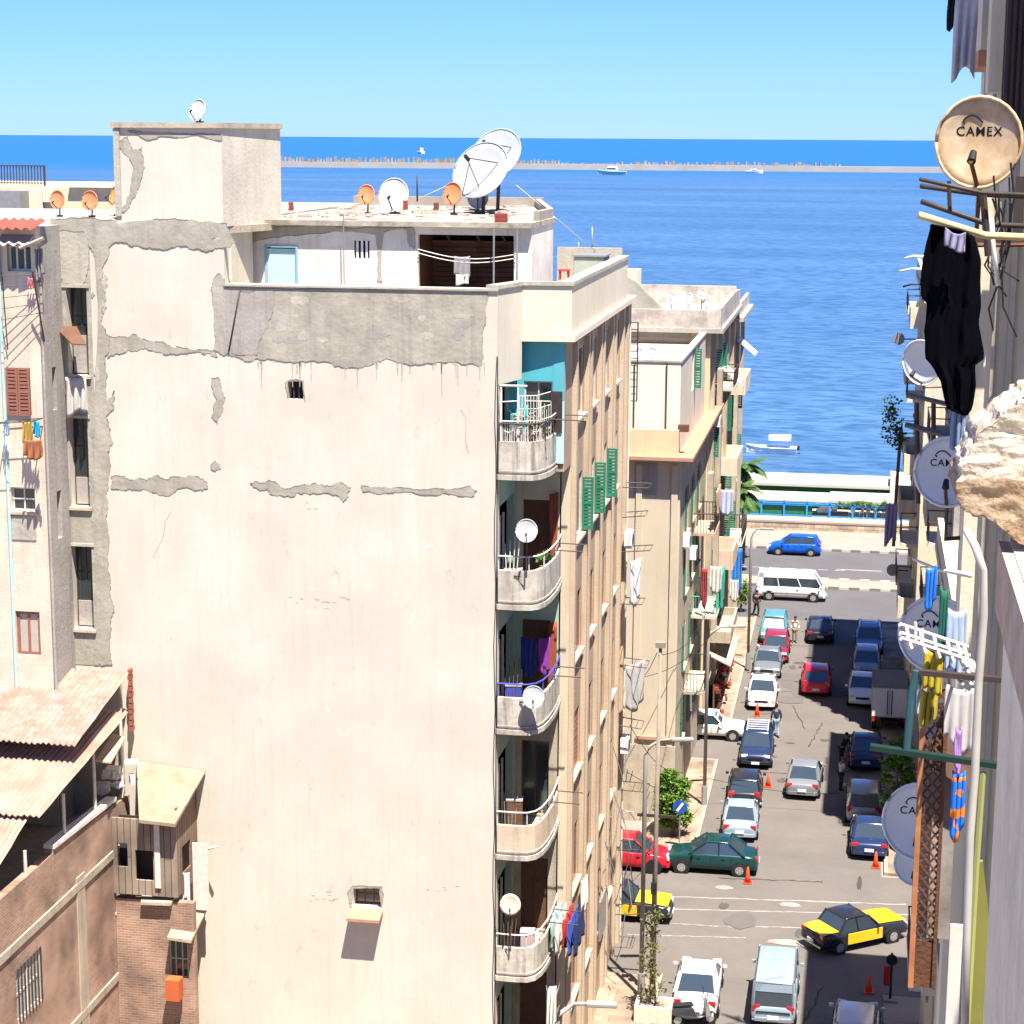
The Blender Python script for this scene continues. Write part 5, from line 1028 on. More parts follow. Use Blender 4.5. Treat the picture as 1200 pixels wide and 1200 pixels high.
# far-corner ladder, panel on the street wall, drop pipes
mb = MB(); za, zb = P(733, 470, Y=76.5).z, P(733, 378, Y=76.5).z
for x in (-9.2, -8.75): mb.box((x, 76.45, za), (x+.05, 76.5, zb))
for i in range(12): mb.box((-9.2, 76.46, za+(zb-za)*i/11), (-8.7, 76.49, za+(zb-za)*i/11+.03))
mb.build('ladder', METALD, AB)
MB().box((XF+.16, 69.0, P(705, 1088, X=-9).z), (XF+.24, 70.6, P(705, 1045, X=-9).z)).build('metal_shutter', STEEL, AB)
for y in (76.35,): MB().tube([(XF+.1, y, 0), (XF+.1, y, zc-.3)], .05, 6).build('drain_pipe', CREAM2 if y > 70 else BEIGE_L, AB)
# ---- penthouse on the roof
YP = 61.0; PH = AB; YQ = YP+2.2
xa, xo0, xo1, xb = wx(284, 300, YP), wx(490, 300, YP), wx(602, 300, YP), wx(623, 300, YP); YR = P(648, 300, X=xb).y; zr = wz(264, 400, YP); z0 = 27.0
dh = (wx(312, 310, YP), wx(348, 310, YP), z0, wz(287, 330, YP)); vh = (wx(415, 290, YP), wx(433, 290, YP), wz(303, 424, YP), wz(282, 424, YP))
wallgrid('Y', YP, xa, xb, z0, zr, .2, [dh, vh, (xo0, xo1, z0, zr-.25)]).build('penthouse_wall', WHITEW, PH)
MB().prism([(xb, YP+.2, z0), (xb, YR, z0), (-12.4, 75.2, z0), (-12.6, 75.2, z0), (xb-.2, YR, z0), (xb-.2, YP+.2, z0)], (0, 0, zr-z0)).build('penthouse_side', WHITEW, PH)
MB().box((xa, YP+.2, z0), (xa+.2, 75.2, zr)).build('penthouse_side', WHITEW, PH)
MB().prism([(xa-.15, YP-.28, zr), (xb+.05, YP-.28, zr), (xb+.05, YR+.1, zr), (-12.3, 75.4, zr), (xa-.15, 75.4, zr)], (0, 0, .16)).build('penthouse_roof', mat('penthouse_slab', (.46, .41, .34), .95, var=(.22, .19, .16), vs=1.6, va=.35, bump=.8, bs=6, spec=.1), PH)
patch([(284, 266), (400, 266), (484, 266), (486, 292), (480, 290), (476, 268), (450, 272), (448, 330), (442, 330), (440, 275), (400, 272), (350, 276), (310, 280), (284, 290)], YP, CEMENT_L, PH, 'stained_band', 2, 51, .01)
d = MB().box((dh[0]+.03, YP+.05, z0), (dh[1]-.03, YP+.10, dh[3]-.12)).build('door', PALEBLUE, PH)
mb = MB()
for q in ((dh[0]-.04, dh[0]+.03), (dh[1]-.03, dh[1]+.04)): mb.box((q[0], YP-.03, z0), (q[1], YP+.04, dh[3]))
mb.box((dh[0]+.03, YP-.03, dh[3]-.08), (dh[1]-.03, YP+.04, dh[3])).build('door_frame', mat('door_blue', (.25, .45, .55), .7), d)
mb = MB()
for f in (.2, .5, .8): mb.box((vh[0]+(vh[1]-vh[0])*f-.035, YP+.02, vh[2]), (vh[0]+(vh[1]-vh[0])*f+.035, YP+.07, vh[3]))
mb.build('window_bars', WHITE, PH); MB().box((vh[0]-.1, YP+.19, vh[2]-.1), (vh[1]+.1, YP+.3, vh[3]+.1)).build('window_back', DARK, PH)
# wash-house recess: brown planks, slot windows, posts
PLANK = pattern('brown_planks', 'b', (.13, .065, .05), (.03, .018, .015), 1., 'xz', rowh=.16, bw=5., mort=.012, bump=.6)
zpl = wz(283, 550, YQ)
MB().box((xo0-.06, YP+.2, z0), (xo0-.002, YQ+.9, zr-.01)).box((xo1+.002, YP+.2, z0), (xo1+.06, YQ+.9, zr-.01)).build('recess_side', BROWN, PH)
MB().box((xo0-.05+.05, YQ, z0), (xo1+.05, YQ+.1, zpl)).build('plank_wall', PLANK, PH)
MB().box((xo0, YQ+.8, z0), (xo1+.05, YQ+.9, zr)).build('recess_back', DARK, PH)
MB().box((wx(494, 275, YQ), YQ-.05, zpl), (wx(506, 275, YQ), YQ+.05, zr-.25)).build('red_post', mat('red_brown', (.35, .07, .04), .8), PH)
mb = MB()
for px in (527, 562, 592): x = wx(px, 275, YQ); mb.prism([(x, YQ-.1, zpl), (x+.08, YQ-.1, zpl), (x-.1, YQ-.1, zr-.25), (x-.18, YQ-.1, zr-.25)], (0, .08, 0))
mb.box((xo0, YQ-.1, zpl-.05), (xo1, YQ-.01, zpl+.03)); mb.build('slot_frame', BROWN, PH)
MB().tube([(wx(579, 300, YP-.3), YP-.35, z0), (wx(579, 300, YP-.3), YP-.35, zr-.02)], .03, 6).tube([(wx(606, 300, YP-.3), YP-.3, z0), (wx(606, 300, YP-.3), YP-.3, zr-.02)], .03, 6).tube([(wx(403, 300, YP-.3), YP-.3, z0), (wx(403, 300, YP-.3), YP-.3, zr+.3)], .02, 6).build('roof_props', STEEL, PH)
t = thing('clothes_line', 'slack washing lines across the wash-house opening', 'clothes line', (xo0, YP-.1, 27.9)); A = P(490, 292, Y=YP-.1); B_ = P(605, 298, Y=YP-.1)
for dz_ in (0, -.12): MB().tube([A.lerp(B_, s)+Vector((0, 0, dz_-.22*math.sin(s*3.14))) for s in [i/10 for i in range(11)]], .015, 4).build('line', WFRAME, t)
wash('grey T-shirt pegged on the rooftop washing line', cl('greyt', (.30, .28, .28)), P(532, 300, Y=YP-.1), P(551, 300, Y=YP-.1), .62, seed=5, amp=.015)
wash('three small white socks under the grey T-shirt', cl('whites', (.66, .66, .64)), P(534, 321, Y=YP-.12), P(549, 321, Y=YP-.12), .32, seed=8, amp=.02, folds=3)
MB().box((wx(264, 300, 58.6), 58.5, 27), (wx(272, 300, 58.6), 60.7, P(270, 266, Y=60).z)).build('roof_partition', CREAM2, PH)
# low parapet and rubble on the penthouse roof
zq = zr+.16; RUB = mat('rubble', (.55, .49, .42), .95, var=(.25, .2, .17), vs=3, va=.35)
MB().box((xa, 75.0, zq), (-12.3, 75.3, zq+.35)).prism([(xb-.2, YP+1.5, zq), (xb, YP+1.5, zq), (xb, YR, zq), (-12.4, 75, zq), (-12.6, 75, zq), (xb-.2, YR, zq)], (0, 0, .30)).build('roof_kerb', ROOFC, PH)
mb = MB(); r = random.Random(31)
for i in range(80):
    y = r.uniform(YP+.1, 74.6); x = r.uniform(xa+.3, xb-.5-max(0, y-YR)*.25); s = r.uniform(.04, .2); mb.cbox((x, y, zq+s*.2), (s*r.uniform(1, 7), s, s*.4), r.uniform(0, 3))
t = thing('roof_rubble', 'loose planks, stones and rubble scattered on the penthouse roof', 'rubble', (xa, YP, zq)); props(t, kind='stuff'); mb.build('pieces', RUB, t)
def stack(label, px, py, Y, w_, d_, h_, m, name='brick_stack', cat='bricks'):
    p_ = P(px, py, Y=Y); t_ = thing(name, label, cat, p_); n_ = 3
    for i in range(n_): MB().cbox((p_.x+.01*(i % 2), Y, p_.z+h_*(i+.5)/n_), (w_, d_, h_/n_*.93), .04*i).build('course', m, t_, bevel=.01)
RB = mat('red_bricks', (.28, .06, .04), .9, var=(.18, .04, .03), vs=8)
stack('dark red brick stub on the penthouse roof edge', 587, 264, 61.1, .38, .35, .38, RB)
stack('small dark red pot beside the white rooftop dish', 475, 246, 66, .14, .2, .32, RB); stack('small red-brown block near the stair tower foot', 341, 247, 66, .14, .2, .30, RB)
stack('brown block between the two dishes clusters on the roof', 511, 246, 66, .16, .2, .25, BROWN)
# roof dishes
def rd(label, px, py, Y, dpx, face, m, base, **k): return dish(label, P(px, py, Y=Y), dpx*Y/2300*1.0, face, m, base=(P(px, py, Y=Y).x, Y+.25, base), **k)
RG = 'dishes standing on the main roof'
rd('big grey satellite dish with a tripod feed, front one of the pair', 563, 199, 67.5, 70, (-.30, -1, .62), DISHG, zq, mesh_tripod=True, group=RG)
rd('big grey satellite dish behind the front one of the pair', 581, 180, 70, 62, (-.25, -1, .6), DISHG, zq, mesh_tripod=True, group=RG)
rd('white satellite dish standing beside an orange one on the roof', 461, 228, 66.5, 37, (-.1, -1, .25), DISHW, zq, group=RG)
rd('orange satellite dish left of the white one on the roof', 429, 228, 66, 22, (-.25, -1, .2), DISHO, zq, group=RG)
rd('orange-tan satellite dish half behind the big grey dish', 530, 227, 66, 25, (-.35, -1, .2), DISHO, zq, group=RG)
rd('small white satellite dish low behind the big grey dish', 560, 232, 68.5, 24, (.2, -1, .3), DISHW, zq, group=RG)
rd('white satellite dish on top of the stair tower', 231, 129, 60, 25, (-.45, -1, .35), DISHW, zT+.16, group=RG)
rd('orange satellite dish nearest the left edge of the roof', 67, 234, 59.3, 21, (-.25, -1, .12), DISHO, zL-.02, group=RG)
rd('orange satellite dish in the middle of the left roof', 105, 235, 59.3, 22, (-.2, -1, .12), DISHO, zL-.02, group=RG)
rd('golden orange satellite dish tucked against the stair tower', 133, 229, 60.5, 22, (-.75, -.7, .25), mat('dish_gold', (.62, .35, .12), .7), zL-.02, group=RG)
for px, py, h_ in ((489, 236, .9), (640, 290, 1.2)): pipe('antenna_pole', 'thin bare antenna pole on the roof at %s' % ('the middle' if px < 500 else 'the right end'), METALD, [P(px, py, Y=68), P(px, py, Y=68)+Vector((0, 0, h_))], .03, 'antenna')
pipe('guy_wire', 'slanting wire running left from the big dishes', WFRAME, [P(570, 196, Y=69), P(486, 235, Y=68)], .012, 'wire'); pipe('guy_wire', 'slanting wire running right from the big dishes', WFRAME, [P(605, 217, Y=68), P(700, 296, Y=75)], .014, 'wire')
# terrace beyond
t = thing('rooftop_tank', 'grey-green rooftop water tank box on the corner terrace', 'water tank', (-10.5, 72, 27)); za = P(690, 301, Y=72).z
MB().box((P(672, 300, Y=72).x, 72, 27), (P(708, 300, Y=72).x, 73.5, za)).build('tank_body', mat('tank_green', (.40, .45, .40), .8, var=(.3, .34, .3), vs=2), t, bevel=.04); MB().box((P(672, 300, Y=72).x-.05, 71.95, za), (P(708, 300, Y=72).x+.05, 73.55, za+.06)).build('lid', STEEL, t)
t = thing('plastic_stool', 'red plastic stool on the corner terrace', 'stool', P(661, 328, Y=70)); p_ = P(661, 328, Y=70); MB().cbox((p_.x, 70, p_.z+.35), (.42, .42, .06)).build('seat', mat('red_plastic', (.6, .05, .04), .4), t, bevel=.02)
for a, b_ in ((-.16, -.16), (.16, -.16), (.16, .16), (-.16, .16)): MB().tube([(p_.x+a, 70+b_, p_.z), (p_.x+a*.9, 70+b_*.9, p_.z+.33)], .025, 5).build('leg', mat('red_plastic', (.6, .05, .04), .4), t)
MB().box((wx(649, 310, 74), 74.8, 27), (-9.2, 75.0, P(680, 290, Y=74.8).z)).build('terrace_wall', CEMENT_L, AB)
for px in (694, 678): pipe('antenna_mast', 'thin pale mast above the corner terrace, the %s one' % ('right' if px > 690 else 'left'), STEEL, [P(px, 300, Y=75.2), P(px, 266 if px > 690 else 284, Y=75.2)], .025, 'antenna')
CREAMW = mat('cream_white', (.78, .73, .60), .9, var=(.7, .64, .51), vs=.6, streak=.15, scol=(.5, .42, .3), spec=.1)
# ================================================================ second row on the left: cream building with a terracotta ledge
CREAM3 = mat('smooth_cream_wall', (.56, .49, .37), .9, var=(.48, .41, .31), vs=.35, va=.5, bump=.15, bs=9, streak=.2, scol=(.36, .28, .2), spec=.1)
B2 = thing('cream_building', 'cream building beyond the cross street with a terracotta ledge', 'building', (-12, 95, 0))
Y2 = 90.3; X2 = P(790, 900, Y=Y2).x; XL2 = -24
zl = P(770, 537, Y=Y2).z; zt = P(760, 424, Y=Y2+.8).z; xU = P(797, 470, Y=Y2+.8).x
wh = [(P(812, y, Y=95).y, 0, 0, 0) for y in ()]
sh2 = [(93.6+i*3.4, 95.0+i*3.4, z, z+2.3) for z in (2.6+.6, 6.8, 10.6, 13.6) for i in range(3) if z+2.3 < zl-.2]
wallgrid('Y', Y2, XL2, X2, 0, zl, .3).build('front_wall', CREAM3, B2)
wallgrid('X', X2, Y2+.3, 105.5, 0, zl, .3, sh2).build('street_wall', STONE, B2)
for h_ in sh2:
    window(B2, 'X', X2, *h_, .12, BROWN, nv=1, sill=.12); shutter(B2, 'X', X2, h_[0]-.6, h_[0]-.04, h_[2], h_[3], GREENS, -.02)
for px, w_ in ((745, .28), (786, .3)):
    x = P(px, 800, Y=Y2).x; MB().box((x-w_/2, Y2-.10, 0), (x+w_/2, Y2-.002, zl-.3)).build('pilaster', CREAM3, B2)
MB().box((P(744, 560, Y=Y2).x, Y2-.05, P(760, 580, Y=Y2).z), (P(770, 560, Y=Y2).x, Y2-.002, zl-.25)).build('bare_panel', GREYR, B2)
MB().box((P(744, 900, Y=Y2).x, Y2-.18, P(760, 862, Y=Y2).z-.15), (X2+.05, Y2-.003, P(760, 862, Y=Y2).z)).build('string_course', TERRA, B2)
MB().box((XL2, Y2-.12, 0), (X2+.04, Y2-.004, P(760, 868, Y=Y2).z-.2)).build('plinth', STONE, B2)
MB().prism([(XL2, Y2-.7, zl), (X2+.62, Y2-.7, zl), (X2+.62, 115.5, zl), (XL2, 115.5, zl)], (0, 0, .16)).build('ledge', TERRA, B2)
MB().box((XL2, Y2-.35, zl+.16), (X2-.1, Y2-.15, P(760, 503, Y=Y2-.3).z)).build('terrace_parapet', YELLOW, B2)
wallgrid('Y', Y2+.8, XL2, xU, zl, zt, .25).build('upper_front_wall', CREAMW, B2)
uh = [(97.3, 98.6, zl+2.3, zl+4.3), (100.5, 101.8, zl+2.3, zl+4.3)]
wallgrid('X', xU, Y2+1.05, 105.5, zl, zt, .25, uh).build('upper_side_wall', CREAM2, B2)
for h_ in uh: window(B2, 'X', xU, *h_, .1, WFRAME, nv=1)
openshutter(B2, 'X', xU, uh[0][1], .35, uh[0][2], uh[0][3], GREENS)
MB().box((XL2, Y2+1.05, zt-.9), (xU-.25, 105.2, zt-.6)).build('roof_deck', ROOFC, B2)
MB().box((XL2, Y2+.75, zt), (xU+.05, Y2+1.1, zt+.09)).box((xU-.3, Y2+1.1, zt), (xU+.06, 105.2, zt+.09)).build('coping', CEMENT_L, B2)
for px in (779, 741): MB().tube([(P(px, 470, Y=Y2).x, Y2+.72, zl), (P(px, 470, Y=Y2).x, Y2+.72, zt)], .03, 5).build('drain_pipe', METALD, B2)
MB().box((P(797, 505, Y=Y2).x-.15, Y2+.45, P(800, 508, Y=Y2).z), (P(797, 505, Y=Y2).x+.35, Y2+.8, P(800, 500, Y=Y2).z)).build('wall_shelf', BROWN, B2)
def rd2(label, px, py, Y, dpx, m, face=(-.1, -1, .3), zb=None, group='dishes on the roofs across the junction'):
    c = P(px, py, Y=Y); return dish(label, c, dpx*Y/2300, face, m, base=(c.x, Y+.25, zb if zb is not None else c.z-dpx*Y/2300*.7), group=group)
rd2('white dish on the cream building roof, the left of the pair', 748, 414, 93, 11, DISHW, zb=zt-.6); rd2('white dish on the cream building roof, the right of the pair', 764, 414, 93, 12, DISHW, zb=zt-.6)
PAR_ = mat('ragged_parapet', (.58, .52, .44), .95, var=(.33, .29, .25), vs=.9, va=.3, bump=.7, bs=6, streak=.3)
# third building
B3 = thing('corner_building', 'tall weathered building at the corniche end with ragged parapets', 'building', (-12, 118, 0))
Y3 = 105.5; X3 = P(832, 430, Y=Y3).x; z3 = P(760, 388, Y=Y3).z; zp3 = P(780, 362, Y=Y3).z; YE = P(866, 450, X=X3).y
wallgrid('Y', Y3, XL2, X3, 0, z3, .3).build('front_wall', YELLOW, B3)
MB().box((XL2, Y3-.06, zt-.3), (P(809, 400, Y=Y3).x, Y3-.002, z3-.05)).build('painted_shade_band', GREYR, B3)  # grey layer painted on for the shade below the roof ledge
f3 = [P(855, y, X=X3).z for y in (455, 530)]
s3h = []
zs = [2.9, 6.7, 10.5, 14.3, 18.0]
for z in zs:
    for i in range(5):
        a = 107.3+i*5.1
        if z < 17 or a < 119: s3h.append((a, a+1.5, z+.9, z+3.0))
zE = P(868, 374, X=X3+.5).z; YM = 121.; wallgrid('X', X3, Y3+.3, YE, 0, z3, .3, s3h+[(YM, YE, zE, z3+1)]).build('street_wall', YELLOW, B3)
r = random.Random(41)
for i, h_ in enumerate(s3h):
    window(B3, 'X', X3, *h_, .12, WFRAME if i % 3 else BROWN, nv=1, sill=.14)
    if r.random() < .35: openshutter(B3, 'X', X3, h_[0], .45, h_[2], h_[3], GREENS)
    if r.random() < .35: openshutter(B3, 'X', X3, h_[1], .45, h_[2], h_[3], GREENS)
mb = MB()
for i in range(6): mb.box((X3-.01, 106.2+i*5.1, 0), (X3+.22, 106.8+i*5.1, (z3 if i < 3 else zE)-.05))
mb.build('pilasters', STONE, B3)
MB().box((XL2, YE-.3, 0), (X3-.3, YE, zE)).box((XL2, YM-.3, zE), (X3-.3, YM, z3)).build('rear_wall', STONE, B3)
MB().box((XL2, Y3-.5, z3), (X3+.7, YM+.2, z3+.25)).build('roof_slab', CEMENT_L, B3); MB().box((XL2, YM+.002, zE), (X3+.8, YE+.4, zE+.25)).build('lower_roof_slab', CEMENT_L, B3); MB().box((X3+.3, YM+.3, zE+.25), (X3+.5, YE+.3, zE+1.0)).build('lower_parapet', PAR_, B3)
PAR = mat('ragged_parapet', (.58, .52, .44), .95, var=(.33, .29, .25), vs=.9, va=.3, bump=.7, bs=6, streak=.3)
MB().box((XL2, Y3-.35, z3+.25), (X3+.3, Y3-.1, zp3)).build('parapet', PAR, B3)
zb3 = P(790, 334, Y=YM).z
MB().prism([(X3+.3, Y3-.35, z3+.25), (X3+.3, YM+.2, z3+.25), (X3+.3, YM+.2, zb3-.2), (X3+.3, 117, zb3), (X3+.3, Y3-.35, zp3+.1)], (.25, 0, 0)).build('parapet', PAR, B3)
MB().box((XL2, YM-.1, z3+.25), (X3+.298, YM+.15, zb3)).build('parapet', PAR, B3)
MB().box((P(727, 318, Y=112).x, 112, z3+.25), (P(747, 318, Y=112).x, 114, P(740, 317, Y=112).z)).build('roof_room', CREAM, B3)
q = [P(730, 322, Y=109), P(745, 330, Y=109), P(775, 360, Y=109), P(778, 364, Y=109), P(730, 364, Y=109)]
MB().prism(q, (0, .25, 0)).build('gable_wall', CEMENT, B3)
for i, (px, py, d_) in enumerate(((787, 350, 12), (806, 350, 11), (822, 345, 11), (828, 355, 9))):
    rd2('white dish on the ragged corner roof, %s from the left' % ('first', 'second', 'third', 'fourth')[i], px, py, 110, d_, DISHW, zb=z3+.25)
def balc(parent, X, a, b_, z, out, h_, m, rail=None, lab=None):
    """projecting balcony on a street wall"""
    B = MB().box((X, a, z-.15), (X+out, b_, z)).build('balcony', m, parent, label=lab)
    if rail:
        mb = MB(); n_ = int((b_-a)/.16)
        for i in range(n_+1): y = a+.03+(b_-a-.06)*i/n_; mb.tube([(X+out-.04, y, z), (X+out-.04, y, z+h_)], .016, 4)
        for i in range(int(out/.16)): 
            for y in (a+.04, b_-.04): mb.tube([(X+.05+i*.16, y, z), (X+.05+i*.16, y, z+h_)], .016, 4)
        mb.tube([(X, a+.04, z+h_), (X+out-.04, a+.04, z+h_), (X+out-.04, b_-.04, z+h_), (X, b_-.04, z+h_)], .03, 5).build('railing', rail, B)
    else:
        MB().box((X+.002, a, z+.002), (X+out-.13, a+.12, z+h_)).box((X+.002, b_-.12, z+.002), (X+out-.13, b_, z+h_)).box((X+out-.12, a, z+.002), (X+out, b_, z+h_)).build('balustrade', m, B)
    return B
def zz_(py, Y, px=815): return P(px, py, Y=Y).z
GRAIL = mat('green_rail', (.10, .40, .28), .6)
balc(B2, X2, 98, 101.5, zz_(620, 99), 1.1, 1.0, mat('peach_balcony', (.60, .40, .30), .9, var=(.45, .3, .22), vs=2, streak=.5), METALD, 'balcony with black railing')
balc(B2, X2, 98, 102.5, zz_(716, 99), 1.3, 1.0, CREAM2, GRAIL, 'balcony with green railing')
balc(B2, X2, 94, 98, zz_(798, 96), 1.1, .9, STONE, METALD)
balc(B3, X3, 109, 113, zz_(660, 110, 845), 1.3, .95, mat('peach_wall', (.62, .47, .36), .9, vs=1, streak=.3), None, 'peach solid balcony')
balc(B3, X3, 112, 117, zz_(548, 114, 850), 1.2, .9, CREAM2, None)
balc(B3, X3, 109, 113, zz_(450, 111, 850), 1.1, .9, CREAM2, METALD); balc(B3, X3, 118, 123, zz_(455, 120, 860), 1.2, .9, CREAM2, None)
balc(B3, X3, 107, 113, zz_(735, 110, 840), 1.4, .5, STONE, None); balc(B3, X3, 119, 124, zz_(630, 121, 860), 1.2, .9, CREAM2, METALD)
for i, (y, z0_, z1_) in enumerate(((103.0, 2, 15), (108.0, 2, 20))): MB().box((X3+.22, y, z0_), (X3+.5, y+.8, z1_)).build('buttress', STONE, B3)
AW = mat('awning_white', (.66, .64, .60), .8, vs=3)
for i, (px, py, Y) in enumerate(((853, 440, 112), (872, 408, 126))):
    p_ = P(px, py, Y=Y); MB().prism([(p_.x-.5, Y, p_.z+.5), (p_.x+.7, Y, p_.z-.5), (p_.x+.7, Y+2.2, p_.z-.5), (p_.x-.5, Y+2.2, p_.z+.5)], (.05, 0, .07)).build('window_awning', AW, B3)
# canvas awnings and shop-front shade at street level
MB().prism([(X3, 106.5, 4.2), (X3+1.5, 106.5, 3.5), (X3+1.5, 113, 3.5), (X3, 113, 4.2)], (0, 0, .08)).build('shop_awning', STONE, B3)
t = thing('goods_display', 'long rack of red and white goods outside a shop', 'shop display', (X3+1.0, 112, .13)); r = random.Random(4)
MB().box((X3+.5, 107.0, .13), (X3+.6, 117.5, 2.3)).build('rack', BROWN, t)
for nm_, c in (('red', (.45, .07, .04)), ('pale', (.60, .5, .44)), ('dark', (.10, .05, .04))):
    mb = MB()
    for i in range(46): mb.cbox((X3+.75+r.uniform(-.12, .18), r.uniform(107.1, 117.4), .3+r.uniform(0, 1.9)), (.28, .35, .22), r.uniform(-.4, .4))
    mb.build(nm_+'_goods', mat('goods_'+nm_, c, .8), t, kind='stuff')
# washing, AC units on B2/B3
WG = 'washing on the far left facades'
for lb, c, x, y, z, w_, d_ in (('white and blue clothes on a high far-left window line', (.45, .5, .66), X3+.6, 106.2, zz_(570, 107, 832), 1.6, 1.3), ('bright blue cloth hanging at the corniche end', (.04, .2, .6), X3+.9, 114.5, zz_(640, 115, 862), 1.2, 2.6), ('white cloth below the blue one at the corniche end', (.62, .62, .6), X3+.85, 114, zz_(675, 115, 862), 1.0, 1.2),
     ('turquoise netting on the green railed balcony', (.05, .42, .30), X2+1.35, 99.5, zz_(670, 100), 2.6, 2.0), ('dark red rug on the far-left middle balcony', (.35, .05, .06), X2+.5, 97.9, zz_(660, 99), .6, 1.9), ('white dotted cloth above the green railed balcony', (.60, .58, .55), X2+.9, 98.1, zz_(658, 99), 1.2, 1.3), ('peach blanket over the black railing', (.60, .34, .24), X2+1.12, 98.2, zz_(572, 99), 2.4, 1.3)):
    horizontal = 'dotted' in lb or 'rug' in lb or 'netting' not in lb and 'peach' not in lb
    wash(lb, cl(lb[:9].replace(' ', '_'), c), (x, y, z), ((x+w_*.5, y, z) if horizontal else (x, y+w_, z)), d_, group=WG)
def acunit(label, c, group='air conditioner units on the street walls', axis='x'):
    t_ = thing('air_conditioner', label, 'air conditioner', c, group=group); d_ = (.32, .85, .6) if axis == 'x' else (.85, .32, .6)
    MB().cbox((c[0]+.17*(axis == 'x'), c[1]-.17*(axis != 'x'), c[2]+.32), d_).build('casing', WHITE, t_, bevel=.02)
    if axis == 'x': MB().disc((c[0]+.34, c[1]-.12, c[2]+.32), (1, 0, 0), .22, .02, 16).build('fan_grille', TRIM, t_); MB().cbox((c[0]+.1, c[1], c[2]+.01), (.4, .7, .03)).build('bracket', METALD, t_)
    else: MB().disc((c[0]-.12, c[1]-.34, c[2]+.32), (0, 1, 0), .22, .02, 16).build('fan_grille', TRIM, t_); MB().cbox((c[0], c[1]-.1, c[2]+.01), (.7, .4, .03)).build('bracket', METALD, t_)
for i, (x, y, py, px) in enumerate(((XF+.16, 75.3, 640, 725), (X2, 92.5, 640, 800), (X2, 96.5, 655, 812), (X3+.2, 107.4, 500, 838), (XF+.16, 75.2, 880, 722))):
    acunit(('white air conditioner at the far corner of the tall beige block, upper one', 'white air conditioner at the near corner of the cream building', 'white air conditioner under the peach blanket balcony', 'white air conditioner high on the yellow street wall', 'white air conditioner low at the far corner of the tall beige block')[i], (x, y, P(px, py, Y=y).z))
# clutter of poles and brackets at the far corner of the beige block
LG = 'washing poles jutting from the far corner of the beige block'
for i, (py, l) in enumerate(((565, 1.8), (600, 1.6), (640, 2.0), (700, 1.5), (770, 1.9), (840, 1.6), (915, 2.1), (985, 1.6), (1060, 1.8))):
    z = P(725, py, Y=75.5).z; t_ = thing('clothes_rack', ('highest', 'second', 'third', 'fourth', 'fifth', 'sixth', 'seventh', 'eighth', 'lowest')[i]+' washing frame jutting from the far corner, counted downwards', 'washing frame', (XF+.16, 75, z), group=LG)
    mb = MB(); 
    for dy in (-.6, .5): mb.tube([(XF+.1, 75+dy, z), (XF+.16+l*.55, 75+dy, z+.12*math.sin(i))], .022, 5)
    for f in (.5, .75, 1): mb.tube([(XF+.16+l*.55*f, 74.4, z+.12*math.sin(i)*f), (XF+.16+l*.55*f, 75.5, z+.12*math.sin(i)*f)], .01, 4)
    mb.build('frame', METALD, t_)
wash('pale grey sheets hanging at the far corner of the beige block', cl('paleg', (.58, .60, .62)), (XF+.5, 74.6, P(725, 655, Y=75).z), (XF+.75, 75.5, P(725, 655, Y=75).z), 1.7, seed=22)
wash('striped grey cloth lower at the far corner of the beige block', cl('stripeg', (.42, .40, .38)), (XF+.4, 74.4, P(725, 775, Y=75).z), (XF+1.0, 75.5, P(725, 775, Y=75).z), 1.8, seed=23)
mb = MB()
t_ = thing('scaffold_lattice', 'tangle of thin metal rods beside the left taxi', 'metal frame', (XF+.5, 71.5, 2)); r = random.Random(6)
for i in range(26):
    a = Vector((XF+r.uniform(.3, 1.3), r.uniform(69.5, 72.5), r.uniform(1.5, 9))); mb.tube([a, a+Vector((r.uniform(-.5, .5), r.uniform(-.5, .5), r.uniform(-1.6, 1.8)))], .018, 4)
mb.build('rods', STEEL, t_)
# ================================================================ left side: cream building, brick house, shacks
L1 = thing('old_cream_building', 'old cream building at the left edge with brown shutters', 'building', (-29, 57, 0))
YL = 56.2; xr = P(51, 500, Y=YL).x; zLt = P(20, 266, Y=YL).z
h1 = [(P(8, 295, Y=YL).x, P(36, 295, Y=YL).x, P(20, 318, Y=YL).z, P(20, 287, Y=YL).z), (P(8, 460, Y=YL).x, P(36, 460, Y=YL).x, P(20, 487, Y=YL).z, P(20, 431, Y=YL).z),
      (P(13, 585, Y=YL).x, P(41, 585, Y=YL).x, P(20, 599, Y=YL).z, P(20, 571, Y=YL).z), (P(19, 740, Y=YL).x, P(47, 740, Y=YL).x, P(20, 767, Y=YL).z, P(20, 716, Y=YL).z)]
wallgrid('Y', YL, -34, xr, 0, zLt, .3, h1).build('front_wall', mat('left_cream', (.66, .58, .46), .95, var=(.5, .43, .34), vs=.9, va=.4, streak=.5, scol=(.3, .24, .18), bump=.4, bs=9), L1)
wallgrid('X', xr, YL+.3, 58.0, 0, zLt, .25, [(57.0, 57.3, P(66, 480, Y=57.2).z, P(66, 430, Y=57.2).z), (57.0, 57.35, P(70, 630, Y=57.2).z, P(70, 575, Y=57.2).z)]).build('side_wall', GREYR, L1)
window(L1, 'Y', YL, *h1[0], .15, WFRAME, nv=2, fw=.07)
w_ = window(L1, 'Y', YL, *h1[1], .15, BROWN, nv=1)
c_ = (h1[1][0]+h1[1][1])/2; shutter(L1, 'Y', YL, h1[1][0]+.01, c_-.01, h1[1][2]+.01, h1[1][3], SHUTB, -.02); shutter(L1, 'Y', YL, c_+.01, h1[1][1], h1[1][2]+.01, h1[1][3], SHUTB, -.04)
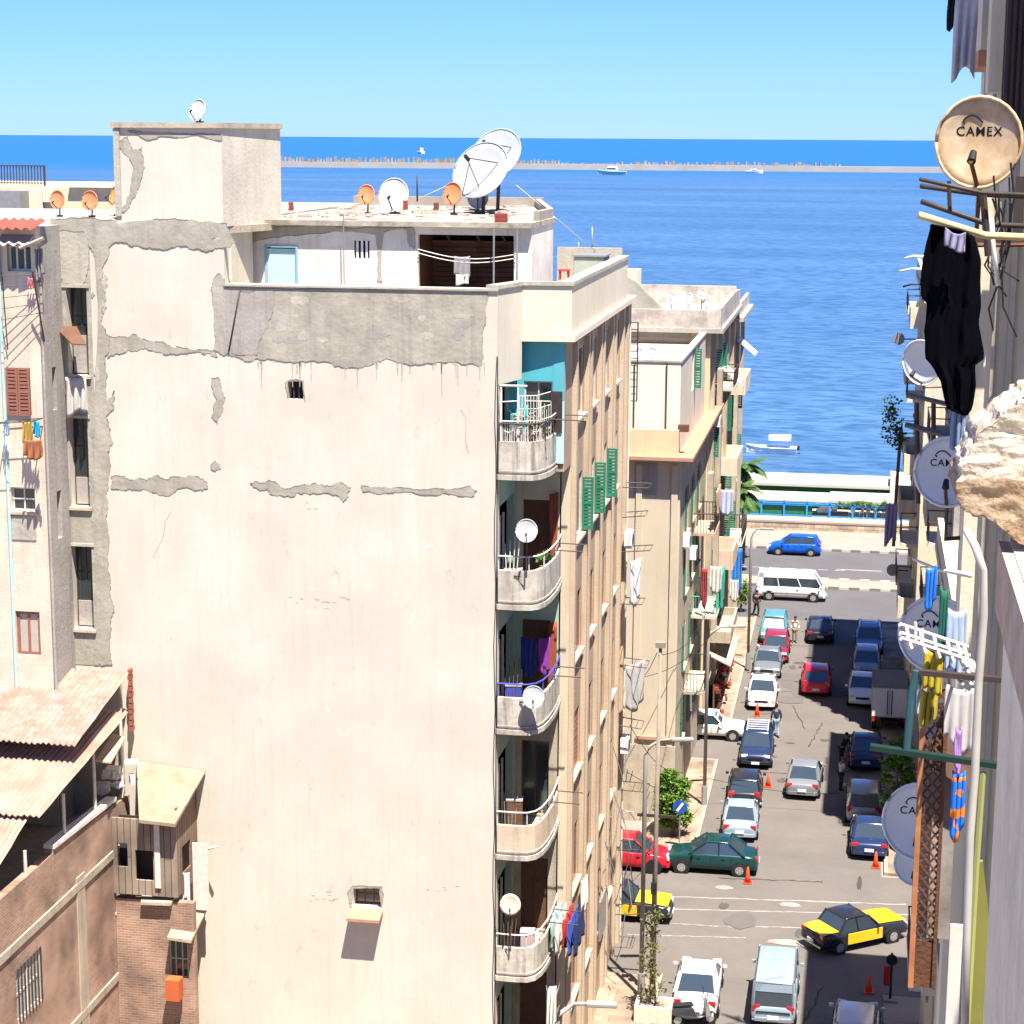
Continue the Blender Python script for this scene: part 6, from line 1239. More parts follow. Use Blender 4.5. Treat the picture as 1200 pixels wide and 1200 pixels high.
window(L1, 'Y', YL, *h1[2], .12, WFRAME, nv=1, nh=1, sill=.08); w_ = window(L1, 'Y', YL, *h1[3], .08, SHUTB, nv=1, fw=.1, gm=mat('lace_curtain', (.45, .40, .34), .9))
MB().box((h1[2][0]+.0, YL-.03, P(20, 632, Y=YL).z), (h1[2][1], YL-.002, h1[2][2]-.15)).build('grey_panel', CEMENT_L, L1)
MB().box((-60, YL+.0, zLt-.2), (xr+.05, 72, zLt+.0)).build('roof_deck', ROOFC, L1) if False else MB().box((-34, YL+.3, zLt-.3), (xr-.25, 71, zLt-.02)).build('roof_deck', mat('white_roof', (.48, .46, .43), .9, var=(.36, .34, .31), vs=.8), L1)
mb = MB(); xs = [(-34+i*.09) for i in range(int((xr+.2+34)/.09)+1)]
vs = [(x, YL-.55, zLt-.02+.05*math.sin(x*22)) for x in xs]+[(x, YL+.6, zLt+.22+.05*math.sin(x*22)) for x in xs]; n_ = len(xs)
mb.add(vs, [(i, i+1, n_+i+1, n_+i) for i in range(n_-1)]).build('corrugated_eave', REDTILE, L1, solid=.02)
MB().prism([P(22, 291, Y=55.7), P(50, 279, Y=55.7), P(52, 281, Y=56.2), P(24, 293, Y=56.2)], (0, 0, .05)).build('awning_board', WFRAME, L1)
mb = MB(); xs = [P(3, 300, Y=YL).x+i*.05 for i in range(22)]; z_ = P(20, 277, Y=YL).z
mb.add([(x, YL-.02, z_+.06) for x in xs]+[(x, YL-.5, z_-.22+.05*math.sin(x*20)) for x in xs], [(i, i+1, 22+i+1, 22+i) for i in range(21)]).build('scalloped_awning', CEMENT_L, L1, solid=.03)
for px in (51, 3): MB().tube([(P(px, 400, Y=YL).x, YL-.06, 0), (P(px, 400, Y=YL).x, YL-.06, zLt-.5)], .05, 6).build('drain_pipe', GREYR if px > 10 else PALEBLUE, L1)
t_ = thing('washing_rack', 'washing rack under the brown shutters of the left building', 'washing rack', P(34, 495, Y=55.9)); a = P(8, 493, Y=56.1); b_ = P(50, 490, Y=56.1); mb = MB()
for f in (0, .35, .7): mb.tube([a+Vector((0, -f, 0)), b_+Vector((0, -f, 0))], .012, 4)
for q_ in (a, b_): mb.tube([q_, q_+Vector((0, -.8, 0))], .02, 5)
mb.build('rack', METALD, t_)
for lb, c, p0, p1, d_, dy in (('mustard patterned cloth on the left building rack', (.40, .26, .06), 26, 38, .75, .35), ('bright turquoise cloth on the left building rack', (.02, .40, .62), 39, 47, .45, .5), ('brown blanket lowest on the left building rack', (.32, .13, .06), 27, 50, .55, .7), ('pale blue cloth at the left end of the rack', (.30, .42, .55), 4, 11, .4, .3)):
    q_ = P(p0, 493+(22 if 'brown' in lb else 0), Y=56.1-dy); q2 = P(p1, 493+(22 if 'brown' in lb else 0), Y=56.1-dy); wash(lb, cl(lb[:7].replace(' ', '_'), c), q_, q2, d_, group='washing under the brown shutters')
wash('pink and white small cloth on the upper left window line', cl('pink', (.6, .2, .25)), P(32, 325, Y=56), P(41, 325, Y=56), .3, seed=2)
wash('grey ragged cloth by the awning of the left building', cl('greyt', (.30, .28, .28)), P(40, 292, Y=56.05), P(50, 290, Y=56.05), .9, seed=32)
t_ = thing('window_line', 'wire washing lines below the top left window', 'clothes line', P(3, 322, Y=55.6)); mb = MB()
for i in range(5): mb.tube([P(2, 323+i*13, Y=55.6), P(50, 322+i*11, Y=56)], .01, 4)
mb.tube([P(2, 318, Y=55.6), P(9, 410, Y=56.1)], .02, 4).tube([P(38, 318, Y=55.6), P(52, 400, Y=56.1)], .03, 4).build('lines', METALD, t_)
# roofs beyond it
L2 = thing('far_roof_house', 'yellowish rooftop house behind the left orange dishes', 'building', (-34, 76, 0)); zy = P(60, 219, Y=75).z; xe = P(133, 222, Y=75).x
MB().box((-50, 75, 0), (xe+1.5, 84, zy)).build('walls', mat('yellow_cream', (.70, .60, .38), .9, var=(.6, .52, .36), vs=.8, streak=.3), L2); MB().box((P(80, 220, Y=74.8).x, 74.8, zy), (xe+1.5, 77, zy+.15)).build('white_coping', WHITE, L2)
MB().box((P(22, 222, Y=74.9).x, 74.85, zy-1.0), (P(22, 222, Y=74.9).x+1.0, 74.99, zy-.2)).box((P(50, 222, Y=74.9).x, 74.85, zy-.6), (P(66, 222, Y=74.9).x, 74.99, zy-.1)).build('wall_relief', CREAM, L2)
MB().box((-50, 74.0, zy-1.2), (P(23, 220, Y=74).x, 74.9, zy-.15)).build('low_wall', STEEL, L2)
t_ = thing('roof_railing', 'dark vertical-bar railing on the rooftop at the left edge', 'railing', (-36, 76, zy)); mb = MB(); xq = P(51, 200, Y=76).x; z1_ = P(25, 195, Y=76).z
x = -40.
while x < xq: mb.box((x, 76, zy), (x+.035, 76.035, z1_)); x += .13
mb.box((-40, 75.98, z1_), (xq+.05, 76.05, z1_+.05)).box((-40, 75.98, zy+.1), (xq+.05, 76.05, zy+.14)).box((xq, 75.97, zy), (xq+.06, 76.06, z1_+.04)).build('bars', mat('rail_brownblack', (.05, .04, .045), .7), t_)
# brick house
XB = -22.85; BH = thing('brick_house', 'raw brick house with a tin-roofed rooftop at the lower left', 'house', (-26, 50, 0)); zB = 11.9
BRICK = pattern('raw_brick', 'b', (.42, .25, .18), (.40, .34, .28), 1., 'yz', rowh=.085, bw=.24, mort=.012, bump=.6); BRICKX = pattern('raw_brick_front', 'b', (.38, .235, .17), (.36, .30, .25), 1., 'xz', rowh=.085, bw=.24, mort=.012, bump=.6)
a_ = PYZ(0, 1150, XB)
wa = (PYZ(135, 1040, XB)[0], PYZ(152, 1040, XB)[0], PYZ(144, 1060, XB)[1], PYZ(144, 1022, XB)[1]); wb = (PYZ(19, 1155, XB)[0], PYZ(50, 1145, XB)[0], PYZ(34, 1188, XB)[1], PYZ(34, 1122, XB)[1])
zA = [PYZ(x, y, XB) for x, y in ((0, 1042), (60, 1000), (135, 938), (160, 930))]
wallgrid('X', XB, 36, 57.6, 0, zB-.75, .25, [wa, wb]).build('brick_wall', BRICK, BH)
wallgrid('X', XB, 36, PYZ(62, 1020, XB)[0], zB-.75, zB-.15, .25).build('low_parapet', BRICK, BH); MB().prism([(XB, PYZ(62, 1020, XB)[0], zB-.75), (XB, 57.6, zB-.75), (XB, 57.6, PYZ(158, 925, XB)[1]), (XB, PYZ(62, 995, XB)[0], PYZ(62, 995, XB)[1])], (-.25, 0, 0)).build('parapet', BRICK, BH)
MB().prism([(XB+.05, PYZ(62, 995, XB)[0], PYZ(62, 995, XB)[1]), (XB+.05, PYZ(135, 938, XB)[0], PYZ(135, 938, XB)[1]+.0), (XB+.05, PYZ(135, 938, XB)[0], PYZ(135, 938, XB)[1]+.12), (XB+.05, PYZ(62, 995, XB)[0], PYZ(62, 995, XB)[1]+.12)], (-.35, 0, 0)).build('parapet_coping', WHITEW, BH)
for py in ((160, 970), (160, 1115)):
    z_ = PYZ(*py, XB)[1]; MB().box((XB-.002, 36, z_-.25), (XB+.05, 57.6, z_)).build('concrete_band', STONE, BH)
for pp in ((96, 1080), (162, 1060)):
    y_ = PYZ(*pp, XB)[0]; MB().box((XB+.001, y_-.35, 0), (XB+.04, y_+.25, PYZ(pp[0], 975+(160-pp[0])*.75, XB)[1])).build('concrete_column', STONE, BH)
window(BH, 'X', XB, *wa, .1, CREAM2, nv=1, gm=mat('striped_curtain', (.30, .30, .42), .9, var=(.55, .55, .6), vs=9), sill=.05)
window(BH, 'X', XB, *wb, .06, WFRAME, nv=1, nh=1, gm=mat('pale_shutter', (.5, .49, .46), .8), bars=8, fw=.1)
MB().box((-36, 36, zB-1.3), (XB-.25, 57.6, zB-1.1)).build('roof_floor', CEMENT, BH); MB().box((-36, 57.62, zB-1.1), (XB-.25, 57.9, 15.2)).build('back_wall', CEMENT_L, BH); MB().box((-31, 36, zB-1.1), (-30.8, 57.3, 13.4)).build('inner_wall', GREYR, BH)
MB().box((-30, 38, zB-1.1), (-27.5, 41, zB+.6)).box((-29, 50, zB-1.1), (-27, 52, zB+.9)).build('inner_clutter', CEMENT, BH)
def corr(name, A, B_, Cc, D, m, step=.18, amp=.035, lab=None):
    """corrugated sheet: A-B upper edge, D-C lower edge"""
    A, B_, Cc, D = map(Vector, (A, B_, Cc, D)); n_ = max(8, int((B_-A).length/step*4)); mb = MB(); up = Vector((0, 0, 1)); vs = []
    for j in range(9):
        for i in range(n_+1):
            s = i/n_; p_ = A.lerp(B_, s).lerp(D.lerp(Cc, s), j/8); vs.append(p_+up*(amp*math.sin(i*math.pi/2)+.03*((j*7+int(i/9)*5) % 3-1)*.5))
    mb.add(vs, [(j*(n_+1)+i, j*(n_+1)+i+1, (j+1)*(n_+1)+i+1, (j+1)*(n_+1)+i) for j in range(8) for i in range(n_)]); return mb.build(name, m, BH, solid=.02, label=lab)
TIN = mat('weathered_tin', (.36, .29, .25), .9, var=(.22, .125, .09), vs=1.4, va=.5, bump=.4, bs=7, streak=.35, scol=(.5, .47, .44), spec=.1); TINR = mat('rusty_tin', (.31, .175, .13), .9, spec=.1, var=(.38, .30, .25), vs=.8, va=.5, bump=.4, bs=7)
zu = P(143, 786, Y=57.6).z; corr('tin_roof', (-36, 57.5, zu-.1), (XB+.15, 57.5, zu), (XB+.15, 53.0, 14.6), (-36, 53.0, 14.6), TIN, lab='upper weathered tin sheet')
p1 = P(150, 834, X=XB+.35); p2 = P(90, 897, X=XB+.35); p3 = P(46, 957, X=XB+.35)
corr('tin_roof', (-34, p1.y, p1.z+.1), (p1.x, p1.y, p1.z), (p3.x, p3.y, p3.z), (-34, p3.y, p3.z), TINR, lab='lower rusty pink tin sheet')
corr('tin_roof', (-34, p3.y+.3, p3.z-.06), (p3.x-.4, p3.y+.3, p3.z-.06), (p3.x-.4, p3.y-3.2, p3.z-1.3), (-34, p3.y-3.2, p3.z-1.3), TINR)
mb = MB(); 
for y_ in (57.3, 55, 52.6, 49.8): mb.tube([(XB-.1, y_, zB-.9), (XB-.1, y_, p1.z-(57.5-y_)*.27)], .05, 6)
mb.build('roof_posts', WFRAME, BH)
mb = MB()
for i in range(11): z_ = 13.7+i*.19; mb.cbox((XB+.10, 57.75, z_), (.10, .25, .15), .1*(i % 3))
mb.build('red_brick_pier', mat('bright_red_brick', (.34, .10, .07), .85), BH)
a0 = P(126, 832, Y=56.6); MB().prism([P(112, 893, Y=55.0), P(130, 895, Y=55.0), P(147, 866, Y=56.6), P(132, 862, Y=56.6)], (0, 0, .06)).build('leaning_board', mat('raw_plywood', (.58, .42, .28), .85, var=(.45, .32, .2), vs=3), BH)
r = random.Random(12); mb = MB()
for i in range(14): q_ = P(r.uniform(118, 158), r.uniform(890, 935), Y=56.8); mb.cbox(q_, (r.uniform(.1, .5), .3, r.uniform(.06, .3)), r.uniform(-.6, .6))
mb.build('parapet_junk', WHITEW, BH)
# shack against the blank wall
SK = thing('wooden_shack', 'small wooden shack with a plywood roof wedged between brick house and blank wall', 'shack', (-21.6, 57, 0))
PLY = mat('plywood', (.36, .28, .205), .85, var=(.24, .165, .115), vs=1.6, va=.5, bump=.3, bs=10); WOODD = pattern('weathered_boards', 'b', (.30, .25, .20), (.06, .04, .03), 1., 'zx', rowh=.22, bw=4, mort=.012)
A = P(160, 893, Y=57.95); B_ = P(241, 905, Y=57.95); Cq = P(206, 968, Y=55.6); D = P(163, 963, Y=55.6)
for i in range(3):
    f0, f1 = i/3, (i+1)/3+.02; MB().prism([A.lerp(D, f0), B_.lerp(Cq, f0), B_.lerp(Cq, f1), A.lerp(D, f1)], (0, 0, .05+.03*i)).build('roof_sheet', PLY, SK)
zf = P(180, 1050, Y=56).z; xs0 = XB+.01; xs1 = P(207, 1000, Y=56).x
wallgrid('Y', 56.0, xs0, xs1, zf, Cq.z-.02, .08, [(xs0+.15, xs0+.5, zf+.9, zf+1.7), (xs0+.75, xs0+1.35, zf+.5, zf+1.5)]).build('front_boards', WOODD, SK)
wallgrid('X', xs1, 56.08, 57.95, zf, Cq.z+.4, .06, [(56.5, 57.3, zf+.6, zf+1.5)]).build('side_boards', pattern('weathered_boards_side', 'b', (.24, .17, .13), (.06, .04, .03), 1., 'zy', rowh=.22, bw=4, mort=.012), SK)
MB().box((xs0+.05, 56.5, zf), (xs1-.1, 56.55, Cq.z-.1)).build('dark_inside', DARK, SK)
MB().box((xs0+1.42, 55.93, zf+.3), (xs0+1.6, 55.98, Cq.z-.15)).build('pale_curtain', WFRAME, SK)
wallgrid('Y', 56.1, xs0, P(240, 1100, Y=56.1).x-.35, 0, zf-.2, .25, [(P(198, 1120, Y=56.1).x, P(221, 1120, Y=56.1).x, P(210, 1146, Y=56.1).z, P(210, 1102, Y=56.1).z)]).build('lower_brick_wall', BRICKX, SK)
window(SK, 'Y', 56.1, P(198, 1120, Y=56.1).x, P(221, 1120, Y=56.1).x, P(210, 1146, Y=56.1).z, P(210, 1102, Y=56.1).z, .05, mat('sage_frame', (.30, .36, .28), .8), nv=2, nh=1)
MB().prism([P(165, 1057, Y=55.9), P(200, 1058, Y=55.9), P(222, 1030, Y=57.8), P(170, 1026, Y=57.8)], (0, 0, -.1)).build('tin_ledge', STONE, SK)
MB().prism([P(196, 1098, Y=55.6), P(224, 1102, Y=55.6), P(243, 1063, Y=57.8), P(214, 1058, Y=57.8)], (0, 0, -.1)).build('plywood_ledge', mat('old_plywood', (.48, .38, .27), .9, var=(.3, .22, .15), vs=3), SK)
MB().box((P(196, 1150, Y=55.7).x, 55.5, P(200, 1170, Y=55.7).z), (P(212, 1150, Y=55.7).x, 55.9, P(200, 1146, Y=55.7).z)).build('orange_box', mat('orange_board', (.50, .12, .04), .8), SK)
MB().box((P(222, 1020, Y=57).x, 57.3, P(225, 1070, Y=57).z), (P(240, 1020, Y=57).x, 57.36, P(225, 992, Y=57).z)).build('lattice_panel', WFRAME, SK)
wash('white towel hanging by the wooden shack', cl('whites', (.66, .66, .64)), P(212, 1022, Y=56.6), P(222, 1022, Y=56.6), 1.0, seed=44, amp=.02)
pipe('washing_bar', 'white bar sticking out from the shack by the blank wall', WFRAME, [P(232, 998, Y=57.9), P(254, 992, Y=57.3)], .04, 'washing bar')
# ================================================================ right-hand row
RW = mat('right_grey_render', (.54, .49, .38), .95, var=(.28, .26, .23), vs=.9, bump=.6, bs=8, streak=.5, scol=(.15, .14, .12), spec=.1); RWL = mat('right_pale_render', (.72, .65, .49), .95, var=(.55, .49, .37), vs=.9, bump=.5, bs=8, streak=.4, scol=(.2, .17, .14), spec=.1)
def rightblock(label, y0, y1, ztop, X, fls, balcs, m, seed, top=None):
    t_ = thing('apartment_block', label, 'apartment block', (X+4, (y0+y1)/2, 0)); r_ = random.Random(seed); hs = []
    n_ = max(2, int((y1-y0)/3.6))
    for z in fls:
        for i in range(n_):
            a = y0+(y1-y0)*(i+.5)/n_; hs.append((a-.6, a+.6, z+.9, z+2.7))
    wallgrid('x', X, y0, y1, 0, ztop, .3, hs).build('street_wall', m, t_)
    MB().box((X+.3, y0, 0), (X+14, y0+.3, ztop)).build('near_wall', RWL, t_); MB().box((X+.3, y1-.3, 0), (X+14, y1, ztop)).build('far_wall', m, t_); MB().box((X-.25, y0-.1, ztop), (X+14.2, y1+.1, ztop+.3)).build('roof_slab', RWL, t_); MB().box((X-.2, y0, ztop+.3), (X-.0, y1, ztop+1.1)).build('parapet', RWL, t_)
    for k, h_ in enumerate(hs):
        window(t_, 'x', X, *h_, .12, (WFRAME, BROWN, SHUTB)[k % 3], nv=1, sill=.1)
    for k, (a, b_, z, out, solid_) in enumerate(balcs):
        B = MB().box((X-out, a, z-.16), (X, b_, z)).build('balcony', RWL, t_)
        if solid_: MB().box((X-out, a, z+.002), (X-out+.12, b_, z+.95)).box((X-out+.122, a, z+.002), (X-.002, a+.12, z+.95)).box((X-out+.122, b_-.12, z+.002), (X-.002, b_, z+.95)).build('balustrade', RWL, B)
        else:
            mb = MB()
            for i in range(int((b_-a)/.18)): mb.tube([(X-out+.03, a+i*.18, z), (X-out+.03, a+i*.18, z+.95)], .015, 4)
            mb.tube([(X, a, z+.95), (X-out+.03, a, z+.95), (X-out+.03, b_, z+.95), (X, b_, z+.95)], .03, 5).build('railing', METALD, B)
    return t_, r_
fr_ = [3.2+i*3.9 for i in range(6)]
zt2 = P(1066, 302, Y=118).z
rightblock('narrow grey block farthest along the shaded side', 104, 124.5, zt2-1.5, 3.25, fr_, [(105, 109, fr_[k]+.2, .9, k % 2) for k in range(1, 6)]+[(113, 118, fr_[k]+.2, .9, (k+1) % 2) for k in range(1, 6)], RWL, 1)
rightblock('grey block in the middle of the shaded side', 85, 98.5, 22.0, 4.1, fr_[:5], [(86, 89, fr_[k]+.2, 1.0, k != 3) for k in range(1, 5)]+[(91, 95, fr_[k]+.2, 1.0, k % 2) for k in range(1, 5)], RW, 2)
rightblock('low pale block at the near corner of the shaded side', 47, 69.5, 18.3, 3.0, fr_[:4], [(48, 51, fr_[k]+.2, .9, 1) for k in range(1, 4)]+[(57, 61, fr_[k]+.2, .9, 0) for k in range(1, 4)], RWL, 3)
NB, _r = rightblock('tall pale block with pipes and dishes filling the right edge', 17, 46, 44, 2.35, [i*3.9+1.2 for i in range(10)], [], RWL, 4)
XN_ = 2.35
wallgrid('x', XN_, -12, 16.99, 0, 33.5, .3).build('lower_front_wall', RWL, NB); MB().box((XN_+.3, -12, 33.2), (14, 16.9, 33.5)).build('lower_roof', RWL, NB)  # unseen stretch, kept low so the sun reaches the tan dish
for i, (y, z) in enumerate(((21, 31.5), (25, 31.5), (29, 27.5), (33, 23.5), (38, 19.5), (30, 35.5))): 
    MB().box((XN_-.1, y-.14, 0), (XN_-.002, y+.14, 43)).build('pilaster', RW if i % 2 else RWL, NB)
# balcony above with washing at the top right
p0 = P(1143, 80, Y=24); MB().box((p0.x, 23.4, p0.z), (XN_-.002, 25.4, p0.z+.18)).build('upper_balcony_slab', TERRA, NB); MB().box((p0.x+.02, 23.4, p0.z+.182), (p0.x+.14, 25.4, p0.z+1.3)).box((p0.x+.142, 23.4, p0.z+.182), (XN_-.003, 23.52, p0.z+1.3)).build('upper_balustrade', CREAM2, NB)
MB().box((P(1160, 60, Y=22).x, 22.0, P(1160, 108, Y=22).z), (XN_-.003, 22.6, P(1160, -20, Y=22).z)).build('bay_wall', RWL, NB)
mb = MB(); zq = P(1170, 125, Y=20).z
for i in range(4): mb.box((P(1178+i*7, 60, Y=20).x, 20-.05, zq-.3), (P(1178+i*7, 60, Y=20).x+.03, 20, zq+1.9))
mb.build('window_bars', METALD, NB); MB().box((P(1176, 60, Y=20.1).x, 20.05, zq-.3), (XN_-.004, 20.15, zq+1.7)).build('dark_opening', BROWN, NB)
wash('pale patterned sheet hanging at the top right corner', cl('pattern', (.52, .52, .56)), P(1120, -8, Y=23), P(1147, -10, Y=23), .88, seed=71, amp=.03)
wash('black garment beside the patterned sheet at the top right', cl('blackg', (.015, .015, .02)), P(1111, -6, Y=23.1), P(1122, -6, Y=23.1), .34, seed=72, amp=.02)
# big tan dish
CG = 'large dishes on the right-hand wall'
cD = P(1147, 167, Y=18); dish('large rust-stained tan dish with printed lettering, highest on the right wall', cD, .745, (-.22, -1, .02), DISHT, wall=(XN_-.4, 18.6, cD.z-.9), logo=True, group=CG, armcol=RUST)
for lb, px, py, Y, dpx, fx in (('grey-blue lettered dish just under the black garments', 1111, 553, 20, 76, -.1), ('grey-blue lettered dish behind the white washing rack', 1096, 743, 22, 84, -.1), ('grey-blue lettered dish beside the rusty perforated panel', 1078, 963, 24, 88, -.1)):
    c = P(px, py, Y=Y); dish(lb, c, dpx*Y/2300, (fx, -1, .12), DISHS, wall=(XN_-.3, Y+.8, c.z-.7), logo=True, group=CG)
c = P(1072, 1013, Y=26); dish('grey-blue dish lowest behind the rusty panel', c, .55, (-.1, -1, .1), DISHS, wall=(XN_-.3, 27, c.z-.6), group=CG)
MB().box((.95, 18.5, cD.z-.90), (XN_, 18.56, cD.z-.85)).box((1.3, 18.55, cD.z-.85), (1.38, 18.62, cD.z-.3)).build('dish_bracket', METALD, NB)
# washing poles under the tan dish
BG = 'washing poles under the tan dish'
for i, (x0, y0, x1, y1, m_, rr_, lb) in enumerate(((1078, 210, 1150, 226, METALD, .016, 'first black washing pole under the tan dish'), (1079, 218, 1152, 228, METALD, .02, 'second black washing pole under the tan dish'), (1080, 236, 1158, 263, METALD, .022, 'third black washing pole under the tan dish'), (1077, 252, 1155, 276, mat('bamboo_yellow', (.62, .55, .25), .7, var=(.5, .42, .2), vs=9), .028, 'yellow washing pole with the black garments on it'))):
    Y0 = 15+.35*i if i < 3 else 14.8; pipe('washing_pole', lb, m_, [P(x0, y0, Y=Y0), P(x1, y1, Y=Y0+.2), P(x1, y1, Y=Y0+.2)+Vector((1.3, .3, -.05))], rr_, 'washing pole', group=BG)
mb = MB(); t_ = thing('pole_bracket', 'upright bracket carrying the washing poles under the tan dish', 'bracket', P(1112, 250, Y=15.2)); mb.tube([P(1112, 212, Y=15.2), P(1113, 248, Y=15.2)], .018, 6).tube([P(1152, 226, Y=15.3), P(1158, 300, Y=15.3)], .03, 6).build('bracket', METALD, t_)
# black garments: one long outline with folds
BLK = mat('black_garment_cloth', (.004, .004, .006), 1., spec=0.)
def garment(label, pts, Y, m, seed, th=.012):
    """outline-traced hanging garment with real thickness and folds"""
    ys = sorted({p_[1] for p_ in pts}); r_ = random.Random(seed)
    rows = []; n_ = 34; y0_, y1_ = ys[0], ys[-1]
    for j in range(n_+1):
        y = y0_+(y1_-y0_)*j/n_; xs_ = []
        for i in range(len(pts)):
            a, b__ = pts[i], pts[(i+1) % len(pts)]
            if (a[1]-y)*(b__[1]-y) <= 0 and a[1] != b__[1]: xs_.append(a[0]+(b__[0]-a[0])*(y-a[1])/(b__[1]-a[1]))
        xs_ = xs_ or [pts[0][0]]; lo, hi = min(xs_), max(xs_); rows.append((y, lo, hi))
    mb = MB(); K = 22; vs = []
    for (y, lo, hi) in rows:
        for i in range(K+1):
            s = i/K; q_ = P(lo+(hi-lo)*s, y, Y=Y); q_.y += .025*math.sin(s*13+y*.02)+.012*math.sin(s*31+y*.05+seed); vs.append(q_)
    mb.add(vs, [(j*(K+1)+i, j*(K+1)+i+1, (j+1)*(K+1)+i+1, (j+1)*(K+1)+i) for j in range(n_) for i in range(K)])
    return mb.build('garment', m, None, smooth=True, solid=th, label=label, cat='garment', group='garments on the yellow pole')
garment('long black garment, lower and in front on the yellow pole', [(1091, 264), (1140, 272), (1146, 290), (1150, 305), (1149, 330), (1150, 360), (1147, 378), (1152, 405), (1153, 420), (1146, 424), (1141, 428), (1142, 452), (1138, 478), (1132, 486), (1112, 484), (1106, 466), (1102, 446), (1098, 440), (1093, 430), (1084, 420), (1084, 400), (1083, 388), (1088, 356), (1081, 348), (1080, 330), (1082, 305), (1085, 285)], 14.7, BLK, 1)
wash('blue-grey trousers hanging below the black garment', cl('bluegrey', (.20, .28, .42)), P(1116, 470, Y=14.9), P(1133, 470, Y=14.9), .32, seed=82, amp=.01)
wash('purple and grey small garment at the top of the black one', cl('purpgrey', (.24, .22, .34)), P(1108, 266, Y=14.55), P(1132, 272, Y=14.55), .13, seed=83, amp=.02)
# lower washing frame: white rack, teal post, green beam
t_ = thing('washing_rack', 'white folding washing rack with knotted ropes over the lower right', 'washing rack', P(1100, 760, Y=12)); A = P(1056, 748, Y=12); B_ = P(1138, 775, Y=12.3); mb = MB()
for dz_, dy in ((0, 0), (-.03, .25), (-.035, .5)): mb.tube([A+Vector((0, dy, dz_)), B_+Vector((0, dy, dz_))], .017, 6)
for f in (.1, .3, .5, .7, .85, .95): p_ = A.lerp(B_, f); mb.tube([p_, p_+Vector((0, .5, -.03))], .012, 5); mb.tube([p_, p_+Vector((.02, 0, -.05))], .016, 5)
mb.tube([P(1073, 729, Y=12.1), P(1073, 757, Y=12.1)], .01, 5).tube([P(1081, 737, Y=12.1), P(1081, 757, Y=12.1)], .01, 5)
for i in range(9): q_ = P(1128+i*1.6, 770+(i*7) % 22, Y=12.1); mb.tube([q_, q_+Vector((.03, -.03, -.05)), q_+Vector((-.01, 0, -.1))], .014, 5)
mb.build('frame', WFRAME, t_)
TEALP = mat('teal_post', (.03, .10, .12), .7, var=(.02, .07, .08), vs=6)
t_ = thing('clothes_rack', 'teal post and dark green beam of a balcony washing frame', 'clothes rack', P(1068, 890, Y=12))
MB().tube([P(1074, 786, Y=12), P(1068, 815, Y=12), P(1062, 884, Y=12)], .024, 8).build('post', TEALP, t_); MB().cbox((P(1100, 888, Y=12)+P(1130, 890, Y=12))/2, (1.0, .06, .034), M=Matrix.Rotation(.09, 3, 'Y')).build('beam', mat('dark_green_beam', (.006, .028, .02), .7), t_)
MB().cbox((P(1078, 790, Y=12)+P(1173, 794, Y=12.))/2, (.50, .05, .032), M=Matrix.Rotation(.04, 3, 'Y')).build('black_bar', METALD, t_)
for lb, c, p0_, p1_, dd, yy in (('yellow cloth hanging from the white rack', (.42, .33, .03), (1084, 757), (1106, 764), .26, 12.2), ('second yellow cloth below the black bar', (.42, .34, .04), (1080, 806), (1099, 806), .22, 12.3), ('pale grey cloth under the black bar', (.42, .46, .5), (1076, 800), (1086, 800), .22, 12.5), ('bright blue cloth hanging from a line above the rack', (.02, .18, .62), (1085, 665), (1098, 661), .30, 15.0), ('dark green strap hanging behind the blue cloth', (.02, .14, .09), (1102, 686), (1112, 690), .55, 14.0), ('pale blue sheet hanging right of the green strap', (.36, .46, .62), (1111, 712), (1134, 712), .45, 13.0),
   ('white and grey towels beside the pipe', (.50, .48, .47), (1108, 800), (1142, 806), .4, 12.8), ('purple patterned cloth beside the pipe', (.36, .20, .48), (1120, 850), (1128, 852), .28, 12.4), ('colourful long cloth, blue green and orange, by the pipe', (.10, .35, .55), (1116, 902), (1132, 902), .42, 12.4)):
    wash(lb, cl(lb[:10].replace(' ', '_').replace(',', ''), c), P(*p0_, Y=yy), P(*p1_, Y=yy), dd, seed=len(lb), amp=.015, group='washing on the right-hand frames')
cc = MATS['cloth_colourful_'].node_tree; vt = cc.nodes.new('ShaderNodeTexVoronoi'); vt.inputs['Scale'].default_value = 14; g_ = cc.nodes.new('ShaderNodeNewGeometry'); cc.links.new(g_.outputs['Position'], vt.inputs['Vector']); rp_ = cc.nodes.new('ShaderNodeValToRGB'); cc.links.new(vt.outputs['Color'], rp_.inputs['Fac'])
for i, (ps, c) in enumerate(((0, (.02, .16, .6, 1)), (.3, (.62, .66, .7, 1)), (.5, (.75, .22, .03, 1)), (.7, (.25, .5, .3, 1)))):
    e_ = rp_.color_ramp.elements[0] if i == 0 else rp_.color_ramp.elements[1] if i == 3 else rp_.color_ramp.elements.new(ps); e_.position = ps; e_.color = c
rp_.color_ramp.interpolation = 'CONSTANT'; cc.links.new(rp_.outputs[0], cc.nodes['Principled BSDF'].inputs['Base Color'])
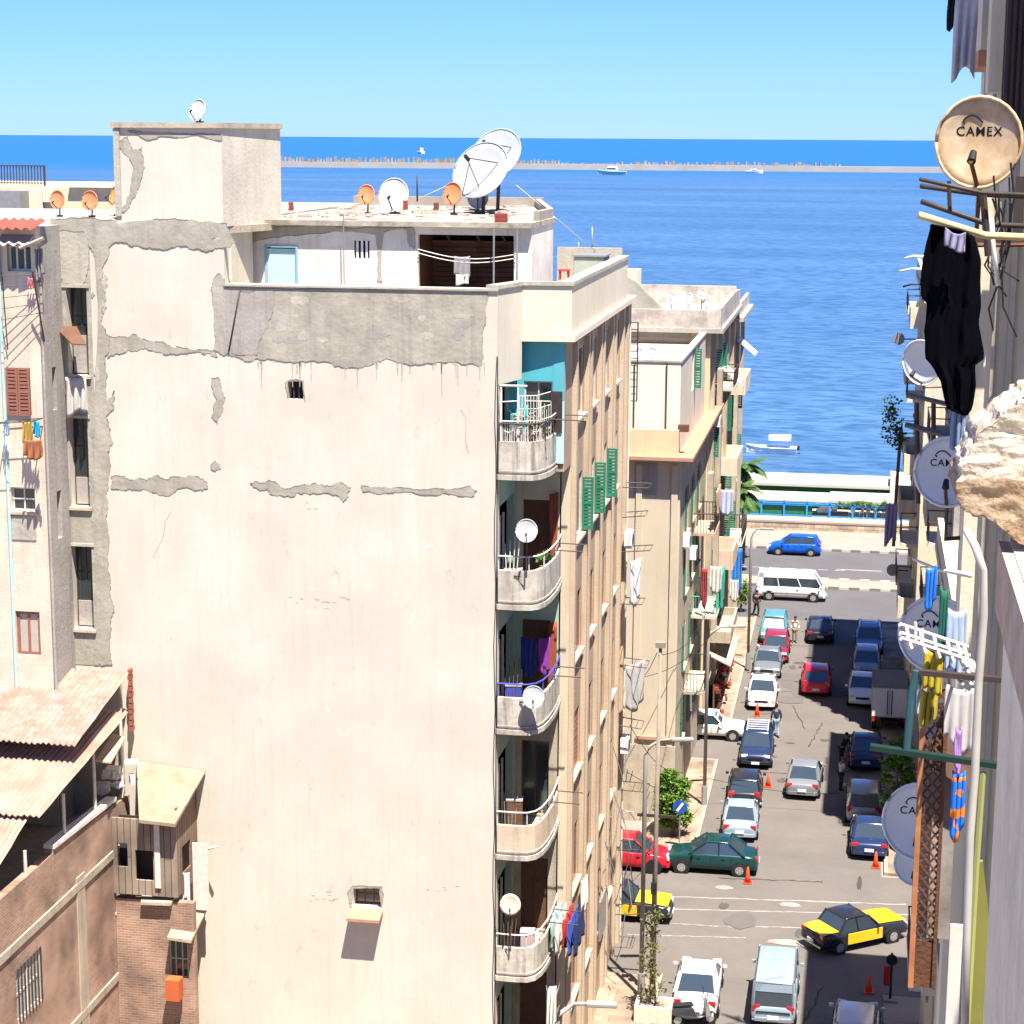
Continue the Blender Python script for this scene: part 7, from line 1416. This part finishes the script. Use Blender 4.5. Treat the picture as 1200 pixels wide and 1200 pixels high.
# rusty perforated panel
RP = thing('rusty_panel', 'tall rusty metal panel pierced with diamond holes', 'metal panel', P(1090, 1150, Y=13)); Yp = 13.
xa, xb_ = P(1078, 900, Y=Yp).x, P(1106, 900, Y=Yp).x; za, zb_ = P(1090, 1158, Y=Yp).z, P(1090, 806, Y=Yp).z; mb = MB(); W_ = xb_-xa; rw = .082; n_ = int((zb_-za)/rw)
th_ = .02
for j in range(n_):
    z = za+j*rw
    if j < 4: mb.box((xa, Yp, z), (xb_, Yp+th_, z+rw)); continue
    for s in (0, 1):
        for k in range(2):
            x_ = xa+W_*(.16+.42*k); w2 = W_*.40
            a1 = (x_, z+(0 if s else rw)); b1 = (x_+w2, z+(rw if s else 0)); mb.prism([(a1[0], Yp+.003*s, a1[1]-.011), (b1[0], Yp+.003*s, b1[1]-.011), (b1[0], Yp+.003*s, b1[1]+.011), (a1[0], Yp+.003*s, a1[1]+.011)], (0, .012, 0))
SH = -.085; mb.build('diamond_grille', RUST, RP)
MB().box((xa-.012, Yp-.02, za), (xa+W_*.15, Yp+.05, zb_)).build('left_edge', mat('rusty_orange', (.48, .20, .08), .85, var=(.25, .1, .05), vs=7), RP); MB().box((xb_-.012, Yp-.02, za), (xb_+.012, Yp+.05, zb_-.1)).build('right_edge', RUST, RP)
MB().box((xa+.03, Yp+.16, za+.3), (xb_+.1, Yp+.2, zb_-.65)).build('backing_sheet', mat('backing_grey', (.36, .33, .31), .9, var=(.16, .13, .11), vs=3), RP)
MB().prism([(xa+.05, Yp+.03, zb_-.55), (xb_+.25, Yp+.03, zb_-.75), (xb_+.22, Yp+.03, zb_-.2), (xa+.16, Yp+.03, zb_+.0)], (0, .03, 0)).build('brown_sheet', mat('brown_fabric', (.13, .08, .06), .95, var=(.2, .13, .1), vs=6), RP)
t_ = thing('olive_screen', 'olive yellow plastic screen between the pipe and the near wall', 'screen', P(1145, 1200, Y=12)); OL = mat('olive_plastic', (.22, .21, .05), .7, var=(.16, .155, .04), vs=1.5)
MB().prism([P(1128, 1230, Y=12), P(1163, 1230, Y=12), P(1164, 1120, Y=12), P(1152, 1010, Y=12), P(1142, 1010, Y=12), P(1136, 1100, Y=12)], (0, .04, 0)).build('sheet', OL, t_); MB().tube([P(1152, 905, Y=12), P(1144, 1020, Y=12), P(1132, 1230, Y=12)], .02, 6).build('edge_strip', mat('lime_strip', (.34, .36, .12), .7), t_)
MB().box((P(1113, 1100, Y=13.4).x, 13.4, P(1113, 1230, Y=13.4).z), (P(1128, 1100, Y=13.4).x, 13.44, P(1120, 1085, Y=13.4).z)).build('pale_board', WFRAME, t_)
# pale pipe
pipe('drain_pipe', 'fat pale drain pipe curving down the near right wall', mat('pipe_pvc', (.50, .48, .43), .6, var=(.36, .34, .30), vs=2), [P(1133, 622, Y=10.6), P(1143, 640, Y=10.5), P(1152, 668, Y=10.5), P(1153, 720, Y=10.5), P(1147, 800, Y=10.5), P(1143, 900, Y=10.5), P(1137, 980, Y=10.5), P(1133, 1100, Y=10.5), P(1130, 1240, Y=10.5)], .023, 'pipe')
MB().box((P(1140, 400, Y=19).x, 19.0, 14), (XN_-.003, 19.5, P(1160, 232, Y=19).z)).build('projecting_bay', RWL, NB); MB().box((P(1162, 400, Y=18.95).x, 18.93, 14), (P(1166, 400, Y=18.95).x, 18.998, P(1160, 236, Y=19).z)).box((P(1180, 400, Y=18.95).x, 18.93, 14), (P(1187, 400, Y=18.95).x, 18.998, P(1160, 236, Y=19).z)).build('bay_rib', RW, NB)
# near eroded ledge and wall
t_ = thing('eroded_ledge', 'crumbling limestone ledge on a plastered pier, closest to the camera', 'ledge', P(1160, 600, Y=8)); ROCK = mat('eroded_limestone', (.60, .56, .48), .95, var=(.28, .20, .13), vs=9, va=.55, bump=1., bs=26); nb_ = ROCK.node_tree
outl = [(1122, 588), (1124, 560), (1132, 535), (1142, 515), (1162, 497), (1185, 478), (1205, 465), (1330, 465), (1330, 640), (1205, 642), (1170, 618), (1150, 603), (1132, 600)]
bm = bmesh.new(); q_ = [P(x, y, Y=7.8) for x, y in ragged(outl, 5, 2, 4)]; org = ORG[t_.name]
f_ = bm.faces.new([bm.verts.new(p_-org) for p_ in q_]); ext = bmesh.ops.extrude_face_region(bm, geom=[f_]); bmesh.ops.translate(bm, verts=[v for v in ext['geom'] if isinstance(v, bmesh.types.BMVert)], vec=(0, .5, 0)); bmesh.ops.recalc_face_normals(bm, faces=bm.faces); bmesh.ops.triangulate(bm, faces=bm.faces)
for _ in range(6): bmesh.ops.subdivide_edges(bm, edges=[e for e in bm.edges if e.calc_length() > .012], cuts=1)
bmesh.ops.triangulate(bm, faces=bm.faces)
from mathutils import noise
bm.normal_update()
for v in bm.verts:
    c = v.co+org; n1_ = noise.fractal(c*7, 1, 2.2, 5); n2_ = noise.fractal(c*22+Vector((5, 5, 5)), 1, 2, 4); v.co += v.normal*(.014*n1_+.007*n2_-.012*abs(noise.noise(Vector((c.x*3, c.y*3, c.z*30)))))
me = bpy.data.meshes.new('ledge_stone'); bm.to_mesh(me); bm.free(); me.materials.clear()
for p_ in me.polygons: p_.use_smooth = True
o = bpy.data.objects.new('ledge_stone', me); COL.objects.link(o); o.parent = t_; me.materials.append(ROCK); me.materials.append(mat('ochre_core', (.42, .33, .23), .95, var=(.16, .09, .05), vs=14, va=.5, bump=.6, bs=40)); ORG[o.name] = org
zk = P(1160, 562, Y=7.8).z
for p_ in me.polygons:
    c = p_.center+org
    p_.material_index = 1 if c.z < zk+.03*noise.noise(c*9) else 0
PIER = mat('pier_plaster', (.80, .73, .57), .95, var=(.58, .52, .40), vs=2.5, bump=.5, bs=16, streak=.35, scol=(.2, .18, .16))
xp = P(1168, 900, Y=8.1).x; MB().box((xp, 5.2, 22), (xp+1.0, 8.1, P(1180, 630, Y=8.1).z)).build('pier', PIER, t_)
MB().box((xp-.045, 6.0, P(1180, 712, Y=8.1).z), (xp+1.2, 8.06, P(1180, 632, Y=8.1).z)).build('corbel', mat('stained_corbel', (.52, .44, .36), .95, var=(.36, .24, .16), vs=5, va=.5, bump=.7, bs=14), t_)
if 0: MB().prism([(xp-.08, 7.72, P(1180, 630, Y=8.1).z), (xp+1.2, 7.72, P(1180, 630, Y=8.1).z), (xp+1.2, 7.72, P(1180, 700, Y=8.1).z), (xp-.01, 7.72, P(1180, 716, Y=8.1).z), (xp-.03, 7.72, P(1180, 690, Y=8.1).z), (xp-.06, 7.72, P(1180, 650, Y=8.1).z)], (0, .35, 0)).build('corbel', mat('stained_corbel', (.48, .40, .32), .95, var=(.36, .2, .12), vs=5, va=.5, bump=.7, bs=14), t_)
# loose cables on the near block
t_ = thing('cable_bundle', 'tangle of black cables hanging beside the tan dish', 'cables', P(1170, 250, Y=16)); mb = MB(); r = random.Random(19)
for i in range(9):
    a = P(1165+r.uniform(-6, 30), 190+r.uniform(0, 60), Y=15.5+r.random()); b_ = P(1168+r.uniform(-8, 30), 300+r.uniform(0, 120), Y=15.5+r.random()); mid = a.lerp(b_, .5)+Vector((r.uniform(-.15, .15), 0, -.15)); mb.tube([a, a.lerp(mid, .5)+Vector((.04, 0, 0)), mid, b_.lerp(mid, .5)+Vector((-.05, 0, 0)), b_], .008, 4)
mb.build('cables', BLACKM, t_)
pipe('white_conduit', 'thin white conduit beside the black garment', WHITE, [P(1162, 256, Y=15.5), P(1164, 290, Y=15.5), P(1170, 335, Y=15.5)], .018, 'pipe')
pipe('washing_rope', 'washing rope slanting from the far facade to the rack', WFRAME, [P(1070, 655, Y=30), P(1100, 668, Y=22), P(1137, 674, Y=13)], .02, 'rope')
t_ = thing('washing_poles', 'pair of dark washing rails crossing the far shaded facades', 'washing rail', P(1065, 480, Y=40)); mb = MB()
mb.tube([P(1066, 463, Y=40), P(1112, 474, Y=38)], .05, 6).tube([P(1063, 498, Y=40), P(1116, 512, Y=38)], .06, 6).tube([P(1074, 472, Y=40), P(1076, 590, Y=40)], .05, 5).tube([P(1094, 470, Y=40), P(1094, 520, Y=40)], .05, 5).tube([P(1116, 512, Y=38), P(1150, 520, Y=38)], .05, 5).build('rails', METALD, t_)
c = P(1080, 425, Y=60); dish('pale dish edge-on half hidden by the black garment', c, 1.3, (-.5, -.8, -.1), DISHS, wall=(3.0, 61, c.z-.8), group=CG)
wash('blue and purple clothes hanging over the corniche end', cl('lilac', (.32, .30, .50)), P(1038, 590, Y=110), P(1052, 590, Y=110), 2.2, seed=90)
t_ = thing('facade_plants', 'straggly green plant growing off the far shaded facade', 'plant', P(1056, 520, Y=112)); p_ = P(1056, 480, Y=112)
leaves([((p_.x-.2+r.uniform(-.5, .4), 112, p_.z+r.uniform(-1.9, 1.4)), .6) for i in range(9)], 500, .22, 8).build('leaves', LEAFP, t_); MB().tube([P(1056, 500, Y=112), P(1050, 580, Y=112), P(1047, 640, Y=112)], .10, 5).build('stem', BARK, t_)
for i, (px, py) in enumerate(((1053, 397), (1046, 668))): 
    p_ = P(px, py, Y=115); t_ = thing('street_clock', ('small round grey fitting', 'round dark fitting')[i]+(' on the skyline of the far facade' if i == 0 else ' above the corniche end'), 'fitting', (3, 115, p_.z)); MB().disc(p_, (0, 1, 0), .35, .15, 14).build('disc', STEEL, t_); MB().tube([p_, (3.1, 115, p_.z)], .04, 5).build('arm', METALD, t_)
for i, (px, py, px2) in enumerate(((1054, 318, 1068), (1058, 336, 1068), (1060, 303, 1069))):
    pipe('rooftop_rod', ('lowest-left white rod', 'slanting dark rod', 'topmost white rod')[i]+' sticking out of the far roof', WHITE if i != 1 else METALD, [P(px, py, Y=112), P(px2, py-3, Y=112), Vector((3.2, 112, P(px2, py-3, Y=112).z))], .06, 'rod')
# ================================================================ one object per separate piece
import numpy as np
def split_pieces():
    for o in [o for o in COL.objects if o.type == 'MESH' and (o.parent is not None) and o.get('kind') is None]:
        me = o.data; nv = len(me.vertices)
        if nv > 6000 or nv < 8 or len(o.children) > 0: continue
        co = np.empty(nv*3); me.vertices.foreach_get('co', co); co = co.reshape(-1, 3)
        par = list(range(nv))
        def find(a):
            while par[a] != a: par[a] = par[par[a]]; a = par[a]
            return a
        for e in me.edges:
            a, b_ = find(e.vertices[0]), find(e.vertices[1])
            if a != b_: par[a] = b_
        root = np.array([find(i) for i in range(nv)]); ids, isl = np.unique(root, return_inverse=True); k = len(ids)
        if k < 2 or k > 150: continue
        lo = np.array([co[isl == i].min(axis=0) for i in range(k)]); hi = np.array([co[isl == i].max(axis=0) for i in range(k)]); size = (hi-lo).max(axis=1)
        force = o.name.split('.')[0] in ('pilasters', 'pillar', 'canopy_posts', 'roof_posts', 'roof_props', 'benches')
        if force: grp = np.arange(k)
        else:
            gap = np.maximum(0, np.maximum(lo[:, None]-hi[None], lo[None]-hi[:, None])); near = np.sqrt((gap**2).sum(axis=2)) <= np.maximum(.02, .5*np.maximum(size[:, None], size[None]))*.999
            g = list(range(k))
            def f2(a):
                while g[a] != a: g[a] = g[g[a]]; a = g[a]
                return a
            for a, b_ in zip(*np.nonzero(np.triu(near, 1))):
                x_, y_ = f2(a), f2(b_)
                if x_ != y_: g[x_] = y_
            _, grp = np.unique([f2(i) for i in range(k)], return_inverse=True)
        n_ = int(grp.max())+1
        if n_ < 2 or n_ > 60: continue
        vg = grp[isl]; nm = o.name.split('.')[0]; nm = {'pilasters': 'pilaster', 'canopy_posts': 'canopy_post', 'roof_posts': 'roof_post', 'roof_props': 'roof_prop', 'benches': 'bench', 'slats': 'slat', 'rods': 'rod', 'lines': 'line', 'bars': 'bar', 'cables': 'cable'}.get(nm, nm)
        for j in range(n_):
            sel = np.nonzero(vg == j)[0]; mp_ = {int(v): i for i, v in enumerate(sel)}
            m2 = bpy.data.meshes.new(nm); m2.from_pydata([tuple(co[v]) for v in sel], [], [tuple(mp_[v] for v in p_.vertices) for p_ in me.polygons if p_.vertices[0] in mp_]); m2.materials.append(me.materials[0])
            sm = me.polygons[0].use_smooth
            for p_ in m2.polygons: p_.use_smooth = sm
            c = o.copy(); c.data = m2; COL.objects.link(c); c.name = nm
        bpy.data.objects.remove(o)
split_pieces()
